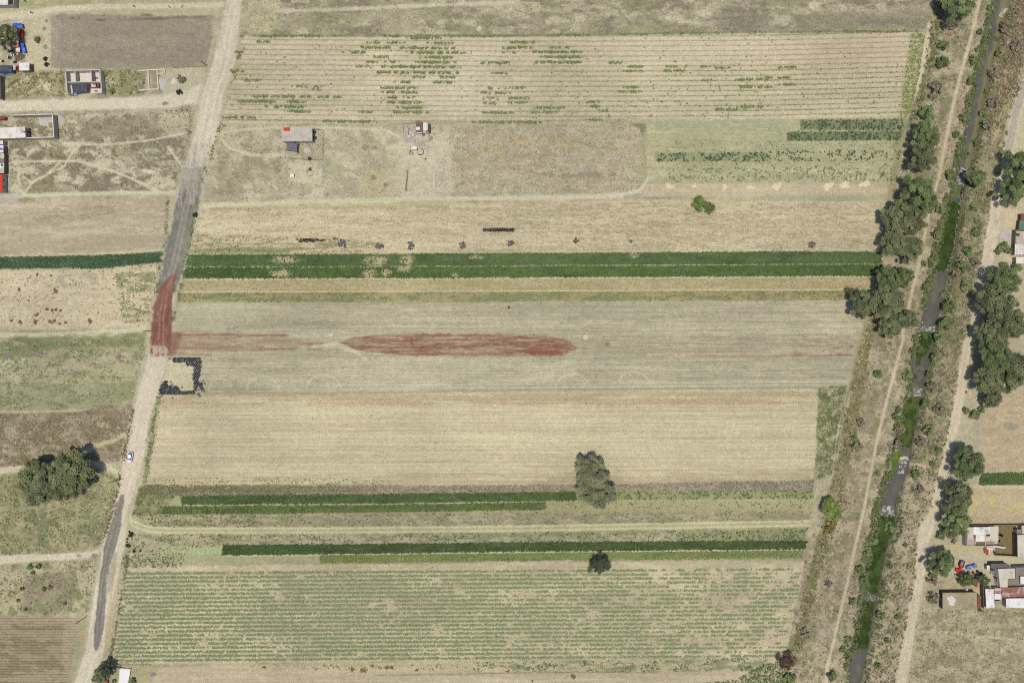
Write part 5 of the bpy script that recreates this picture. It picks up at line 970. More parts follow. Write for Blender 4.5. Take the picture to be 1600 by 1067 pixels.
# ------------------------------------------------------------------ building materials
CONC = M('concrete', S(196, 190, 182), .9, .12, .8, S(176, 170, 160)); CONCD = M('concrete_block', S(184, 180, 178), .9, .12, 2.0, S(168, 164, 164)); WHITE = M('whitewash', S(234, 230, 224), .8, .09, .7, S(202, 196, 188))
SHEETW = M('white_sheet_metal', S(236, 236, 236), .5, .09, .6, S(198, 192, 186)); CREAM = M('cream_sheet', S(212, 205, 190), .6, .08, .6, S(184, 176, 160)); RUST = M('rusty_sheet', S(150, 104, 90), .8, .2, .7, S(196, 180, 172)); RUSTD = M('rust_brown', S(138, 84, 70), .85, .2, .9, S(116, 72, 60))
SLATE = M('dark_tarp', S(72, 78, 88), .7, .15, .8, S(88, 94, 102)); SHADE = M('shade_cloth', S(112, 112, 120), .9, .1, 1.5); BLUE = M('blue_tarp', S(30, 92, 196), .55, .18, 1.2, S(90, 140, 226)); REDT = M('red_tarp', S(206, 26, 26), .6, .2, 1.5, S(228, 70, 52)); REDR = M('red_roof_paint', S(208, 72, 44), .8, .08, .8)
BRICK = M('brick', S(168, 108, 92), .9, .2, 2); DARK = M('dark_opening', (.012, .012, .014), .9, .1); GLASS = M('glass', (.02, .025, .03), .08, .1, spec=.6); BLACKP = M('black_plastic', (.018, .018, .02), .45, .2); RUBBER = M('rubber', (.035, .035, .040), .8, .4, 3, (.085, .085, .098))
WOODM = M('weathered_wood', S(120, 104, 88), .9, .25, 3, stretch=(1, 1, .2)); WIRE = M('fence_wire', S(110, 106, 92), .8, .2); GRAVEL = col_material('gravel', grain=.3, scale=6); ROOFCON = M('weathered_slab', S(170, 160, 134), .95, .2, .5, S(144, 136, 108)); GREYR = M('grey_roof', S(140, 132, 124), .9, .12, .6, S(120, 114, 108)); GREEN = M('green_sheet', S(104, 126, 114), .6, .15, 1.0, S(84, 104, 94))
BRNR = M('brown_sheet', S(118, 104, 90), .9, .2, 1.2); PINK = M('pink_render', S(206, 184, 172), .9, .1); ORANGE = M('orange_render', S(214, 140, 116), .85, .12)
def Wq(pts, z): return [tuple(W(x, y, z)[:2]) for (x, y) in pts]
def rect(x0, y0, x1, y1): return [(x0, y0), (x1, y0), (x1, y1), (x0, y1)]
def base_empty(name, pts, h):
    q = Wq(pts, h); return empty(name, (sum(p[0] for p in q) / len(q), sum(p[1] for p in q) / len(q), 0.0))
def inset(q, d):
    cx = sum(p[0] for p in q) / len(q); cy = sum(p[1] for p in q) / len(q); out = []
    for p in q:
        v = Vector((p[0] - cx, p[1] - cy)); L = v.length; v *= max(0, (L - d)) / L; out.append((cx + v.x, cy + v.y))
    return out
def walls(e, pts, h, t, mat, closed=True, name='wall', z0=-.05):
    """one wall mesh per side; the plan follows the wall tops as seen from above"""
    q = Wq(pts, h); n = len(q); out = []
    for i in range(n if closed else n - 1):
        a = Vector(q[i]); b = Vector(q[(i + 1) % n]); d = (b - a).normalized() * (t * .5 - .004)
        out.append(MB().bar(a + d * (1 if i % 2 else -1), b - d * (1 if i % 2 else -1), t, z0, h - .006 * (i % 2)).build(name, mat, e))
    return out
def house(name, label, pts, h, wall=CONCD, roof=CONC, parapet=0.0, over=.12, sheets=0, axis=0, door=None, wins=(), thick=.14, cat='house', group=None, roofname='roof', pitch=0.0):
    e = base_empty(name, pts, h); q = Wq(pts, h)
    MB().prism(inset(q, over + .1), -.05, h - .004).build('wall', wall, e)
    if sheets:
        a, b, c, d = [Vector(p) for p in q]
        for i in range(sheets):
            t0, t1 = i / sheets, (i + 1) / sheets
            if axis == 0: k = [a.lerp(b, t0), a.lerp(b, t1), d.lerp(c, t1), d.lerp(c, t0)]
            else: k = [a.lerp(d, t0), b.lerp(c, t0), b.lerp(c, t1), a.lerp(d, t1)]
            k = [tuple(p) for p in k]; z = h + .012 * (i % 2) + pitch * abs(t0 - .5)
            s = MB().prism(inset(k, .015), z, z + .05); s.build('roof_sheet', roof[i % len(roof)] if isinstance(roof, list) else roof, e)
    else:
        rf = MB().prism(q, h, h + thick).build(roofname, roof, e)
        if parapet:
            for i in range(len(q)):
                a, b = Vector(q[i]), Vector(q[(i + 1) % len(q)]); d = (b - a).normalized() * .075
                MB().bar(a + d * (1 if i % 2 else -1), b - d * (1 if i % 2 else -1), .15, h + thick - .002 * (i % 2 + 1), h + thick + parapet).build('parapet', wall, e)
    for (i, t, w, z0, z1) in ([door] if door else []):
        facade(e, inset(q, over + .1), i, t, w, z0, z1, 'door', RUSTD)
    for (i, t, w, z0, z1) in wins: facade(e, inset(q, over + .1), i, t, w, z0, z1, 'window', GLASS)
    return tag(e, label, cat, group)
def facade(e, q, i, t, w, z0, z1, name, mat):
    a, b = Vector(q[i]), Vector(q[(i + 1) % len(q)]); d = (b - a).normalized(); p = a.lerp(b, t)
    c = Vector((sum(x[0] for x in q) / len(q), sum(x[1] for x in q) / len(q))); nrm = Vector((-d.y, d.x)); nrm = nrm if (p - c).dot(nrm) > 0 else -nrm
    o = MB().bar(p - d * w / 2 + nrm * .01, p + d * w / 2 + nrm * .01, .06, z0, z1).build(name, mat, e)
    if name == 'window':
        fr = MB()
        for (u0, u1, k0, k1) in ((-w / 2 - .06, w / 2 + .06, z0 - .06, z0), (-w / 2 - .06, w / 2 + .06, z1, z1 + .06)): fr.bar(p + d * u0 + nrm * .02, p + d * u1 + nrm * .02, .1, k0, k1)
        f = fr.build('frame', WHITE, e, origin=e.location); f.parent = o
def sheet(name, label, pts, z, mat, sag=0.0, cat='tarp', n=8, lump=.15, group=None, parent=None, thick=.03, curve=0.0):
    """cloth or tin lying or hanging: a subdivided quad with folds and thickness"""
    a, b, c, d = [W(x, y, z) for (x, y) in pts]; V = []; 
    for j in range(n + 1):
        for i in range(n + 1):
            u, v = i / n, j / n; p = a.lerp(b, u).lerp(d.lerp(c, u), v); m = (a + b + c + d) / 4
            if curve: k = 1 - curve * (4 * u * (1 - u) * (abs(v - .5) * 2) ** 2 + 4 * v * (1 - v) * (abs(u - .5) * 2) ** 2); p = m + (p - m) * k
            p.z += -sag * 16 * u * (1 - u) * v * (1 - v) * .5 + (float(fbm(np.array([u * 5 + a.x]), np.array([v * 5 + a.y]), 5, 3)[0]) - .5) * lump * 2
            V.append(p)
    m = len(V); fs = [(j * (n + 1) + i, (j + 1) * (n + 1) + i, (j + 1) * (n + 1) + i + 1, j * (n + 1) + i + 1) for j in range(n) for i in range(n)]
    mb = MB(); mb.add(V + [p - Vector((0, 0, thick)) for p in V], fs + [tuple(k + m for k in f[::-1]) for f in fs])
    ring = [i for i in range(n)] + [j * (n + 1) + n for j in range(n)] + [n * (n + 1) + n - i for i in range(n)] + [(n - j) * (n + 1) for j in range(n)]
    mb.f += [(ring[k], ring[(k + 1) % len(ring)], ring[(k + 1) % len(ring)] + m, ring[k] + m) for k in range(len(ring))]
    o = mb.build(name, mat, parent, smooth=True)
    return tag(o, label, cat, group) if label else o
def heap(name, label, px, py, rx, ry, hz, col, cat='heap', group=None, col2=None, seed=0, mat=None, stones=0, scol=None, rag=.35):
    """a mound with an uneven outline, its own relief and loose lumps"""
    n, m = 9, 28; V = []; cc = []; r = np.random.default_rng(seed + int(px * 7 + py)); b = W(px, py, 0); ph = r.random(4) * 6.28
    for j in range(n + 1):
        for i in range(m):
            t = 2 * math.pi * i / m; q = j / n; lob = 1 + rag * (.5 * math.sin(2 * t + ph[0]) + .4 * math.sin(3 * t + ph[1]) + .35 * math.sin(5 * t + ph[2]) + .25 * math.sin(9 * t + ph[3]))
            z = hz * (1 - q ** 1.6) * (.75 + .5 * r.random()) - (.06 if j == n else 0)
            V.append((math.cos(t) * q * rx * PXM * lob, math.sin(t) * q * ry * PXM * lob, max(z, -.06))); w = r.random(); cc.append(np.array(S(*col)) * (1 - w) + np.array(S(*(col2 or col))) * w)
    F = np.array([(j * m + i, (j + 1) * m + i, (j + 1) * m + (i + 1) % m, j * m + (i + 1) % m) for j in range(n) for i in range(m)])
    o = link(name, arr_mesh(name, np.array(V), F, mat or HEAPM, np.array(cc), True), None, (b.x, b.y, float(ground_z(np.array([px]), np.array([py]))[0]) + .02))
    if stones:
        mb = MB()
        for k in range(stones):
            a = r.random() * 6.28; q = math.sqrt(r.random()) * 1.1; s = .06 + .14 * r.random(); x, y = math.cos(a) * q * rx * PXM, math.sin(a) * q * ry * PXM; z = max(0, hz * (1 - min(q, 1) ** 1.6)) * .8
            mb.prism([(x - s, y - s * .6), (x + s * .7, y - s), (x + s, y + s * .5), (x - s * .4, y + s)], z - .05, z + s, .7)
        mb.build('stone', M('stone_%d_%d_%d' % (scol or col), S(*(scol or col)), .9, .25, 3), o, origin=(0, 0, 0))
        o.children[0]['kind'] = 'stuff'
    return tag(o, label, cat, group)
def post(px, py, h, r, label, group, mat=WOODM, name='fence_post', cat='post', rot=0):
    p = W(px, py, 0); return tag(MB().tube((p.x, p.y, -.1), (p.x, p.y, h), r, r * .9, 8).build(name, mat), label, cat, group)

# ------------------------------------------------------------------ roofless house (left)
hh = 2.4; RH = [(102.3, 110.8), (155.8, 109.2), (159, 146), (105, 147.2)]
e = base_empty('roofless_house', RH, hh); tag(e, 'roofless block house with open rooms beside the ploughed plot', 'house')
BLK = M('pale_block_wall', S(206, 201, 196), .9, .1, 2, S(190, 185, 182)); walls(e, RH[:3], hh, .34, BLK, False); walls(e, [RH[0], RH[3]], hh, .34, BLK, False)
for (a, b) in (((117, 111.6), (118.2, 127.4)), ((141.8, 110.4), (143.2, 126.6)), ((104.2, 128.8), (157.2, 128))): MB().bar(Wq([a], hh)[0], Wq([b], hh)[0], .3, 0, hh - .01).build('inner_wall', BLK, e)
MB().prism(inset(Wq(RH, 0.04), .3), -.05, .07).build('floor', M('pale_floor', S(222, 216, 210), .9, .08, .8), e)
MB().bar(Wq([(148, 146.4)], 1.2)[0], Wq([(158.5, 146)], 1.2)[0], .2, 0, 1.2).build('front_wall', CONCD, e); MB().bar(Wq([(105.6, 147)], hh)[0], Wq([(110, 146.9)], hh)[0], .22, 0, hh - .02).build('front_wall', CONCD, e)
t = base_empty('lean_to_roof', rect(112, 131, 137, 146), 2.0); tag(t, 'dark tin lean to roof inside the roofless house', 'roof')
sheet('roof_sheet', None, [(112, 132.6), (137, 130.4), (136, 143.6), (114.2, 146)], 2.0, SLATE, .1, lump=.03, parent=t, n=10)
for (x, y) in ((113.5, 134), (135, 131.5), (114.5, 144.5), (135, 142.5)): p = W(x, y, 2); MB().tube((p.x, p.y, 0), (p.x, p.y, 1.99), .05).build('post', WOODM, t)
rm = base_empty('brick_stall', rect(138, 129.5, 154, 137), 1.3); tag(rm, 'small red brick stall inside the roofless house', 'stall'); walls(rm, rect(138.6, 129.8, 153.4, 136.6), 1.3, .15, BRICK); MB().bar(Wq([(149, 130)], 1.28)[0], Wq([(149.5, 136.4)], 1.28)[0], .14, 0, 1.28).build('inner_wall', BRICK, rm)
p = W(145.5, 131.2, .4); tag(MB().lathe([(0, 0), (.42, 0), (.46, .8), (.4, .86), (.34, .8), (0, .74)], (p.x, p.y, .07), 14).build('tub', SHEETW), 'round white tub in the red brick stall', 'tub')
sheet('blue_tarp', 'pale blue tarp at the front of the roofless house', [(107, 148.2), (121, 148), (120, 150.5), (108.5, 150.4)], .25, M('pale_blue_tarp', S(120, 158, 214), .6, .1), .1, lump=.12)
sheet('white_sheet', 'crumpled white sheet beside the dark lean to roof', [(110, 133.5), (113.5, 133), (115.5, 146), (111, 147)], .6, M('grey_white_cloth', S(206, 204, 200), .8, .1), .1, lump=.25)
for (x, y, w, hgt, mt, lb) in ((130.5, 113.4, .9, .35, BLACKP, 'low black bench in the middle room of the roofless house'), (151, 122.3, .8, .5, BLACKP, 'black cart lying in the right room of the roofless house'), (150, 142.6, .9, .5, SLATE, 'dark crate in the front room of the roofless house')):
    q = W(x, y, .3); b = MB(); b.box(q.x - w / 2, q.y - .2, .07, q.x + w / 2, q.y + .2, .12 + hgt * .5); b.box(q.x - w / 2, q.y - .2, .1 + hgt * .5, q.x - w / 2 + .08, q.y + .2, .1 + hgt); b.box(q.x + w / 2 - .08, q.y - .2, .1 + hgt * .5, q.x + w / 2, q.y + .2, .1 + hgt); tag(b.build('bench' if 'bench' in lb else ('cart' if 'cart' in lb else 'crate'), mt), lb, 'furniture')
# foundation
e = base_empty('foundation_walls', rect(216, 108, 256, 142), .5); tag(e, 'pale low foundation walls of an unfinished house', 'foundation')
for (a, b) in (((216, 110.8), (256.5, 108.2)), ((231, 110.6), (233, 139.4)), ((245.3, 109.8), (247.2, 139)), ((247, 115.2), (255, 114.8)), ((256.4, 108.2), (257, 114)), ((218.5, 140.6), (247.6, 139.4))): MB().bar(Wq([a], .55)[0], Wq([b], .55)[0], .36, -.05, .55 - .01 * random.random()).build('wall', M('pale_block', S(222, 216, 204), .9, .08), e)
heap('gravel_heap', 'grey gravel heap beside the foundation walls', 253.5, 131, 5, 11, .45, (182, 184, 186), col2=(200, 200, 200), mat=GRAVEL, rag=.3); heap('gravel_heap', 'small white gravel heap left of the grey bush', 271.5, 127, 4.5, 5, .4, (226, 224, 214), col2=(206, 200, 186), mat=GRAVEL)
heap('sand_spill', 'pale sand spilled at the corner of the foundation', 221, 141.5, 4, 1.6, .2, (206, 206, 212), mat=GRAVEL)
# ------------------------------------------------------------------ walled yard with the white house (left)
house('white_house', 'long white flat roofed house at the left edge', [(-30, 201), (39.3, 198.5), (40.2, 215.4), (-30, 218.5)], 2.9, CONCD, WHITE, door=(1, .35, .9, 0, 2.0), wins=((1, .7, .8, 1.0, 1.9),))
q = W(34, 206, 3.2); e = empty('water_tank', (q.x, q.y, 3.03)); tag(e, 'small grey tank and box on the white roof', 'tank'); MB().box(q.x - .35, q.y - .35, 3.03, q.x + .3, q.y + .35, 3.4).build('box', CONCD, e); MB().lathe([(0, 0), (.38, 0), (.38, .5), (.2, .62), (0, .62)], (q.x + .85, q.y - .1, 3.03), 14).build('tank', M('grey_plastic', S(176, 172, 164), .6), e)
e = base_empty('yard_wall', rect(16, 178, 84, 215), 2.7); tag(e, 'grey block wall around the yard of the white house', 'wall')
for (a, b) in (((15.7, 180.6), (81.6, 178.7)), ((81.8, 178.7), (84, 214.3)), ((83.8, 214.4), (40.6, 215.8))):
    MB().bar(Wq([a], 2.7)[0], Wq([b], 2.7)[0], .24, -.05, 2.7).build('wall', CONCD, e); MB().bar(Wq([a], 2.72)[0], Wq([b], 2.72)[0], .32, 2.702 + .002 * (a[0] > 81), 2.76 + .004 * (a[0] > 81)).build('coping', M('pale_coping', S(222, 218, 214), .9, .06), e)
for k in range(7):
    t = (k + .5) / 7; a = Vector(Wq([(81.8, 178.7)], 2.7)[0]); b = Vector(Wq([(84, 214.3)], 2.7)[0]); p = a.lerp(b, t) + Vector((.12, 0)); MB().box(p.x - .1, p.y - .12, -.05, p.x + .12, p.y + .12, 2.66).build('pier', CONCD, e)
heap('gravel_heap', 'pale gravel heap inside the walled yard', 67.5, 190, 7, 6.5, .5, (206, 208, 206), col2=(190, 192, 190), mat=GRAVEL, rag=.25); heap('gravel_heap', 'flat pale gravel spread outside the walled yard', 95.5, 189, 5.5, 8, .2, (198, 196, 188), col2=(180, 178, 168), mat=GRAVEL, rag=.25); heap('rubble_heap', 'small dark rubble heap inside the walled yard', 47, 190.5, 4, 2.5, .3, (150, 142, 132), col2=(196, 190, 180), stones=16)
house('brick_shed', 'low rusty shed edge at the left beyond the yard wall', rect(-20, 182, 7, 187), 1.6, BRICK, RUSTD, cat='shed')
# left edge row
house('white_shed', 'white flat shed at the left edge below the white house', rect(-20, 220, 5, 226), 2.2, CONCD, WHITE, cat='shed'); house('scrap_shed', 'cluttered white and blue shed roof at the left edge', rect(-20, 227.2, 5.4, 239), 2.2, GREYR, [SHEETW, CREAM, SHEETW], sheets=3, axis=1, cat='shed'); house('scrap_shed', 'cluttered pale shed roof strewn with scraps at the left edge', rect(-20, 240, 6.6, 271), 2.2, BRNR, [CREAM, GREYR, SHEETW, CREAM], sheets=4, axis=1, cat='shed'); house('red_roofed_house', 'house with bright red orange roof at the left edge', rect(-24, 272.5, 4.3, 300.6), 2.5, CONCD, REDR, wins=((1, .3, .7, 1.2, 2.0), (1, .7, .7, 1.2, 2.0)))
for (x, y, m_, lb) in ((2, 233, BLUE, 'small blue cloth on the cluttered shed roof'), (3, 258, BLACKP, 'dark scrap on the pale cluttered shed roof')): sheet('cloth', lb, rect(x - 1.6, y - 1.5, x + 1.6, y + 1.5), 2.35, m_, lump=.06, cat='cloth')
house('block_house', 'white roofed block house in the top left corner', [(-30, -20), (13, -20), (13, 8.4), (-30, 9)], 2.8, CONCD, WHITE)
e = base_empty('yard_wall', rect(13, -20, 21, 8.4), 2.6); tag(e, 'block yard wall beside the house in the top left corner', 'wall'); walls(e, [(20.8, -20), (20.8, 8.2), (13.4, 8.4)], 2.6, .2, CONCD, False)
e = tag(base_empty('boundary_wall', rect(-1, 118, 1.5, 154), 2.2), 'dark boundary wall at the left edge above the dirt street', 'wall'); walls(e, [(0, 118), (.2, 154)], 2.2, .2, GREYR, False)
# ------------------------------------------------------------------ junk compound top left
def tarp(lb, pts, z, m, lump=.25, sag=.1): return sheet('tarp', lb, pts, z, m, sag, lump=lump, n=10)
tarp('crumpled blue tarp beside the dark tree', [(18, 38), (26, 36), (35.5, 38), (35, 44), (20, 43)][:2] + [(35.5, 40), (35, 43.5)] if False else [(18, 36.5), (34, 36.5), (36, 44), (20, 43.2)], 1.1, BLUE); tarp('long red tarp below the crumpled blue tarp', [(28.6, 44.6), (34.8, 44.8), (35.6, 60), (29.6, 59)], .9, REDT); tarp('blue tarp hanging beside the orange roofed lean to', [(31.5, 66.5), (36, 66), (40.5, 82), (34.8, 83)], 1.0, BLUE); tarp('blue tarp in front of the dark shed roof', [(2, 113.2), (23, 111.5), (22.8, 115.5), (4, 118.2)], .5, BLUE)
house('lean_to', 'pale tin lean to beside the red tarp', rect(19.8, 57, 29, 67), 1.9, WOODM, SHEETW, sheets=3, cat='shed'); house('lean_to', 'orange roofed lean to above the junk pile', rect(20, 67.4, 29, 74), 1.8, WOODM, ORANGE, cat='shed'); sheet('tin_sheet', 'white tin sheet leaning at the top of the junk pile', [(24.5, 75.5), (31, 74.5), (31, 81.8), (25.5, 81)], 1.2, SHEETW, lump=.05, cat='sheet'); house('dark_shed', 'shed with dark slate roof at the left edge', rect(-8, 102.4, 18.8, 112.6), 2.1, BRNR, SLATE, sheets=5, cat='shed'); house('white_shed', 'small block shed with white roof below the junk pile', [(30, 99), (46.3, 98), (46, 110.6), (30.2, 111)], 2.3, M('brown_block', S(138, 126, 120), .9, .12), SHEETW, parapet=.0, cat='shed', door=(1, .5, .8, 0, 1.9)); sheet('tin_sheet', 'cream tin sheet between the dark shed and the white shed', [(20, 102), (24, 101.6), (24.3, 109.8), (20.6, 110.4)], 1.6, CREAM, lump=.05, cat='sheet'); tarp('dark red cloth between the two sheds', [(25.4, 103.6), (29.4, 103), (29.6, 111.5), (26, 112)], 1.0, M('dark_red_cloth', S(142, 34, 44), .8, .2), .2)
heap('junk_pile', 'brown scrap pile of the junk compound', 31, 89, 7, 7.5, .9, (138, 118, 108), col2=(96, 84, 80), cat='scrap', stones=30, scol=(184, 170, 164))
def clutter(name, label, items, cat='scrap'):
    for (lb, x, y, sx, sy, z, m_, a) in items:
        p = W(x, y, z); b = MB(); ca, sa = math.cos(a), math.sin(a); f = lambda u, v: (p.x + ca * u - sa * v, p.y + sa * u + ca * v)
        b.prism([f(-sx, -sy), (f(sx, -sy)), f(sx, sy), f(-sx, sy)], 0, z * .9, .9); b.prism([f(-sx * .8, -sy * .8), f(sx * .9, -sy * .7), f(sx * .6, sy * .9), f(-sx * .7, sy * .6)], z * .9 - .01, z, .8)
        o = b.build(name, m_); tag(o, lb, cat)
clutter('scrap_piece', '', [('white plank standing at the left of the junk pile', 11.8, 89, .15, .9, .5, SHEETW, -.25), ('pale board lying on the junk pile', 17, 85.5, .3, .7, .6, CREAM, .5), ('white bar across the junk pile', 21.2, 87, .14, .7, .8, SHEETW, .2), ('dark crate at the lower end of the junk pile', 22.5, 97, .6, .4, .5, BLACKP, .1), ('dark board at the top of the junk pile', 16.5, 79.8, .7, .3, .4, BLACKP, .5), ('pale box in the middle of the junk pile', 27, 84.5, .35, .3, .7, CREAM, .3), ('grey tray between the junk pile pieces', 23.5, 83.5, .5, .5, .5, SLATE, .7), ('white bucket at the left edge beyond the junk', 0.5, 95.5, .3, .3, .4, SHEETW, 0), ('black bag at the left edge beyond the junk', 4, 95.5, .35, .4, .4, BLACKP, .4)])
p = W(14.6, 90.5, .4); tag(MB().lathe([(0, 0), (.55, 0), (.62, .5), (.5, .56), (.45, .2), (0, .2)], (p.x, p.y, 0), 16).build('tub', SLATE), 'round grey tub left of the junk pile', 'tub')
for (x, y, r) in ((69, 45.5, 2.8), (72.5, 33.5, 2.4), (71, 74, 3.4)): heap('stone_heap', 'small grey stone heap along the left edge of the ploughed plot', x, y, r, r, .35, (138, 134, 130), col2=(176, 172, 166), group='stone heaps by the ploughed plot', stones=8)
# ------------------------------------------------------------------ small house in the middle plot
MH = [(440, 199.8), (488, 199.8), (488, 221), (441, 221.4)]; house('concrete_house', 'small house with pale concrete roof and orange red sheet', MH, 2.7, CONCD, CONC, thick=.15, wins=((2, .4, .9, 1, 1.9),), door=(2, .62, .9, 0, 2)); sheet('red_sheet', 'orange red sheet lying on the corner of the concrete roof', rect(443, 199.4, 453, 205), 2.94, REDR, lump=.01, cat='sheet')
def tank(px, py, r, h, lb, group=None): p = W(px, py, h); return tag(MB().lathe([(0, 0), (r, 0), (r, h * .78), (r * .75, h * .92), (r * .3, h * .95), (r * .3, h), (0, h)], (p.x, p.y, 0), 18).build('water_tank', BLACKP, smooth=False), lb, 'tank', group)
tank(490.6, 206, .55, 1.2, 'upper black water tank against the east wall of the small house'); tank(491.2, 214.4, .6, 1.2, 'lower black water tank against the east wall of the small house'); tank(483, 247.6, .65, 1.1, 'black water tank standing alone in the fenced yard')
t = base_empty('shade_awning', rect(447, 223, 466, 238), 2.0); tag(t, 'dark grey shade cloth awning with curved edges below the small house', 'awning'); sheet('cloth', None, [(447, 223), (466.2, 223), (464.8, 238.8), (446.2, 235.2)], 2.0, SHADE, .25, lump=.03, n=12, parent=t, curve=.16)
for (x, y) in ((447, 223), (466.2, 223), (464.8, 238.8), (446.2, 235.2)): p = W(x, y, 2); MB().tube((p.x, p.y, 0), (p.x, p.y, 2.02), .04).build('pole', WOODM, t)
heap('gravel_heap', 'pale grey gravel heap in the yard of the small house', 480, 234.5, 5.4, 5.4, .5, (190, 190, 190), col2=(204, 203, 200), mat=GRAVEL, rag=.2); heap('rubble_heap', 'brown rubble beside the gravel heap in the fenced yard', 487.5, 234, 2.2, 2.6, .3, (160, 140, 122), col2=(196, 186, 172), stones=8); heap('gravel_heap', 'light grey gravel patch outside the yard fence', 500.6, 267.8, 4, 5, .3, (192, 192, 192), mat=GRAVEL, col2=(204, 202, 198))
def fence(label, pts, h=1.2, gap=10, wires=3, name='wire_fence'):
    e = tag(base_empty(name, pts, 0), label, 'fence'); q = [W(x, y, 0) for (x, y) in pts]
    for i in range(len(q) - 1):
        a, b = q[i], q[i + 1]; L = (b - a).length; n = max(1, int(L / (gap * PXM)))
        for k in range(n + (i == len(q) - 2)):
            p = a.lerp(b, k / n); MB().tube((p.x, p.y, -.1), (p.x, p.y, h + .05), .06, .05, 6).build('post', WOODM, e)
        w = MB()
        for j in range(wires): z = h * (j + 1) / wires; w.tube((a.x, a.y, z), (b.x, b.y, z), .022, n=4)
        w.build('wire', WIRE, e)
    return e
fence('wire fence with thin posts around the yard of the small house', [(493, 203.4), (506.2, 204.4), (505.6, 228), (504.2, 250.4), (476, 250), (446.4, 248), (446.8, 236)])
b = W(456.4, 274.4, .8); e = tag(empty('white_box', (b.x, b.y, 0)), 'small white roofed box hut below the fenced yard', 'hut'); MB().box(b.x - .65, b.y - .48, 0, b.x + .6, b.y + .48, .8).build('wall', M('dark_boards', S(60, 54, 50), .9), e); MB().box(b.x - .8, b.y - .6, .8, b.x + .75, b.y + .6, .86).build('roof', SHEETW, e)
e = tag(empty('fire_ring', W(485, 268.5, 0)), 'stone ring with black scrap below the fenced yard', 'fire ring')
for k in range(14):
    a = k / 14 * 5.4 + 1.2; p = e.location + Vector((math.cos(a) * 1.25, math.sin(a) * 1.6, 0)); MB().prism([(p.x - .13, p.y - .1), (p.x + .12, p.y - .12), (p.x + .14, p.y + .1), (p.x - .1, p.y + .13)], -.02, .2, .7).build('stone', SLATE, e)
heap('ash_pile', 'black scrap lying in the stone ring', 484.5, 265, 2.4, 2.4, .3, (58, 56, 56), col2=(96, 92, 88), cat='scrap', stones=6)
# ------------------------------------------------------------------ junk yard beside the stubble field
o = MB().prism(Wq([(631, 194), (650, 193.4), (668, 208), (669, 214), (658, 226), (646, 224), (631, 221.5)], .03), -.05, .03).build('concrete_pad', M('old_pad', S(178, 170, 160), .95, .15, .8, S(196, 190, 178)), None); tag(o, 'grey concrete pad of the cluttered yard', 'pad', kind='structure')
house('brown_shed', 'brown roofed shed of the cluttered yard', rect(650, 190.6, 661, 206.8), 2.0, WOODM, BRNR, sheets=3, cat='shed'); house('tin_shed', 'white tin roofed shed of the cluttered yard', rect(661.2, 192.2, 668.8, 204.4), 2.0, WOODM, [SHEETW, SHEETW, CREAM], sheets=3, cat='shed'); house('dark_lean_to', 'dark lean to on the right end of the tin roofed shed', rect(669.2, 193.6, 672, 207.5), 1.6, BLACKP, SLATE, cat='shed')
sheet('tin_sheet', 'white tin sheet on the brown shed', rect(650.2, 198.6, 656, 203.8), 2.12, SHEETW, lump=.02, cat='sheet'); sheet('tin_sheet', 'long white tin strip below the brown shed', rect(651.5, 206.6, 660, 208.6), 1.2, SHEETW, lump=.05, cat='sheet'); sheet('cloth', 'red cloth on the corner of the tin roofed shed', rect(666.5, 203.8, 670, 206.4), 2.15, REDT, lump=.05, cat='cloth'); sheet('cloth', 'pale green cloth below the tin roofed shed', rect(661, 204.6, 666.2, 208), 1.6, M('pale_green_cloth', S(190, 206, 190), .8), lump=.08, cat='cloth'); sheet('cloth', 'yellow cloth next to the red cloth', rect(667, 206.6, 670, 208.6), 1.5, M('yellow_cloth', S(206, 190, 96), .8), lump=.05, cat='cloth')
t = base_empty('white_canopy', rect(643, 229, 651.4, 234), 1.5); tag(t, 'small white sheet canopy in the cluttered yard', 'canopy'); sheet('cloth', None, rect(643, 229, 651.4, 234), 1.5, SHEETW, .1, lump=.03, parent=t)
for (x, y) in rect(643.3, 229.3, 651, 233.7): p = W(x, y, 1.5); MB().tube((p.x, p.y, 0), (p.x, p.y, 1.49), .04).build('pole', WOODM, t)
for (a, b, z, lb) in (((636, 198.5), (643, 204), 1.0, 'dark beam lying across the concrete pad'), ((638.4, 201), (638.5, 212), .8, 'dark beam pointing down on the concrete pad')): A, B = W(*a, z), W(*b, .2); tag(MB().tube((A.x, A.y, z * .5), (B.x, B.y, .12), .10, .09, 6).build('beam', DARK), lb, 'beam')
e = tag(empty('stone_ring', W(657, 237.5, 0)), 'round stone ring pit in the cluttered yard', 'pit')
for k in range(26):
    a = k / 26 * 6.28; s = 1.0 if -2.6 < (a if a < 3.14 else a - 6.28) < 1.4 else .6; p = e.location + Vector((math.cos(a) * 1.25, math.sin(a) * 1.25, 0)); MB().prism([(p.x - .16 * s, p.y - .14 * s), (p.x + .15 * s, p.y - .16 * s), (p.x + .17 * s, p.y + .13 * s), (p.x - .13 * s, p.y + .17 * s)], -.02, .35 * s, .75).build('stone', M('dark_stone', S(112, 102, 92), .95, .2, 3), e)
heap('stone_pile', 'pale stone pile below the cluttered yard', 690, 257.5, 7, 7, .5, (206, 194, 182), col2=(176, 164, 150), stones=90, scol=(216, 206, 196)); heap('rubble_heap', 'blue grey rubble beside the stone ring', 669, 238, 3, 4.5, .3, (178, 178, 180), col2=(204, 198, 192), stones=10); heap('rubble_heap', 'brown rubble spread on the concrete pad', 649, 210, 4, 3, .35, (150, 126, 110), col2=(206, 196, 184), stones=18, scol=(196, 180, 168)); heap('ash_pile', 'small grey ash patch right of the cluttered yard', 674, 216.5, 3, 3, .2, (150, 144, 138))
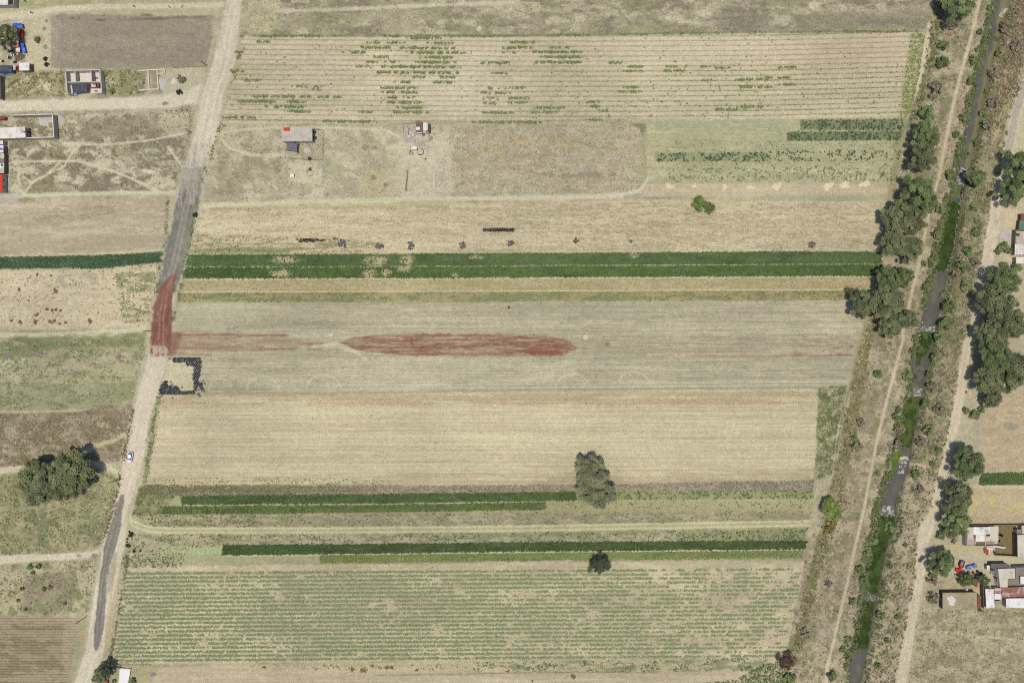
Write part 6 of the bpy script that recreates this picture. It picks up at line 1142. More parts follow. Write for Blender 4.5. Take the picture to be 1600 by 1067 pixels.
clutter('scrap_piece', '', [('pale board below the brown shed', 655, 211.5, .7, .2, .3, CREAM, .2), ('white board at the left end of the brown rubble', 645.5, 211, .3, .3, .3, SHEETW, .5), ('dark crate right of the brown rubble', 661.5, 210.6, .5, .35, .4, RUSTD, .2), ('grey block on the middle of the concrete pad', 652, 217, .3, .25, .35, CONCD, .7), ('white block at the lower left of the concrete pad', 639, 213, .35, .3, .3, SHEETW, .1), ('dark bin at the left of the white canopy', 641, 236, .3, .3, .4, BLACKP, .3), ('pale sack right of the stone ring', 666.5, 234, .35, .25, .3, PINK, .4), ('dark tub below the stone ring', 664.8, 248.4, .3, .3, .3, BLACKP, 0)])
heap('rubble_heap', 'scattered rubble around the lower rim of the concrete pad', 656, 226, 7, 4, .2, (184, 176, 164), col2=(160, 150, 136), stones=40, scol=(206, 198, 188)); heap('rubble_heap', 'rubble strip beside the white canopy', 643, 240, 4, 3, .2, (176, 166, 150), col2=(140, 128, 112), stones=20, scol=(196, 188, 176))
fence('short wire fence at the right of the concrete pad', [(670.4, 208), (670.6, 223)], gap=5); fence('low wire pen below the concrete pad', [(663, 229), (662.4, 222), (667, 221), (670.4, 222)], gap=4, h=.8); fence('wire fence along the left edge of the concrete pad', [(650, 193.6), (631.2, 194), (631, 208)], gap=6)
o = MB(); a, b = W(677.2, 267.8, .4), W(678.4, 296.6, .4); o.bar(a, b, .95, -.05, .12); d = (b - a).normalized(); nn = Vector((-d.y, d.x, 0)) * .48; [o.bar(a + nn * s, b + nn * s, .12, .10, .45) for s in (-1, 1)]; [o.bar(c - nn * .85, c + nn * .85, .12, .10, .44) for c in (a, b, a.lerp(b, .4))]; tag(o.build('water_trough', M('pale_concrete', S(204, 198, 188), .9, .1)), 'long pale concrete water trough beside the stubble field', 'trough')
o = MB(); pts = [(637, 266), (636.6, 276), (635.4, 286), (634, 299)]; [o.bar(W(*pts[i], 0), W(*pts[i + 1], 0), .5, -.05, .25 + .05 * i) for i in range(3)]; tag(o.build('stone_kerb', M('dark_kerb', S(132, 126, 112), .95, .25, 3)), 'low dark stone edging below the cluttered yard', 'edging')
# ------------------------------------------------------------------ heaps on the fields
SG = 'straw heaps on the harvested strip'
for (x, y, rx, ry, lb) in ((1046, 291, 6, 4.5, 'leftmost pale straw heap on the harvested strip'), (1085, 290.5, 4, 4, 'second straw heap from the left on the harvested strip'), (1133, 292, 5.5, 4.5, 'third straw heap from the left, above the bright green tree'), (1173, 292.5, 6, 4.5, 'fourth straw heap from the left on the harvested strip'), (1214.5, 291, 8, 6, 'fifth straw heap from the left on the harvested strip'), (1294, 291, 8, 6, 'third straw heap from the right on the harvested strip'), (1320, 289.5, 8.5, 5, 'second straw heap from the right on the harvested strip'), (1352, 287.5, 8.5, 5, 'rightmost straw heap near the tree clump')):
    heap('straw_heap', lb, x, y, rx, ry, .45, (232, 224, 194), col2=(216, 205, 170), group=SG, cat='straw heap'); p = rand_in(rect(x - rx * 1.2, y - ry * 1.3, x + rx * 1.2, y + ry * 1.3), 70)
    B = world_pts(p); B[:, 2] += .25; V, F, Cc = leaf_arrays(B, .3, np.array(S(226, 216, 182)) * (1 + rng.normal(size=(70, 1)) * .12), .8, .18); o = link('straw', arr_mesh('straw', V, F, LEAF, Cc)); o['kind'] = 'stuff'; tag(o, 'loose straw stalks strewn around a straw heap', 'straw', 'loose straw')
AG = 'ash heaps on the tan field'
for (x, y, rx, ry, lb) in ((534.5, 379.5, 4.6, 4.2, 'leftmost grey ash heap beside the broken black strip'), (592.5, 385, 5.5, 2.6, 'flat dark ash heap second from the left'), (641.5, 384, 4.2, 4.6, 'round grey ash heap third from the left'), (723, 384, 4, 4, 'round grey ash heap fourth from the left'), (797, 380, 4.5, 3, 'ash heap just below the long black strip'), (900, 376, 3, 3, 'small round ash heap right of the middle'), (986, 377.5, 2.6, 2.4, 'faint small ash heap above the bare notch'), (1268, 382.5, 4, 3.2, 'grey ash heap at the far right of the tan field')):
    heap('ash_heap', lb, x, y, rx, ry, .55, (128, 128, 140), col2=(92, 90, 98), group=AG, cat='ash heap'); n = 26 if rx > 2.7 else 3; a = rng.random(n) * 6.28; q = 1 + rng.random(n) * .45; B = world_pts(np.stack([x + np.cos(a) * rx * q, y + np.sin(a) * ry * q], 1)); B[:, 2] += .08
    V, F, Cc = leaf_arrays(B, .3, np.array(S(58, 52, 48)), .8, .7); o = link('charred_clods', arr_mesh('charred_clods', V, F, LEAF, Cc)); tag(o, 'charred clods ringing an ash heap', 'clods', 'charred clods', 'stuff')
def charred(label, y0, segs_, n):
    P_ = []
    for (a, b, yy, s) in segs_: k = int(n * (b - a)); x = a + rng.random(k) * (b - a); P_.append(np.stack([x, yy + rng.normal(size=k) * s], 1))
    p = np.vstack(P_); p = p[fbm(p[:, 0] / 3, p[:, 1] * 3, 66, 2) > .33]; return stuff('charred_strip', label, 'charred strip', tufts(p, .26, .22, 4, .26, S(50, 44, 40), .25, .7))
charred('long black charred strip in the middle of the tan field', 0, [(755, 805, 358.2, .9), (755, 803, 360.6, .8)], 5); charred('broken black charred strip left of the first ash heap', 0, [(463, 497, 374, .5), (470, 508, 375.5, .8), (466, 492, 377.2, .4), (520, 527, 373, .7), (537, 541, 386, 1)], 3.2)
p = [(850, 272, 6), (862, 274, 6), (885, 275, 9), (906, 275, 9), (918, 274, 8), (932, 274, 8), (957, 273, 6)]
for k_, (x, y, r) in enumerate(p): heap('earth_mound', ordinal(k_ + 1) + ' grey earth mound from the left on the stubble field', x, y, r, r * .55, .35, (166, 157, 140), col2=(146, 138, 124), group='earth mounds on the stubble field', cat='earth mound')
heap('manure_heap', 'single small brown heap on the grey field', 795, 480.6, 2.2, 2.2, .5, (122, 88, 66), rag=.15); heap('sand_heap', 'small pale sand heap left of the red gravel lens', 517, 523, 3.2, 2.2, .35, (222, 216, 196)); heap('sand_heap', 'small pale sand heap right of the red gravel lens', 915.5, 527, 3, 4, .35, (220, 210, 184))
LG = 'dark heaps in the left pasture'
for (x, y, rx, ry, lb) in ((11, 555, 5, 5, 'leftmost grey earth heap in the green pasture'), (61, 552.5, 7, 3.2, 'flat grey earth heap in the green pasture'), (186, 558, 5, 4, 'grey stone heap in the pasture nearest the road')): heap('earth_heap', lb, x, y, rx, ry, .4, (128, 122, 128), col2=(160, 152, 146), group=LG, stones=6)
heap('rubble_heap', 'scattered white rubble in the scrub left of the road', 170, 238, 5, 5, .3, (204, 198, 182), col2=(170, 160, 138), stones=40, scol=(228, 224, 214)); heap('rubble_heap', 'pale bare rubble spot above the left track', 232, 268, 9, 4, .15, (216, 206, 184), stones=20); heap('ash_heap', 'grey ash patch at the corner of the bottom tan field', 240, 1053, 5.5, 3, .2, (150, 146, 152), col2=(128, 124, 128)); heap('rubble_heap', 'dark rubble beside the side street junction', 258, 162, 5, 2.2, .2, (146, 142, 136), stones=10); heap('stone_heap', 'pale stone heap outside the corner of the yard wall', 96, 176, 5, 2.4, .2, (176, 174, 160), stones=14, scol=(208, 206, 196))
# ------------------------------------------------------------------ tyres
tp = MB(); prof = [(.18, .02), (.30, 0), (.345, .03), (.355, .10), (.345, .17), (.30, .20), (.18, .18), (.165, .10)]; tp.lathe(prof, (0, 0, 0), 18, True); tme = bpy.data.meshes.new('tyre'); tme.from_pydata(tp.v, [], tp.f); tme.materials.append(RUBBER); tme.update()
def T(x, y): return (240 + x / 11.86, 545 + y / 11.86)
def tyre(px, py, z, label, group, tilt=None, s=1.0):
    p = W(px, py, z); o = link('tyre', tme, None, (p.x, p.y, z), rng.random() * 6.28, (s, s, s))
    if tilt: o.rotation_euler = (math.radians(80), 0, tilt)
    return tag(o, label, 'tyre', group)
pitch = 3.0; zones = [([(355, 150), (620, 150), (650, 165), (840, 170), (890, 205), (885, 240), (740, 262), (590, 256), (350, 246)], 'black tyre in the top arm of the tyre enclosure', 'tyres of the top arm', 1), ([(605, 240), (765, 240), (760, 330), (630, 328)], 'black tyre in the block inside the top right corner of the enclosure', 'tyres of the top right block', 1),
    ([(755, 235), (888, 215), (852, 480), (815, 600), (760, 600), (720, 550), (745, 400)], 'black tyre in the right arm of the tyre enclosure', 'tyres of the right arm', 1), ([(748, 605), (815, 600), (806, 770), (738, 770)], 'black tyre at the thin lower end of the right arm', 'tyres of the lower right arm', 1), ([(485, 772), (772, 768), (770, 842), (485, 845)], 'black tyre in the thin bottom arm of the enclosure', 'tyres of the bottom arm', 1),
    ([(185, 585), (240, 580), (265, 690), (330, 700), (450, 690), (490, 780), (490, 838), (85, 842), (130, 700)], 'black tyre in the wide lower left pile of the enclosure', 'tyres of the lower left pile', 2), ([(815, 615), (895, 615), (915, 720), (930, 790), (880, 780), (850, 700)], 'tyre in the loose heap outside the lower right corner', 'tyres of the outer heap', 1)]
nt_ = 0; zps = [([T(*q) for q in z[0]], z[1], z[2], z[3]) for z in zones]; rowi = 0; y = T(0, 145)[1]
while y < T(0, 850)[1]:
    x = T(80, 0)[0] + (pitch / 2 if rowi % 2 else 0)
    while x < T(950, 0)[0]:
        for (zp, lb, gp, lay) in zps:
            if in_poly(np.array([x]), np.array([y]), zp)[0]:
                jx, jy = rng.normal(size=2) * .12; tyre(x + jx, y + jy, 0.0, lb, gp, None, 1.18); nt_ += 1
                if rng.random() < .55 and nt_ < 285: tyre(x + jx * .5 + .3, y + jy * .5, .24, lb, gp, None, 1.15); nt_ += 1
                break
        x += pitch
    y += pitch * .87; rowi += 1
for (x, y, lb) in ((297, 180, 'single tyre off the left end of the top arm'), (320, 613, 'single tyre above the wide lower left pile'), (528, 710, 'single tyre lying alone inside the enclosure'), (355, 912, 'single tyre outside below the enclosure'), (925, 592, 'upper loose tyre right of the enclosure'), (950, 640, 'rightmost loose tyre outside the enclosure'), (835, 752, 'loose tyre just outside the lower right corner'), (934, 782, 'lowest loose tyre of the outer heap')): tyre(*T(x, y), 0, lb, 'single tyres')
for (x, y) in ((332, 668), (352, 652)): tyre(*T(x, y), 0, 'tyre of the pair above the lower left pile', 'pair of tyres')
for k in range(4): tyre(*T(815 + k * 15, 828 + k * 17), .36, 'upright tyre in the short row below the enclosure corner', 'upright tyres', tilt=.6)
# ------------------------------------------------------------------ sprinklers
sp_ = MB(); sp_.lathe([(0, 0), (.09, 0), (.09, .04), (.035, .06), (.03, .55), (.10, .57), (.10, .66), (.05, .70), (0, .70)], (0, 0, 0), 8); sp_.box(-.22, -.03, .60, .22, .03, .65); sme = bpy.data.meshes.new('sprinkler'); sme.from_pydata(sp_.v, [], sp_.f); sme.materials.append(WHITE); sme.update()
for (ya, yb, x0, x1, st, lb) in ((475, 472, 440, 1320, 39.7, 'white sprinkler in the row along the top of the grey field'), (522.5, 521.5, 678, 1330, 39.9, 'white sprinkler in the row above the red gravel'), (558.3, 557.5, 447, 1330, 37, 'white sprinkler in the row below the red gravel'), (615, 607, 424, 1310, 37, 'white sprinkler in the row along the bottom of the grey field')):
    x = x0; k_ = 0
    while x < x1:
        k_ += 1
        t = (x - x0) / (x1 - x0); p = W(x + rng.normal() * .6, ya + (yb - ya) * t, 0); tag(link('sprinkler', sme, None, (p.x, p.y, 0), rng.random() * 3), lb.replace('white sprinkler in', ordinal(k_) + ' sprinkler from the left in'), 'sprinkler', lb.replace('white sprinkler in', 'sprinklers of')); x += st
# ------------------------------------------------------------------ poles, posts, fences
def pole(px, py, h, lb, arm=True):
    p = W(px, py, 0); e = tag(empty('utility_pole', (p.x, p.y, 0)), lb, 'pole'); MB().tube((p.x, p.y, -.1), (p.x, p.y, h), .15, .11, 10).build('shaft', M('creosote_wood', S(70, 66, 58), .9, .2, 3), e)
    if arm: MB().box(p.x - .55, p.y - .05, h - .5, p.x + .55, p.y + .05, h - .38).build('crossarm', WOODM, e); [MB().lathe([(0, 0), (.05, 0), (.06, .1), (0, .14)], (p.x + s, p.y, h - .38), 8).build('insulator', WHITE, e) for s in (-.45, .45)]
    return e
pole(298, 207.5, 4.8, 'thin pole on the left side of the dirt road below the fence posts', False); pole(323, 103.5, 4.6, 'thin pole at the corner of the dark ploughed plot', False); pole(351, 197.5, 4.0, 'thin pole on the right side of the road by the ridged field', False); pole(187, 748, 6.0, 'pole beside the road below the white car', False); pole(134, 963.5, 6.2, 'pole at the corner of the brown ridged plot', False); pole(235, 517.5, 5.0, 'pole where the left track meets the red road', False)
for (x, y) in ((261, 174.5), (268.4, 174.3), (276.4, 174.2), (285.2, 173.4), (293.2, 173.2)): post(x, y, 1.2, .16, 'dark post in the short row beside the side street', 'dark posts by the side street', DARK)
for x in (189, 199, 210, 222, 230): post(x, 1034.6, 2.0, .06, 'thin stake in the row above the white tarp', 'stakes above the white tarp', WOODM, 'stake', 'stake')
fence('thin wire fence above the white tarp', [(172, 1039), (190, 1037), (236, 1037.4)], gap=11); fence('wire fence at the lower edge of the dark ploughed plot', [(272, 106.5), (320, 104.4)], gap=8, h=1); fence('wire fence along the footpath side of the weedy corner', [(1324, 612), (1312, 668), (1303, 728), (1292, 746)], gap=22)
# white things by the canal bank
for (x, y, a, lb) in ((1378.6, 404, .2, 'white sack at the right end of the upper long crop bed'), (1374.6, 424.5, .3, 'white sack at the right end of the lower long crop bed'), (1369.4, 446, .5, 'white sack half under the tree right of the fallow strip')):
    p = W(x, y, .2); o = MB().lathe([(0, 0), (.26, .02), (.36, .2), (.30, .42), (.12, .5), (.18, .56), (0, .56)], (0, 0, 0), 12).build('sack', SHEETW, smooth=True, origin=(0, 0, 0)); o.location = (p.x, p.y, 0); o.scale = (.75, 1.5, .6); o.rotation_euler = (0, 0, -a); tag(o, lb, 'sack')
for (x, y, r, lb) in ((1303.5, 714.6, 5, 'white rubbish scattered at the bottom of the weedy corner'), (1311.5, 665, 3.4, 'small white rubbish at the middle of the weedy corner'), (1514, 613, 3.4, 'white and red rubbish by the road under the tall tree row')): heap('rubbish_heap', lb, x, y, r, r * .7, .12, (176, 168, 140), cat='rubbish', stones=22, scol=(236, 234, 230))
sheet('cloth', 'crimson cloth lying by the road under the tall tree row', [(1508, 611), (1511.5, 610.5), (1512, 614), (1508.5, 614.4)], .15, M('crimson_cloth', S(190, 40, 70), .8), lump=.08, cat='cloth')
tarp('large white tarp at the bottom edge left of the tan field', [(187, 1043), (204.5, 1044.5), (199, 1072), (184.5, 1074)], .5, M('white_tarp', S(238, 238, 240), .6, .05), .35); sheet('cloth', 'red cloth beside the dark tree at the bottom left', [(162.5, 1059.5), (167.5, 1058.5), (168.5, 1070), (163, 1070)], 1.0, M('brick_red_cloth', S(176, 72, 44), .8, .2), lump=.15, cat='cloth')
# stone dam in the canal
e = tag(empty('stone_dam', W(1414, 714, ZW)), 'pale stone dam across the canal below the algae', 'dam')
for k in range(16):
    t = k / 15; x = 1405.5 + t * 14 + rng.normal() * .7; y = 717 - 5 * math.sin(t * 2.6) + t * 3 + rng.normal() * .7; p = W(x, y, ZW); s = .3 + .35 * rng.random(); MB().prism([(p.x - s, p.y - s * .6), (p.x + s * .8, p.y - s), (p.x + s, p.y + s * .7), (p.x - s * .5, p.y + s)], ZW - .8, ZW + .25 + .25 * rng.random(), .7).build('stone', M('pale_dam_stone', S(206, 200, 178), .9, .12, 2), e)
e = tag(empty('weir', W(1503, 266, ZW)), 'low weir where the upper canal water drops into foam', 'weir'); a, b = W(1495, 258, ZW), W(1514, 270, ZW); MB().bar(a, b, .5, ZW - 1, ZW + .12).build('sill', CONCD, e)
# ------------------------------------------------------------------ houses at the right edge
e = tag(base_empty('courtyard_wall', rect(1583, 359, 1600, 399), 2.2), 'grey wall of the cluttered courtyard at the right edge', 'wall'); walls(e, [(1605, 359.5), (1587.6, 359.2), (1585.6, 398)], 2.2, .2, GREYR, False)
t = base_empty('slatted_roof', rect(1586, 381.5, 1604, 398.5), 2.3); tag(t, 'white slatted roof at the right edge of the courtyard', 'roof')
MB().prism(inset(Wq(rect(1586.4, 382, 1620, 398), 2.2), .15), -.05, 2.2).build('wall', M('pale_render', S(214, 208, 198), .9, .15, 1.0, S(190, 182, 172)), t)
for k in range(5): MB().bar(Wq([(1586.6 + k * 5, 381.6)], 2.3)[0], Wq([(1586.2 + k * 5, 398.6)], 2.3)[0], .35, 2.21, 2.30).build('slat', SHEETW, t)
for k in range(4): MB().bar(Wq([(1586, 382.4 + k * 5)], 2.36)[0], Wq([(1618, 382 + k * 5)], 2.36)[0], .3, 2.302, 2.36).build('cross_slat', SHEETW, t)
house('white_shed', 'plain white slab roof below the slatted roof', rect(1587.4, 402, 1620, 412), 2.2, CONCD, WHITE, cat='shed')
house('green_shed', 'dark green tin shed at the right edge above the courtyard', [(1593.5, 343.5), (1615, 344), (1614, 359), (1591.5, 358.6)], 2.0, WOODM, GREEN, sheets=3, cat='shed'); house('rust_shed', 'small rust red shed above the green tin shed', rect(1595, 334, 1615, 343), 2.0, WOODM, RUSTD, cat='shed')
tag(MB().prism(Wq(rect(1588.5, 360.5, 1604, 381), .04), -.05, .04).build('courtyard_floor', M('courtyard_concrete', S(204, 198, 190), .95, .15, .8, S(182, 172, 162))), 'pale concrete floor of the cluttered courtyard', 'floor', kind='structure'); heap('rubble_heap', 'mixed rubbish in the courtyard at the right edge', 1594, 370, 5, 7, .5, (170, 146, 132), col2=(206, 202, 196), cat='rubbish', stones=90, scol=(220, 214, 208)); shrub(1591, 367, 3, 'g', 'small green plant in the cluttered courtyard', None)
heap('rubble_heap', 'pale broken concrete on the pad left of the courtyard', 1570, 370, 10, 11, .15, (204, 196, 186), col2=(178, 168, 158), stones=60, scol=(214, 206, 198), rag=.15)
# farmhouse with white tin roofs
e = base_empty('farmhouse', rect(1510, 823, 1560, 852), 2.5); tag(e, 'farmhouse with patched white tin roofs by the walled yard', 'house')
MB().prism(inset(Wq(rect(1511, 823, 1560, 850), 2.3), .3), -.05, 2.28).build('wall', PINK, e)
for i, (x0, y0, x1, y1, z, m_) in enumerate(((1511, 823.5, 1521.5, 843, 2.40, M('stained_sheet', S(208, 200, 192), .7, .15, .8, S(186, 172, 160))), (1521, 823, 1526, 836, 2.46, SHEETW), (1525.8, 823.2, 1534, 836, 2.42, SHEETW), (1533.6, 823, 1543.5, 836, 2.47, SHEETW), (1543, 822.4, 1547.6, 836.4, 2.55, SHEETW), (1547.4, 822, 1560, 829, 2.60, CREAM), (1540, 828.8, 1560, 845, 2.57, CREAM), (1525, 836.2, 1539.8, 845.6, 2.50, SHEETW))):
    MB().prism(Wq(rect(x0, y0, x1, y1), z), z, z + .05).build('roof_sheet', m_, e)
for (x0, y0, x1, y1, z, m_, nm) in ((1512, 843.4, 1523, 851.6, 2.33, M('tan_slab', S(182, 172, 152), .9, .1), 'slab'), (1525.2, 846, 1539, 851.4, 2.30, BRNR, 'slab'), (1540.6, 845.4, 1553, 850.6, 2.31, ROOFCON, 'slab')): MB().prism(Wq(rect(x0, y0, x1, y1), z), z - .03, z + .02).build(nm, m_, e)
for x in (1511.8, 1523.6, 1539.6): MB().bar(Wq([(x, 838)], 2.66)[0], Wq([(x, 852.4)], 2.66)[0], .28, 2.2, 2.66).build('beam', CONCD, e)
MB().bar(Wq([(1509.5, 852.6)], 2.3)[0], Wq([(1553, 852.4)], 2.3)[0], .18, -.05, 2.45).build('front_wall', CONCD, e); MB().bar(Wq([(1509.4, 834)], 2.3)[0], Wq([(1509.6, 853)], 2.3)[0], .18, -.05, 2.3).build('side_wall', CONCD, e)
sheet('tin_sheet', 'dark scrap lying on the white farmhouse roof', rect(1541, 834.6, 1547, 837.4), 2.72, BLACKP, lump=.06, cat='sheet'); sheet('tin_sheet', 'dark brown scrap between the white roof sheets', rect(1521.4, 835.6, 1525, 841), 2.62, RUSTD, lump=.06, cat='sheet')
for (x, y, lb) in ((1562, 835, 'upper black bin against the farmhouse east wall'), (1565.5, 836.5, 'black bin standing in the brown yard'), (1561, 844.6, 'lower black bin against the farmhouse east wall')): p = W(x, y, .8); tag(MB().lathe([(0, 0), (.42, 0), (.5, .85), (.44, .9), (.4, .3), (0, .3)], (p.x, p.y, 0), 14).build('bin', BLACKP), lb, 'bin')
e = tag(base_empty('curved_wall', rect(1541, 853, 1571, 857), 1.6), 'pale curved wall below the farmhouse roof', 'wall'); cw = [(1541.5, 853.4), (1550, 853), (1560, 854), (1568, 855.6), (1571, 855.4)]
for i in range(4): MB().bar(Wq([cw[i]], 1.6)[0], Wq([cw[i + 1]], 1.6)[0], .7, -.05, 1.6 - .01 * i).build('wall', M('pale_wall', S(210, 204, 196), .9, .1), e)
e = tag(base_empty('yard_wall', rect(1554, 820, 1600, 868), 1.8), 'dark low wall around the brown yard', 'wall'); 
for (a, b) in (((1518, 820.6), (1620, 819.6)), ((1556, 862), (1557, 867)), ((1557, 867), (1590, 869))): MB().bar(Wq([a], 1.5)[0], Wq([b], 1.5)[0], .2, -.05, 1.5).build('wall', BRNR, e)
house('cream_barn', 'cream ribbed roof barn at the right edge of the brown yard', [(1589.4, 835.4), (1630, 834.6), (1630, 870.4), (1590, 870.8)], 3.0, M('brown_wall', S(120, 104, 88), .9, .15), CREAM, sheets=9, axis=1, cat='barn')
house('block_shed', 'tiny grey block shed above the cream barn', rect(1588.4, 827, 1594, 834.4), 2.0, CONCD, GREYR, cat='shed', parapet=.15); house('block_shed', 'pale cluttered shed in the corner of the brown yard', rect(1596, 820.6, 1620, 834), 2.2, CONCD, PINK, cat='shed')
e = tag(base_empty('stall_cart', rect(1540, 856, 1548, 868), 1.7), 'red and white roofed cart in front of the farmhouse', 'cart'); MB().prism(inset(Wq([(1540.4, 857.4), (1546.6, 858.6), (1546.2, 867), (1541.4, 866)], 1.3), .1), .3, 1.3).build('body', SHEETW, e); MB().prism(Wq([(1540.2, 858), (1545, 858.8), (1544.8, 866.6), (1541.4, 865.8)], 1.7), 1.62, 1.7).build('roof', REDT, e); MB().prism(Wq([(1542, 855.4), (1551, 856.6), (1550.6, 858.8), (1542, 857.6)], 1.75), 1.71, 1.76).build('awning', SHEETW, e)
for (x, y) in ((1541, 858.6), (1545.6, 859.2), (1541.6, 865.6), (1545.2, 866.2)): p = W(x, y, .3); MB().tube((p.x - .06, p.y, .28), (p.x + .06, p.y, .28), .28, n=12).build('wheel', RUBBER, e)
# concrete slab house, red roofs, white house group
house('slab_house', 'low house with bare weathered concrete slab roof', [(1472.4, 925.4), (1526, 924.8), (1526.4, 951.4), (1472.6, 951.8)], 2.5, M('dim_block', S(96, 92, 88), .95, .15), ROOFCON, parapet=.0, wins=((3, .5, .8, 1, 1.8),), door=(0, .3, .9, 0, 2)); heap('cement_stain', 'pale cement spread on the concrete slab roof', 1480, 934, 7, 7, .04, (216, 212, 204), cat='cement', rag=.3).location.z = 2.67
house('tin_shed', 'narrow rust red roof beside the concrete slab roof', [(1527.4, 930.4), (1533.6, 930.4), (1532.4, 949.6), (1526.8, 949.8)], 2.2, PINK, RUSTD, sheets=2, axis=1, cat='shed'); house('tin_shed', 'small rust red roof above the narrow red roof', [(1522.4, 904), (1529.8, 905.2), (1526.6, 917.4), (1522.8, 916)], 2.2, PINK, RUSTD, cat='shed')
e = tag(base_empty('alley_wall', rect(1529, 915, 1536, 950), 2), 'dark timber wall along the alley beside the red roofs', 'wall'); walls(e, [(1536.6, 908), (1537.4, 950)], 2.2, .18, BRNR, False)
house('white_house', 'main white house with cream L shaped roof and two windows', [(1559.2, 888.4), (1585.6, 887.6), (1585.8, 903.4), (1574.4, 903.8), (1574.2, 917), (1562.4, 917)], 3.2, M('white_wall', S(228, 230, 238), .8, .05), CREAM, thick=.1, over=.05, wins=((5, .62, .7, 1.2, 2.1), (5, .25, .7, 1.2, 2.1)), door=(5, .42, .9, 0, 2.1))
house('grey_wing', 'grey flat roof wing of the white house', [(1586.4, 886), (1625, 885), (1625, 913.4), (1574.8, 914), (1574.8, 904.4), (1586.4, 904)], 2.9, CONCD, GREYR); house('roof_room', 'white roof room on the grey flat wing', rect(1594, 900, 1620, 912), 3.6, CONCD, SHEETW, cat='room')
house('rust_wing', 'wide rusty tin roof below the grey flat wing', [(1565.6, 917.8), (1625, 915), (1625, 931), (1565.4, 933)], 2.5, PINK, RUST, sheets=8, cat='shed'); house('white_wing', 'wide white tin roof at the bottom of the white house group', [(1571.6, 934.6), (1625, 933.4), (1625, 949), (1572, 949.2)], 2.6, CONCD, SHEETW, sheets=9, cat='shed'); house('white_wing', 'tall narrow white roof left of the rusty tin roof', [(1539.4, 919.6), (1553, 920), (1554, 949.6), (1541, 949.6)], 2.7, CONCD, SHEETW, sheets=3, axis=1, cat='shed'); house('patched_wing', 'patched pink and white roof between the white roofs', rect(1553.8, 918.4, 1564.6, 936), 2.3, PINK, [PINK, RUST, SHEETW, SHEETW], sheets=4, axis=1, cat='shed'); house('dark_porch', 'dark grey porch roof above the main white house', [(1548, 880.2), (1574, 879.6), (1574, 887), (1547.6, 887.6)], 2.3, BRNR, M('dark_grey_roof', S(112, 108, 106), .9, .12, .7, S(94, 90, 90)), cat='porch')
house('small_room', 'small tan roof between the two lower white roofs', rect(1554.6, 938, 1565, 944.6), 2.0, GREYR, ROOFCON, cat='shed'); p = W(1552, 890, 1.2); tag(MB().lathe([(0, 0), (.5, 0), (.52, 1.1), (.3, 1.3), (0, 1.3)], (p.x, p.y, 0), 14).build('water_tank', SLATE), 'grey water tank at the corner of the main white house', 'tank')
sheet('tin_sheet', 'pale tin sheet over the entrance beside the main white house', [(1541.6, 883), (1546.8, 883), (1546.6, 892), (1542.4, 891)], 1.8, SHEETW, lump=.05, cat='sheet'); heap('junk_pile', 'dark junk at the corner beside the entrance sheet', 1550, 892, 4, 5, .8, (110, 106, 104), col2=(180, 178, 176), cat='scrap', stones=24, scol=(190, 190, 190))
# things in the farmyard
e = tag(empty('pickup_trailer', W(1500.8, 879.5, 0)), 'small dark red trailer with grey load beside the round tree', 'trailer'); q = e.location; ca = -.28
def rot2(e, pts, a): return [(e.location.x + math.cos(a) * x - math.sin(a) * y, e.location.y + math.sin(a) * x + math.cos(a) * y) for (x, y) in pts]
MB().prism(rot2(e, [(-.85, -1.3), (.85, -1.3), (.85, 1.3), (-.85, 1.3)], ca), .45, .6).build('bed', RUSTD, e)
for (x0, y0, x1, y1) in ((-.85, -1.3, -.75, 1.3), (.75, -1.3, .85, 1.3), (-.75, 1.2, .75, 1.3), (-.75, -1.3, .75, -1.2)): MB().prism(rot2(e, [(x0, y0), (x1, y0), (x1, y1), (x0, y1)], ca), .6, 1.0).build('side', M('dark_red_paint', S(112, 48, 50), .5, .15), e)
MB().prism(rot2(e, [(-.6, -1.0), (.55, -.9), (.5, .9), (-.5, 1.0)], ca), .6, .95, .8).build('load', M('grey_load', S(150, 146, 148), .9, .2), e); MB().bar(rot2(e, [(0, -1.3)], ca)[0], rot2(e, [(0, -2.1)], ca)[0], .1, .45, .55).build('drawbar', BLACKP, e)
for s in (-1, 1): a = rot2(e, [(s * .88, -.1)], ca)[0]; b = rot2(e, [(s * 1.04, -.1)], ca)[0]; MB().tube((a[0], a[1], .32), (b[0], b[1], .32), .32, n=14).build('wheel', RUBBER, e)
sheet('tarp', 'bright red tarp over a low load beside the round tree', [(1494, 887.6), (1502.4, 887.8), (1502, 894.4), (1493.6, 893)], .9, M('bright_red_tarp', S(222, 8, 12), .5, .12), .0, lump=.12); sheet('cloth', 'magenta cloth between trailer and red tarp', [(1499.6, 885), (1503.8, 885.6), (1503.4, 888.6), (1500, 888)], .7, M('magenta_cloth', S(214, 40, 86), .7), lump=.1, cat='cloth')
def drum(px, py, r, h, m_, lb): p = W(px, py, h); e = tag(empty('drum', (p.x, p.y, 0)), lb, 'drum'); MB().lathe([(0, 0), (r, 0), (r, h * .3), (r * 1.05, h * .33), (r, h * .36), (r, h * .64), (r * 1.05, h * .67), (r, h * .7), (r, h), (r * .9, h), (r * .88, h - .06), (0, h - .06)], (p.x, p.y, 0), 18).build('barrel', m_, e); MB().lathe([(0, h - .05), (.1, h - .05), (.1, h), (0, h)], (p.x + r * .4, p.y, 0), 8).build('cap', BLACKP, e)
BLD = M('blue_plastic', S(110, 132, 206), .5, .12); drum(1514, 887, .85, 1.0, BLD, 'left pale blue water drum in the farmyard'); drum(1524, 884, .8, 1.0, BLD, 'right blue water drum in the farmyard')
o = tag(MB().bar(W(1513, 884.4, .8), W(1521, 881.6, .8), .5, .02, .5).build('trough', M('navy_metal', S(60, 72, 96), .6)), 'dark blue trough joining the two water drums', 'trough')
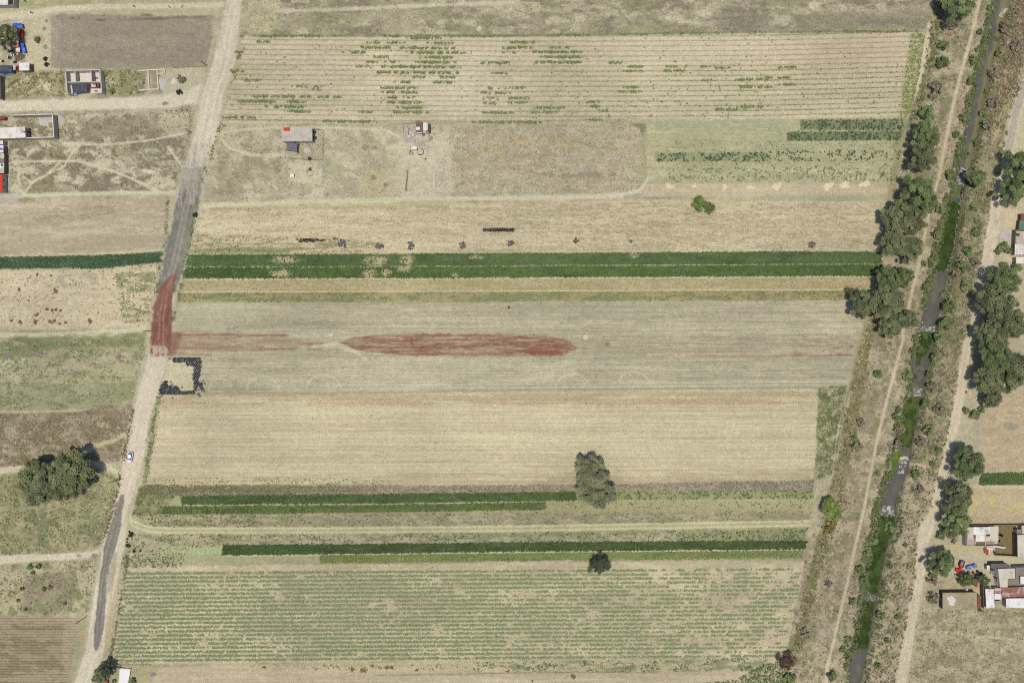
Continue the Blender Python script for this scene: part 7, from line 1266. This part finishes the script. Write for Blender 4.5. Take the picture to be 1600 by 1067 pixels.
heap('sack_pile', 'pale pink pile above the left blue drum', 1514.5, 878.5, 3, 3, .5, (214, 196, 188), col2=(196, 170, 160), cat='pile'); heap('sack_pile', 'white pile left of the blue drums', 1507, 892.6, 2.8, 2, .4, (220, 218, 214), cat='pile')
for (x, y, lb) in ((1528.6, 893, 'dark drum nearest the white house in the drum row'), (1522, 895, 'open rusty drum in the middle of the drum row'), (1514.6, 894.6, 'brown drum at the left of the drum row'), (1533.6, 896.4, 'black drum at the right of the drum row')): drum(x, y, .5, .8, BLACKP if 'black' in lb or 'dark' in lb else RUSTD, lb)
o = MB(); a, b = W(1492, 897.6, .5), W(1534, 898.6, .5); o.bar(a, b, .25, -.05, .5); tag(o.build('timber_kerb', BRNR), 'low brown timber edge below the drum row', 'edging')
for (x, y, r, lb) in ((1469, 911, 5, 'brown heap below the round tree'), (1491, 906, 5, 'pale rubble below the round tree'), (1482, 916, 3, 'white rubble above the concrete slab roof'), (1463, 907, 3, 'pale rubble at the roadside below the round tree'), (1444, 933, 4.5, 'pale stones at the roadside left of the slab house')): heap('rubble_heap', lb, x, y, r, r * .7, .3, (160, 132, 108) if 'brown' in lb else (200, 192, 178), col2=(170, 156, 136), stones=18, scol=(214, 208, 198))
p = W(1511.4, 922, 1); tag(MB().lathe([(0, 0), (.5, 0), (.5, .8), (.3, 1), (0, 1)], (p.x, p.y, 0), 12).build('water_tank', SHEETW), 'small white tank above the concrete slab roof', 'tank')
# ------------------------------------------------------------------ car
cp = W(203.2, 714.2, .7); car = empty('parked_car', (cp.x, cp.y, 0), -.20); tag(car, 'small white hatchback with dark windscreen on the dirt road', 'car')
PAINT = M('white_car_paint', (.72, .73, .75), .25, .03, spec=.6); GLS = M('car_glass', (.015, .02, .024), .06, .05, spec=.6); GREYP = M('grey_car_trim', (.12, .12, .125), .5, .1)
def loft(secs, n=12):
    """secs: (y, half width, z low, z high, top narrowing) along the car, front = -y"""
    vs = []; m = 8
    for (y, w, z0, z1, k) in secs: vs += [(-w * .92, y, z0), (w * .92, y, z0), (w, y, z0 + (z1 - z0) * .25), (w * .99, y, z0 + (z1 - z0) * .7), (w * k, y, z1), (-w * k, y, z1), (-w * .99, y, z0 + (z1 - z0) * .7), (-w, y, z0 + (z1 - z0) * .25)]
    fs = [(j * m + i, j * m + (i + 1) % m, (j + 1) * m + (i + 1) % m, (j + 1) * m + i) for j in range(len(secs) - 1) for i in range(m)]; fs = [f[::-1] for f in fs]; fs += [tuple(range(m)), tuple(range((len(secs) - 1) * m + m - 1, (len(secs) - 1) * m - 1, -1))]; return vs, fs
def cpart(name, vs, fs, mat, parent=None, smooth=False):
    me = bpy.data.meshes.new(name); me.from_pydata([tuple(v) for v in vs], [], fs); me.materials.append(mat); me.update()
    if smooth: me.polygons.foreach_set('use_smooth', np.ones(len(me.polygons), bool))
    return link(name, me, parent or car)
body = cpart('body', *loft([(-2.1, .62, .32, .62, .9), (-1.98, .78, .24, .74, .92), (-1.5, .85, .22, .84, .92), (-.95, .87, .22, .93, .93), (.3, .88, .22, .95, .93), (1.3, .87, .22, .97, .93), (1.78, .83, .26, .96, .92), (1.95, .74, .34, .86, .9)]), PAINT, smooth=True)
cpart('glasshouse', *loft([(-1.02, .74, .92, .96, .95), (-.40, .72, .92, 1.38, .86), (.2, .72, .92, 1.44, .84), (1.2, .71, .92, 1.40, .84), (1.72, .68, .93, 1.0, .95)]), GLS)
cpart('roof', *loft([(-.50, .60, 1.37, 1.40, .95), (-.1, .62, 1.40, 1.465, .95), (.6, .62, 1.42, 1.485, .95), (1.28, .60, 1.37, 1.43, .95)]), PAINT, smooth=True)
for s in (-1, 1):
    for y in (-1.28, 1.22):
        mb = MB(); mb.tube((s * .70, y, .30), (s * .90, y, .30), .30, n=18); w = cpart('wheel', mb.v, mb.f, RUBBER); mb = MB(); mb.tube((s * .90, y, .30), (s * .915, y, .30), .19, n=14); cpart('rim', mb.v, mb.f, M('alloy', (.5, .5, .52), .3, .05, metal=.8), w)
    mb = MB(); mb.box(s * .45, -2.06, .55, s * .72, -1.9, .68); cpart('headlight', mb.v, mb.f, M('lamp_glass', (.6, .62, .64), .1, .05)); mb = MB(); mb.box(s * .55, 1.84, .62, s * .76, 1.95, .84); cpart('tail_light', mb.v, mb.f, M('red_lamp', (.35, .01, .01), .2, .05))
    mb = MB(); mb.prism([(s * .86, -.72), (s * 1.06, -.68), (s * 1.06, -.56), (s * .86, -.54)], .92, 1.06); cpart('mirror', mb.v, mb.f, BLACKP)
    mb = MB(); mb.box(s * .86, -1.0, .24, s * .895, 1.1, .38); cpart('sill_trim', mb.v, mb.f, GREYP)
    mb = MB(); mb.prism([(s * .69, .15), (s * .76, .15), (s * .76, .23), (s * .69, .23)], .93, 1.36, .9); cpart('door_pillar', mb.v, mb.f, GREYP)
mb = MB(); mb.prism([(-.86, -.72), (-1.62, -.22), (-1.58, -.14), (-.84, -.62)], .32, 1.2); dr = cpart('door', mb.v, mb.f, GREYP); mb = MB(); mb.prism([(-1.3, -.30), (-1.42, -.22), (-1.4, -.18), (-1.28, -.26)], .8, .86); cpart('handle', mb.v, mb.f, BLACKP, dr)
mb = MB(); mb.box(-.5, -2.12, .34, .5, -2.02, .52); cpart('grille', mb.v, mb.f, BLACKP)
# ------------------------------------------------------------------ people and a dog by the top left track
def zmat(name, stops):
    m, nt, b = newmat(name); g = nt.nodes.new('ShaderNodeTexCoord'); sx = nt.nodes.new('ShaderNodeSeparateXYZ'); nt.links.new(g.outputs['Object'], sx.inputs[0])
    r = nt.nodes.new('ShaderNodeValToRGB'); r.color_ramp.interpolation = 'CONSTANT'; nt.links.new(mathn(nt, 'DIVIDE', sx.outputs[2], 2.0), r.inputs[0]); el = r.color_ramp.elements
    while len(el) < len(stops): el.new(.5)
    for k, (p, c) in enumerate(stops): el[k].position = p / 2.0; el[k].color = (*c, 1)
    nt.links.new(r.outputs[0], b.inputs['Base Color']); b.inputs['Roughness'].default_value = .85; return m
def person(px, py, label, shirt, trousers, rz, hat=None):
    p = W(px, py, 0); e = tag(empty('person', (p.x, p.y, float(ground_z(np.array([px]), np.array([py]))[0])), rz), label, 'person')
    J = [((0, 0, .95), .14), ((0, .01, 1.15), .13), ((0, .01, 1.38), .15), ((0, 0, 1.50), .06), ((0, -.02, 1.58), .085), ((0, -.02, 1.70), .085)]; E = [(0, 1), (1, 2), (2, 3), (3, 4), (4, 5)]
    for s in (-1, 1):
        n = len(J); J += [((s * .10, 0, .90), .10), ((s * .11, -.06 * s, .50), .065), ((s * .12, .05 * s, .10), .045), ((s * .13, .05 * s - .14, .04), .04)]; E += [(0, n), (n, n + 1), (n + 1, n + 2), (n + 2, n + 3)]
        n = len(J); J += [((s * .20, .01, 1.40), .065), ((s * .26, .04, 1.13), .045), ((s * .27, -.05, .90), .03), ((s * .27, -.07, .82), .035)]; E += [(2, n), (n, n + 1), (n + 1, n + 2), (n + 2, n + 3)]
        hnd = n + 3
        for k in range(5): n = len(J); J += [((s * (.245 + .012 * k), -.09 - .005 * k + (.03 if k == 0 else 0), .775 - .004 * k), .009), ((s * (.24 + .012 * k), -.085, .735 + .02 * (k == 0)), .008)]; E += [(hnd, n), (n, n + 1)]
    me = bpy.data.meshes.new('body'); me.from_pydata([j[0] for j in J], E, []); me.update(); o = link('body', me, e); sk = o.modifiers.new('skin', 'SKIN')
    for v, j in zip(me.skin_vertices[0].data, J): v.radius = (j[1], j[1])
    me.skin_vertices[0].data[0].use_root = True; ss = o.modifiers.new('sub', 'SUBSURF'); ss.levels = 1; ss.render_levels = 1
    me.materials.append(zmat('clothes_' + label[:24], [(0, (.03, .025, .02)), (.09, trousers), (.93, shirt), (1.49, (.30, .17, .11)), (1.66, (.02, .015, .012))]))
    if hat: MB().lathe([(0, 1.84), (.09, 1.83), (.11, 1.74), (.24, 1.72), (.24, 1.71), (.1, 1.71)], (p.x, p.y - .0, e.location.z), 16).build('hat', hat, e)
    return e
person(50.6, 21.4, 'person in dark red top and pale hat walking on the top left track', (.16, .02, .02), (.03, .025, .03), .6, SHEETW); person(41.6, 3.6, 'person in dark clothes near the top left house', (.02, .02, .022), (.03, .028, .03), 1.2); person(211, 11.6, 'person in black walking on the track above the ploughed plot', (.014, .014, .016), (.012, .012, .013), 1.6)
p = W(265.6, 11.8, 0); e = tag(empty('dog', (p.x, p.y, 0), 2.5), 'small black dog on the track above the ploughed plot', 'dog')
J = [((-.28, 0, .42), .10), ((0, 0, .40), .12), ((.24, 0, .43), .13), ((.38, 0, .55), .07), ((.46, 0, .62), .075), ((.60, 0, .58), .04), ((-.42, 0, .50), .03), ((-.55, 0, .62), .018)]; E = [(0, 1), (1, 2), (2, 3), (3, 4), (4, 5), (0, 6), (6, 7)]
for s in (-1, 1):
    n = len(J); J += [((.26, s * .07, .36), .05), ((.24, s * .08, .18), .03), ((.26, s * .08, .02), .026)]; E += [(2, n), (n, n + 1), (n + 1, n + 2)]; n = len(J); J += [((-.26, s * .07, .34), .06), ((-.20, s * .08, .24), .04), ((-.33, s * .08, .14), .025), ((-.31, s * .08, .02), .026)]; E += [(0, n), (n, n + 1), (n + 1, n + 2), (n + 2, n + 3)]
    n = len(J); J += [((.44, s * .06, .70), .02)]; E += [(4, n)]
me = bpy.data.meshes.new('body'); me.from_pydata([j[0] for j in J], E, []); me.update(); o = link('body', me, e); o.modifiers.new('skin', 'SKIN')
for v, j in zip(me.skin_vertices[0].data, J): v.radius = (j[1], j[1])
me.skin_vertices[0].data[1].use_root = True; ss = o.modifiers.new('sub', 'SUBSURF'); ss.levels = 1; ss.render_levels = 1; me.materials.append(M('black_fur', (.014, .013, .012), .8, .2, 8))
b = W(285, 11, 0); e = tag(empty('metal_scrap', (b.x, b.y, 0)), 'bent dark metal frame on the track by the dirt road', 'scrap'); fr = [(-.4, .5, .1), (.35, .4, .5), (.4, .1, .3), (-.3, -.1, .4), (-.3, -.5, .1), (.3, -.6, .1)]
for i in range(5): MB().tube((b.x + fr[i][0], b.y + fr[i][1], fr[i][2]), (b.x + fr[i + 1][0], b.y + fr[i + 1][1], fr[i + 1][2]), .05, n=6).build('bar', DARK, e)
# small pale litter and stones lying about
pl = np.vstack([rand_in(rect(0, 180, 300, 300), 60), rand_in(rect(0, 0, 90, 150), 60), rand_in(rect(340, 195, 710, 310), 60), rand_in(rect(380, 0, 1450, 50), 60), rand_in(rect(0, 530, 220, 960), 90), rand_in(rect(1240, 560, 1600, 1067), 150), rand_in(rect(1400, 0, 1600, 560), 90), rand_in(rect(250, 60, 1420, 190), 25), rand_in(rect(250, 610, 1270, 1060), 40)])
B = world_pts(pl); B[:, 2] += .08; stuff('litter', 'small pale stones and bits of litter strewn over the ground', 'litter', leaf_arrays(B, .12 + .16 * rng.random(len(B)), np.array(S(232, 228, 218)), .85, .8))
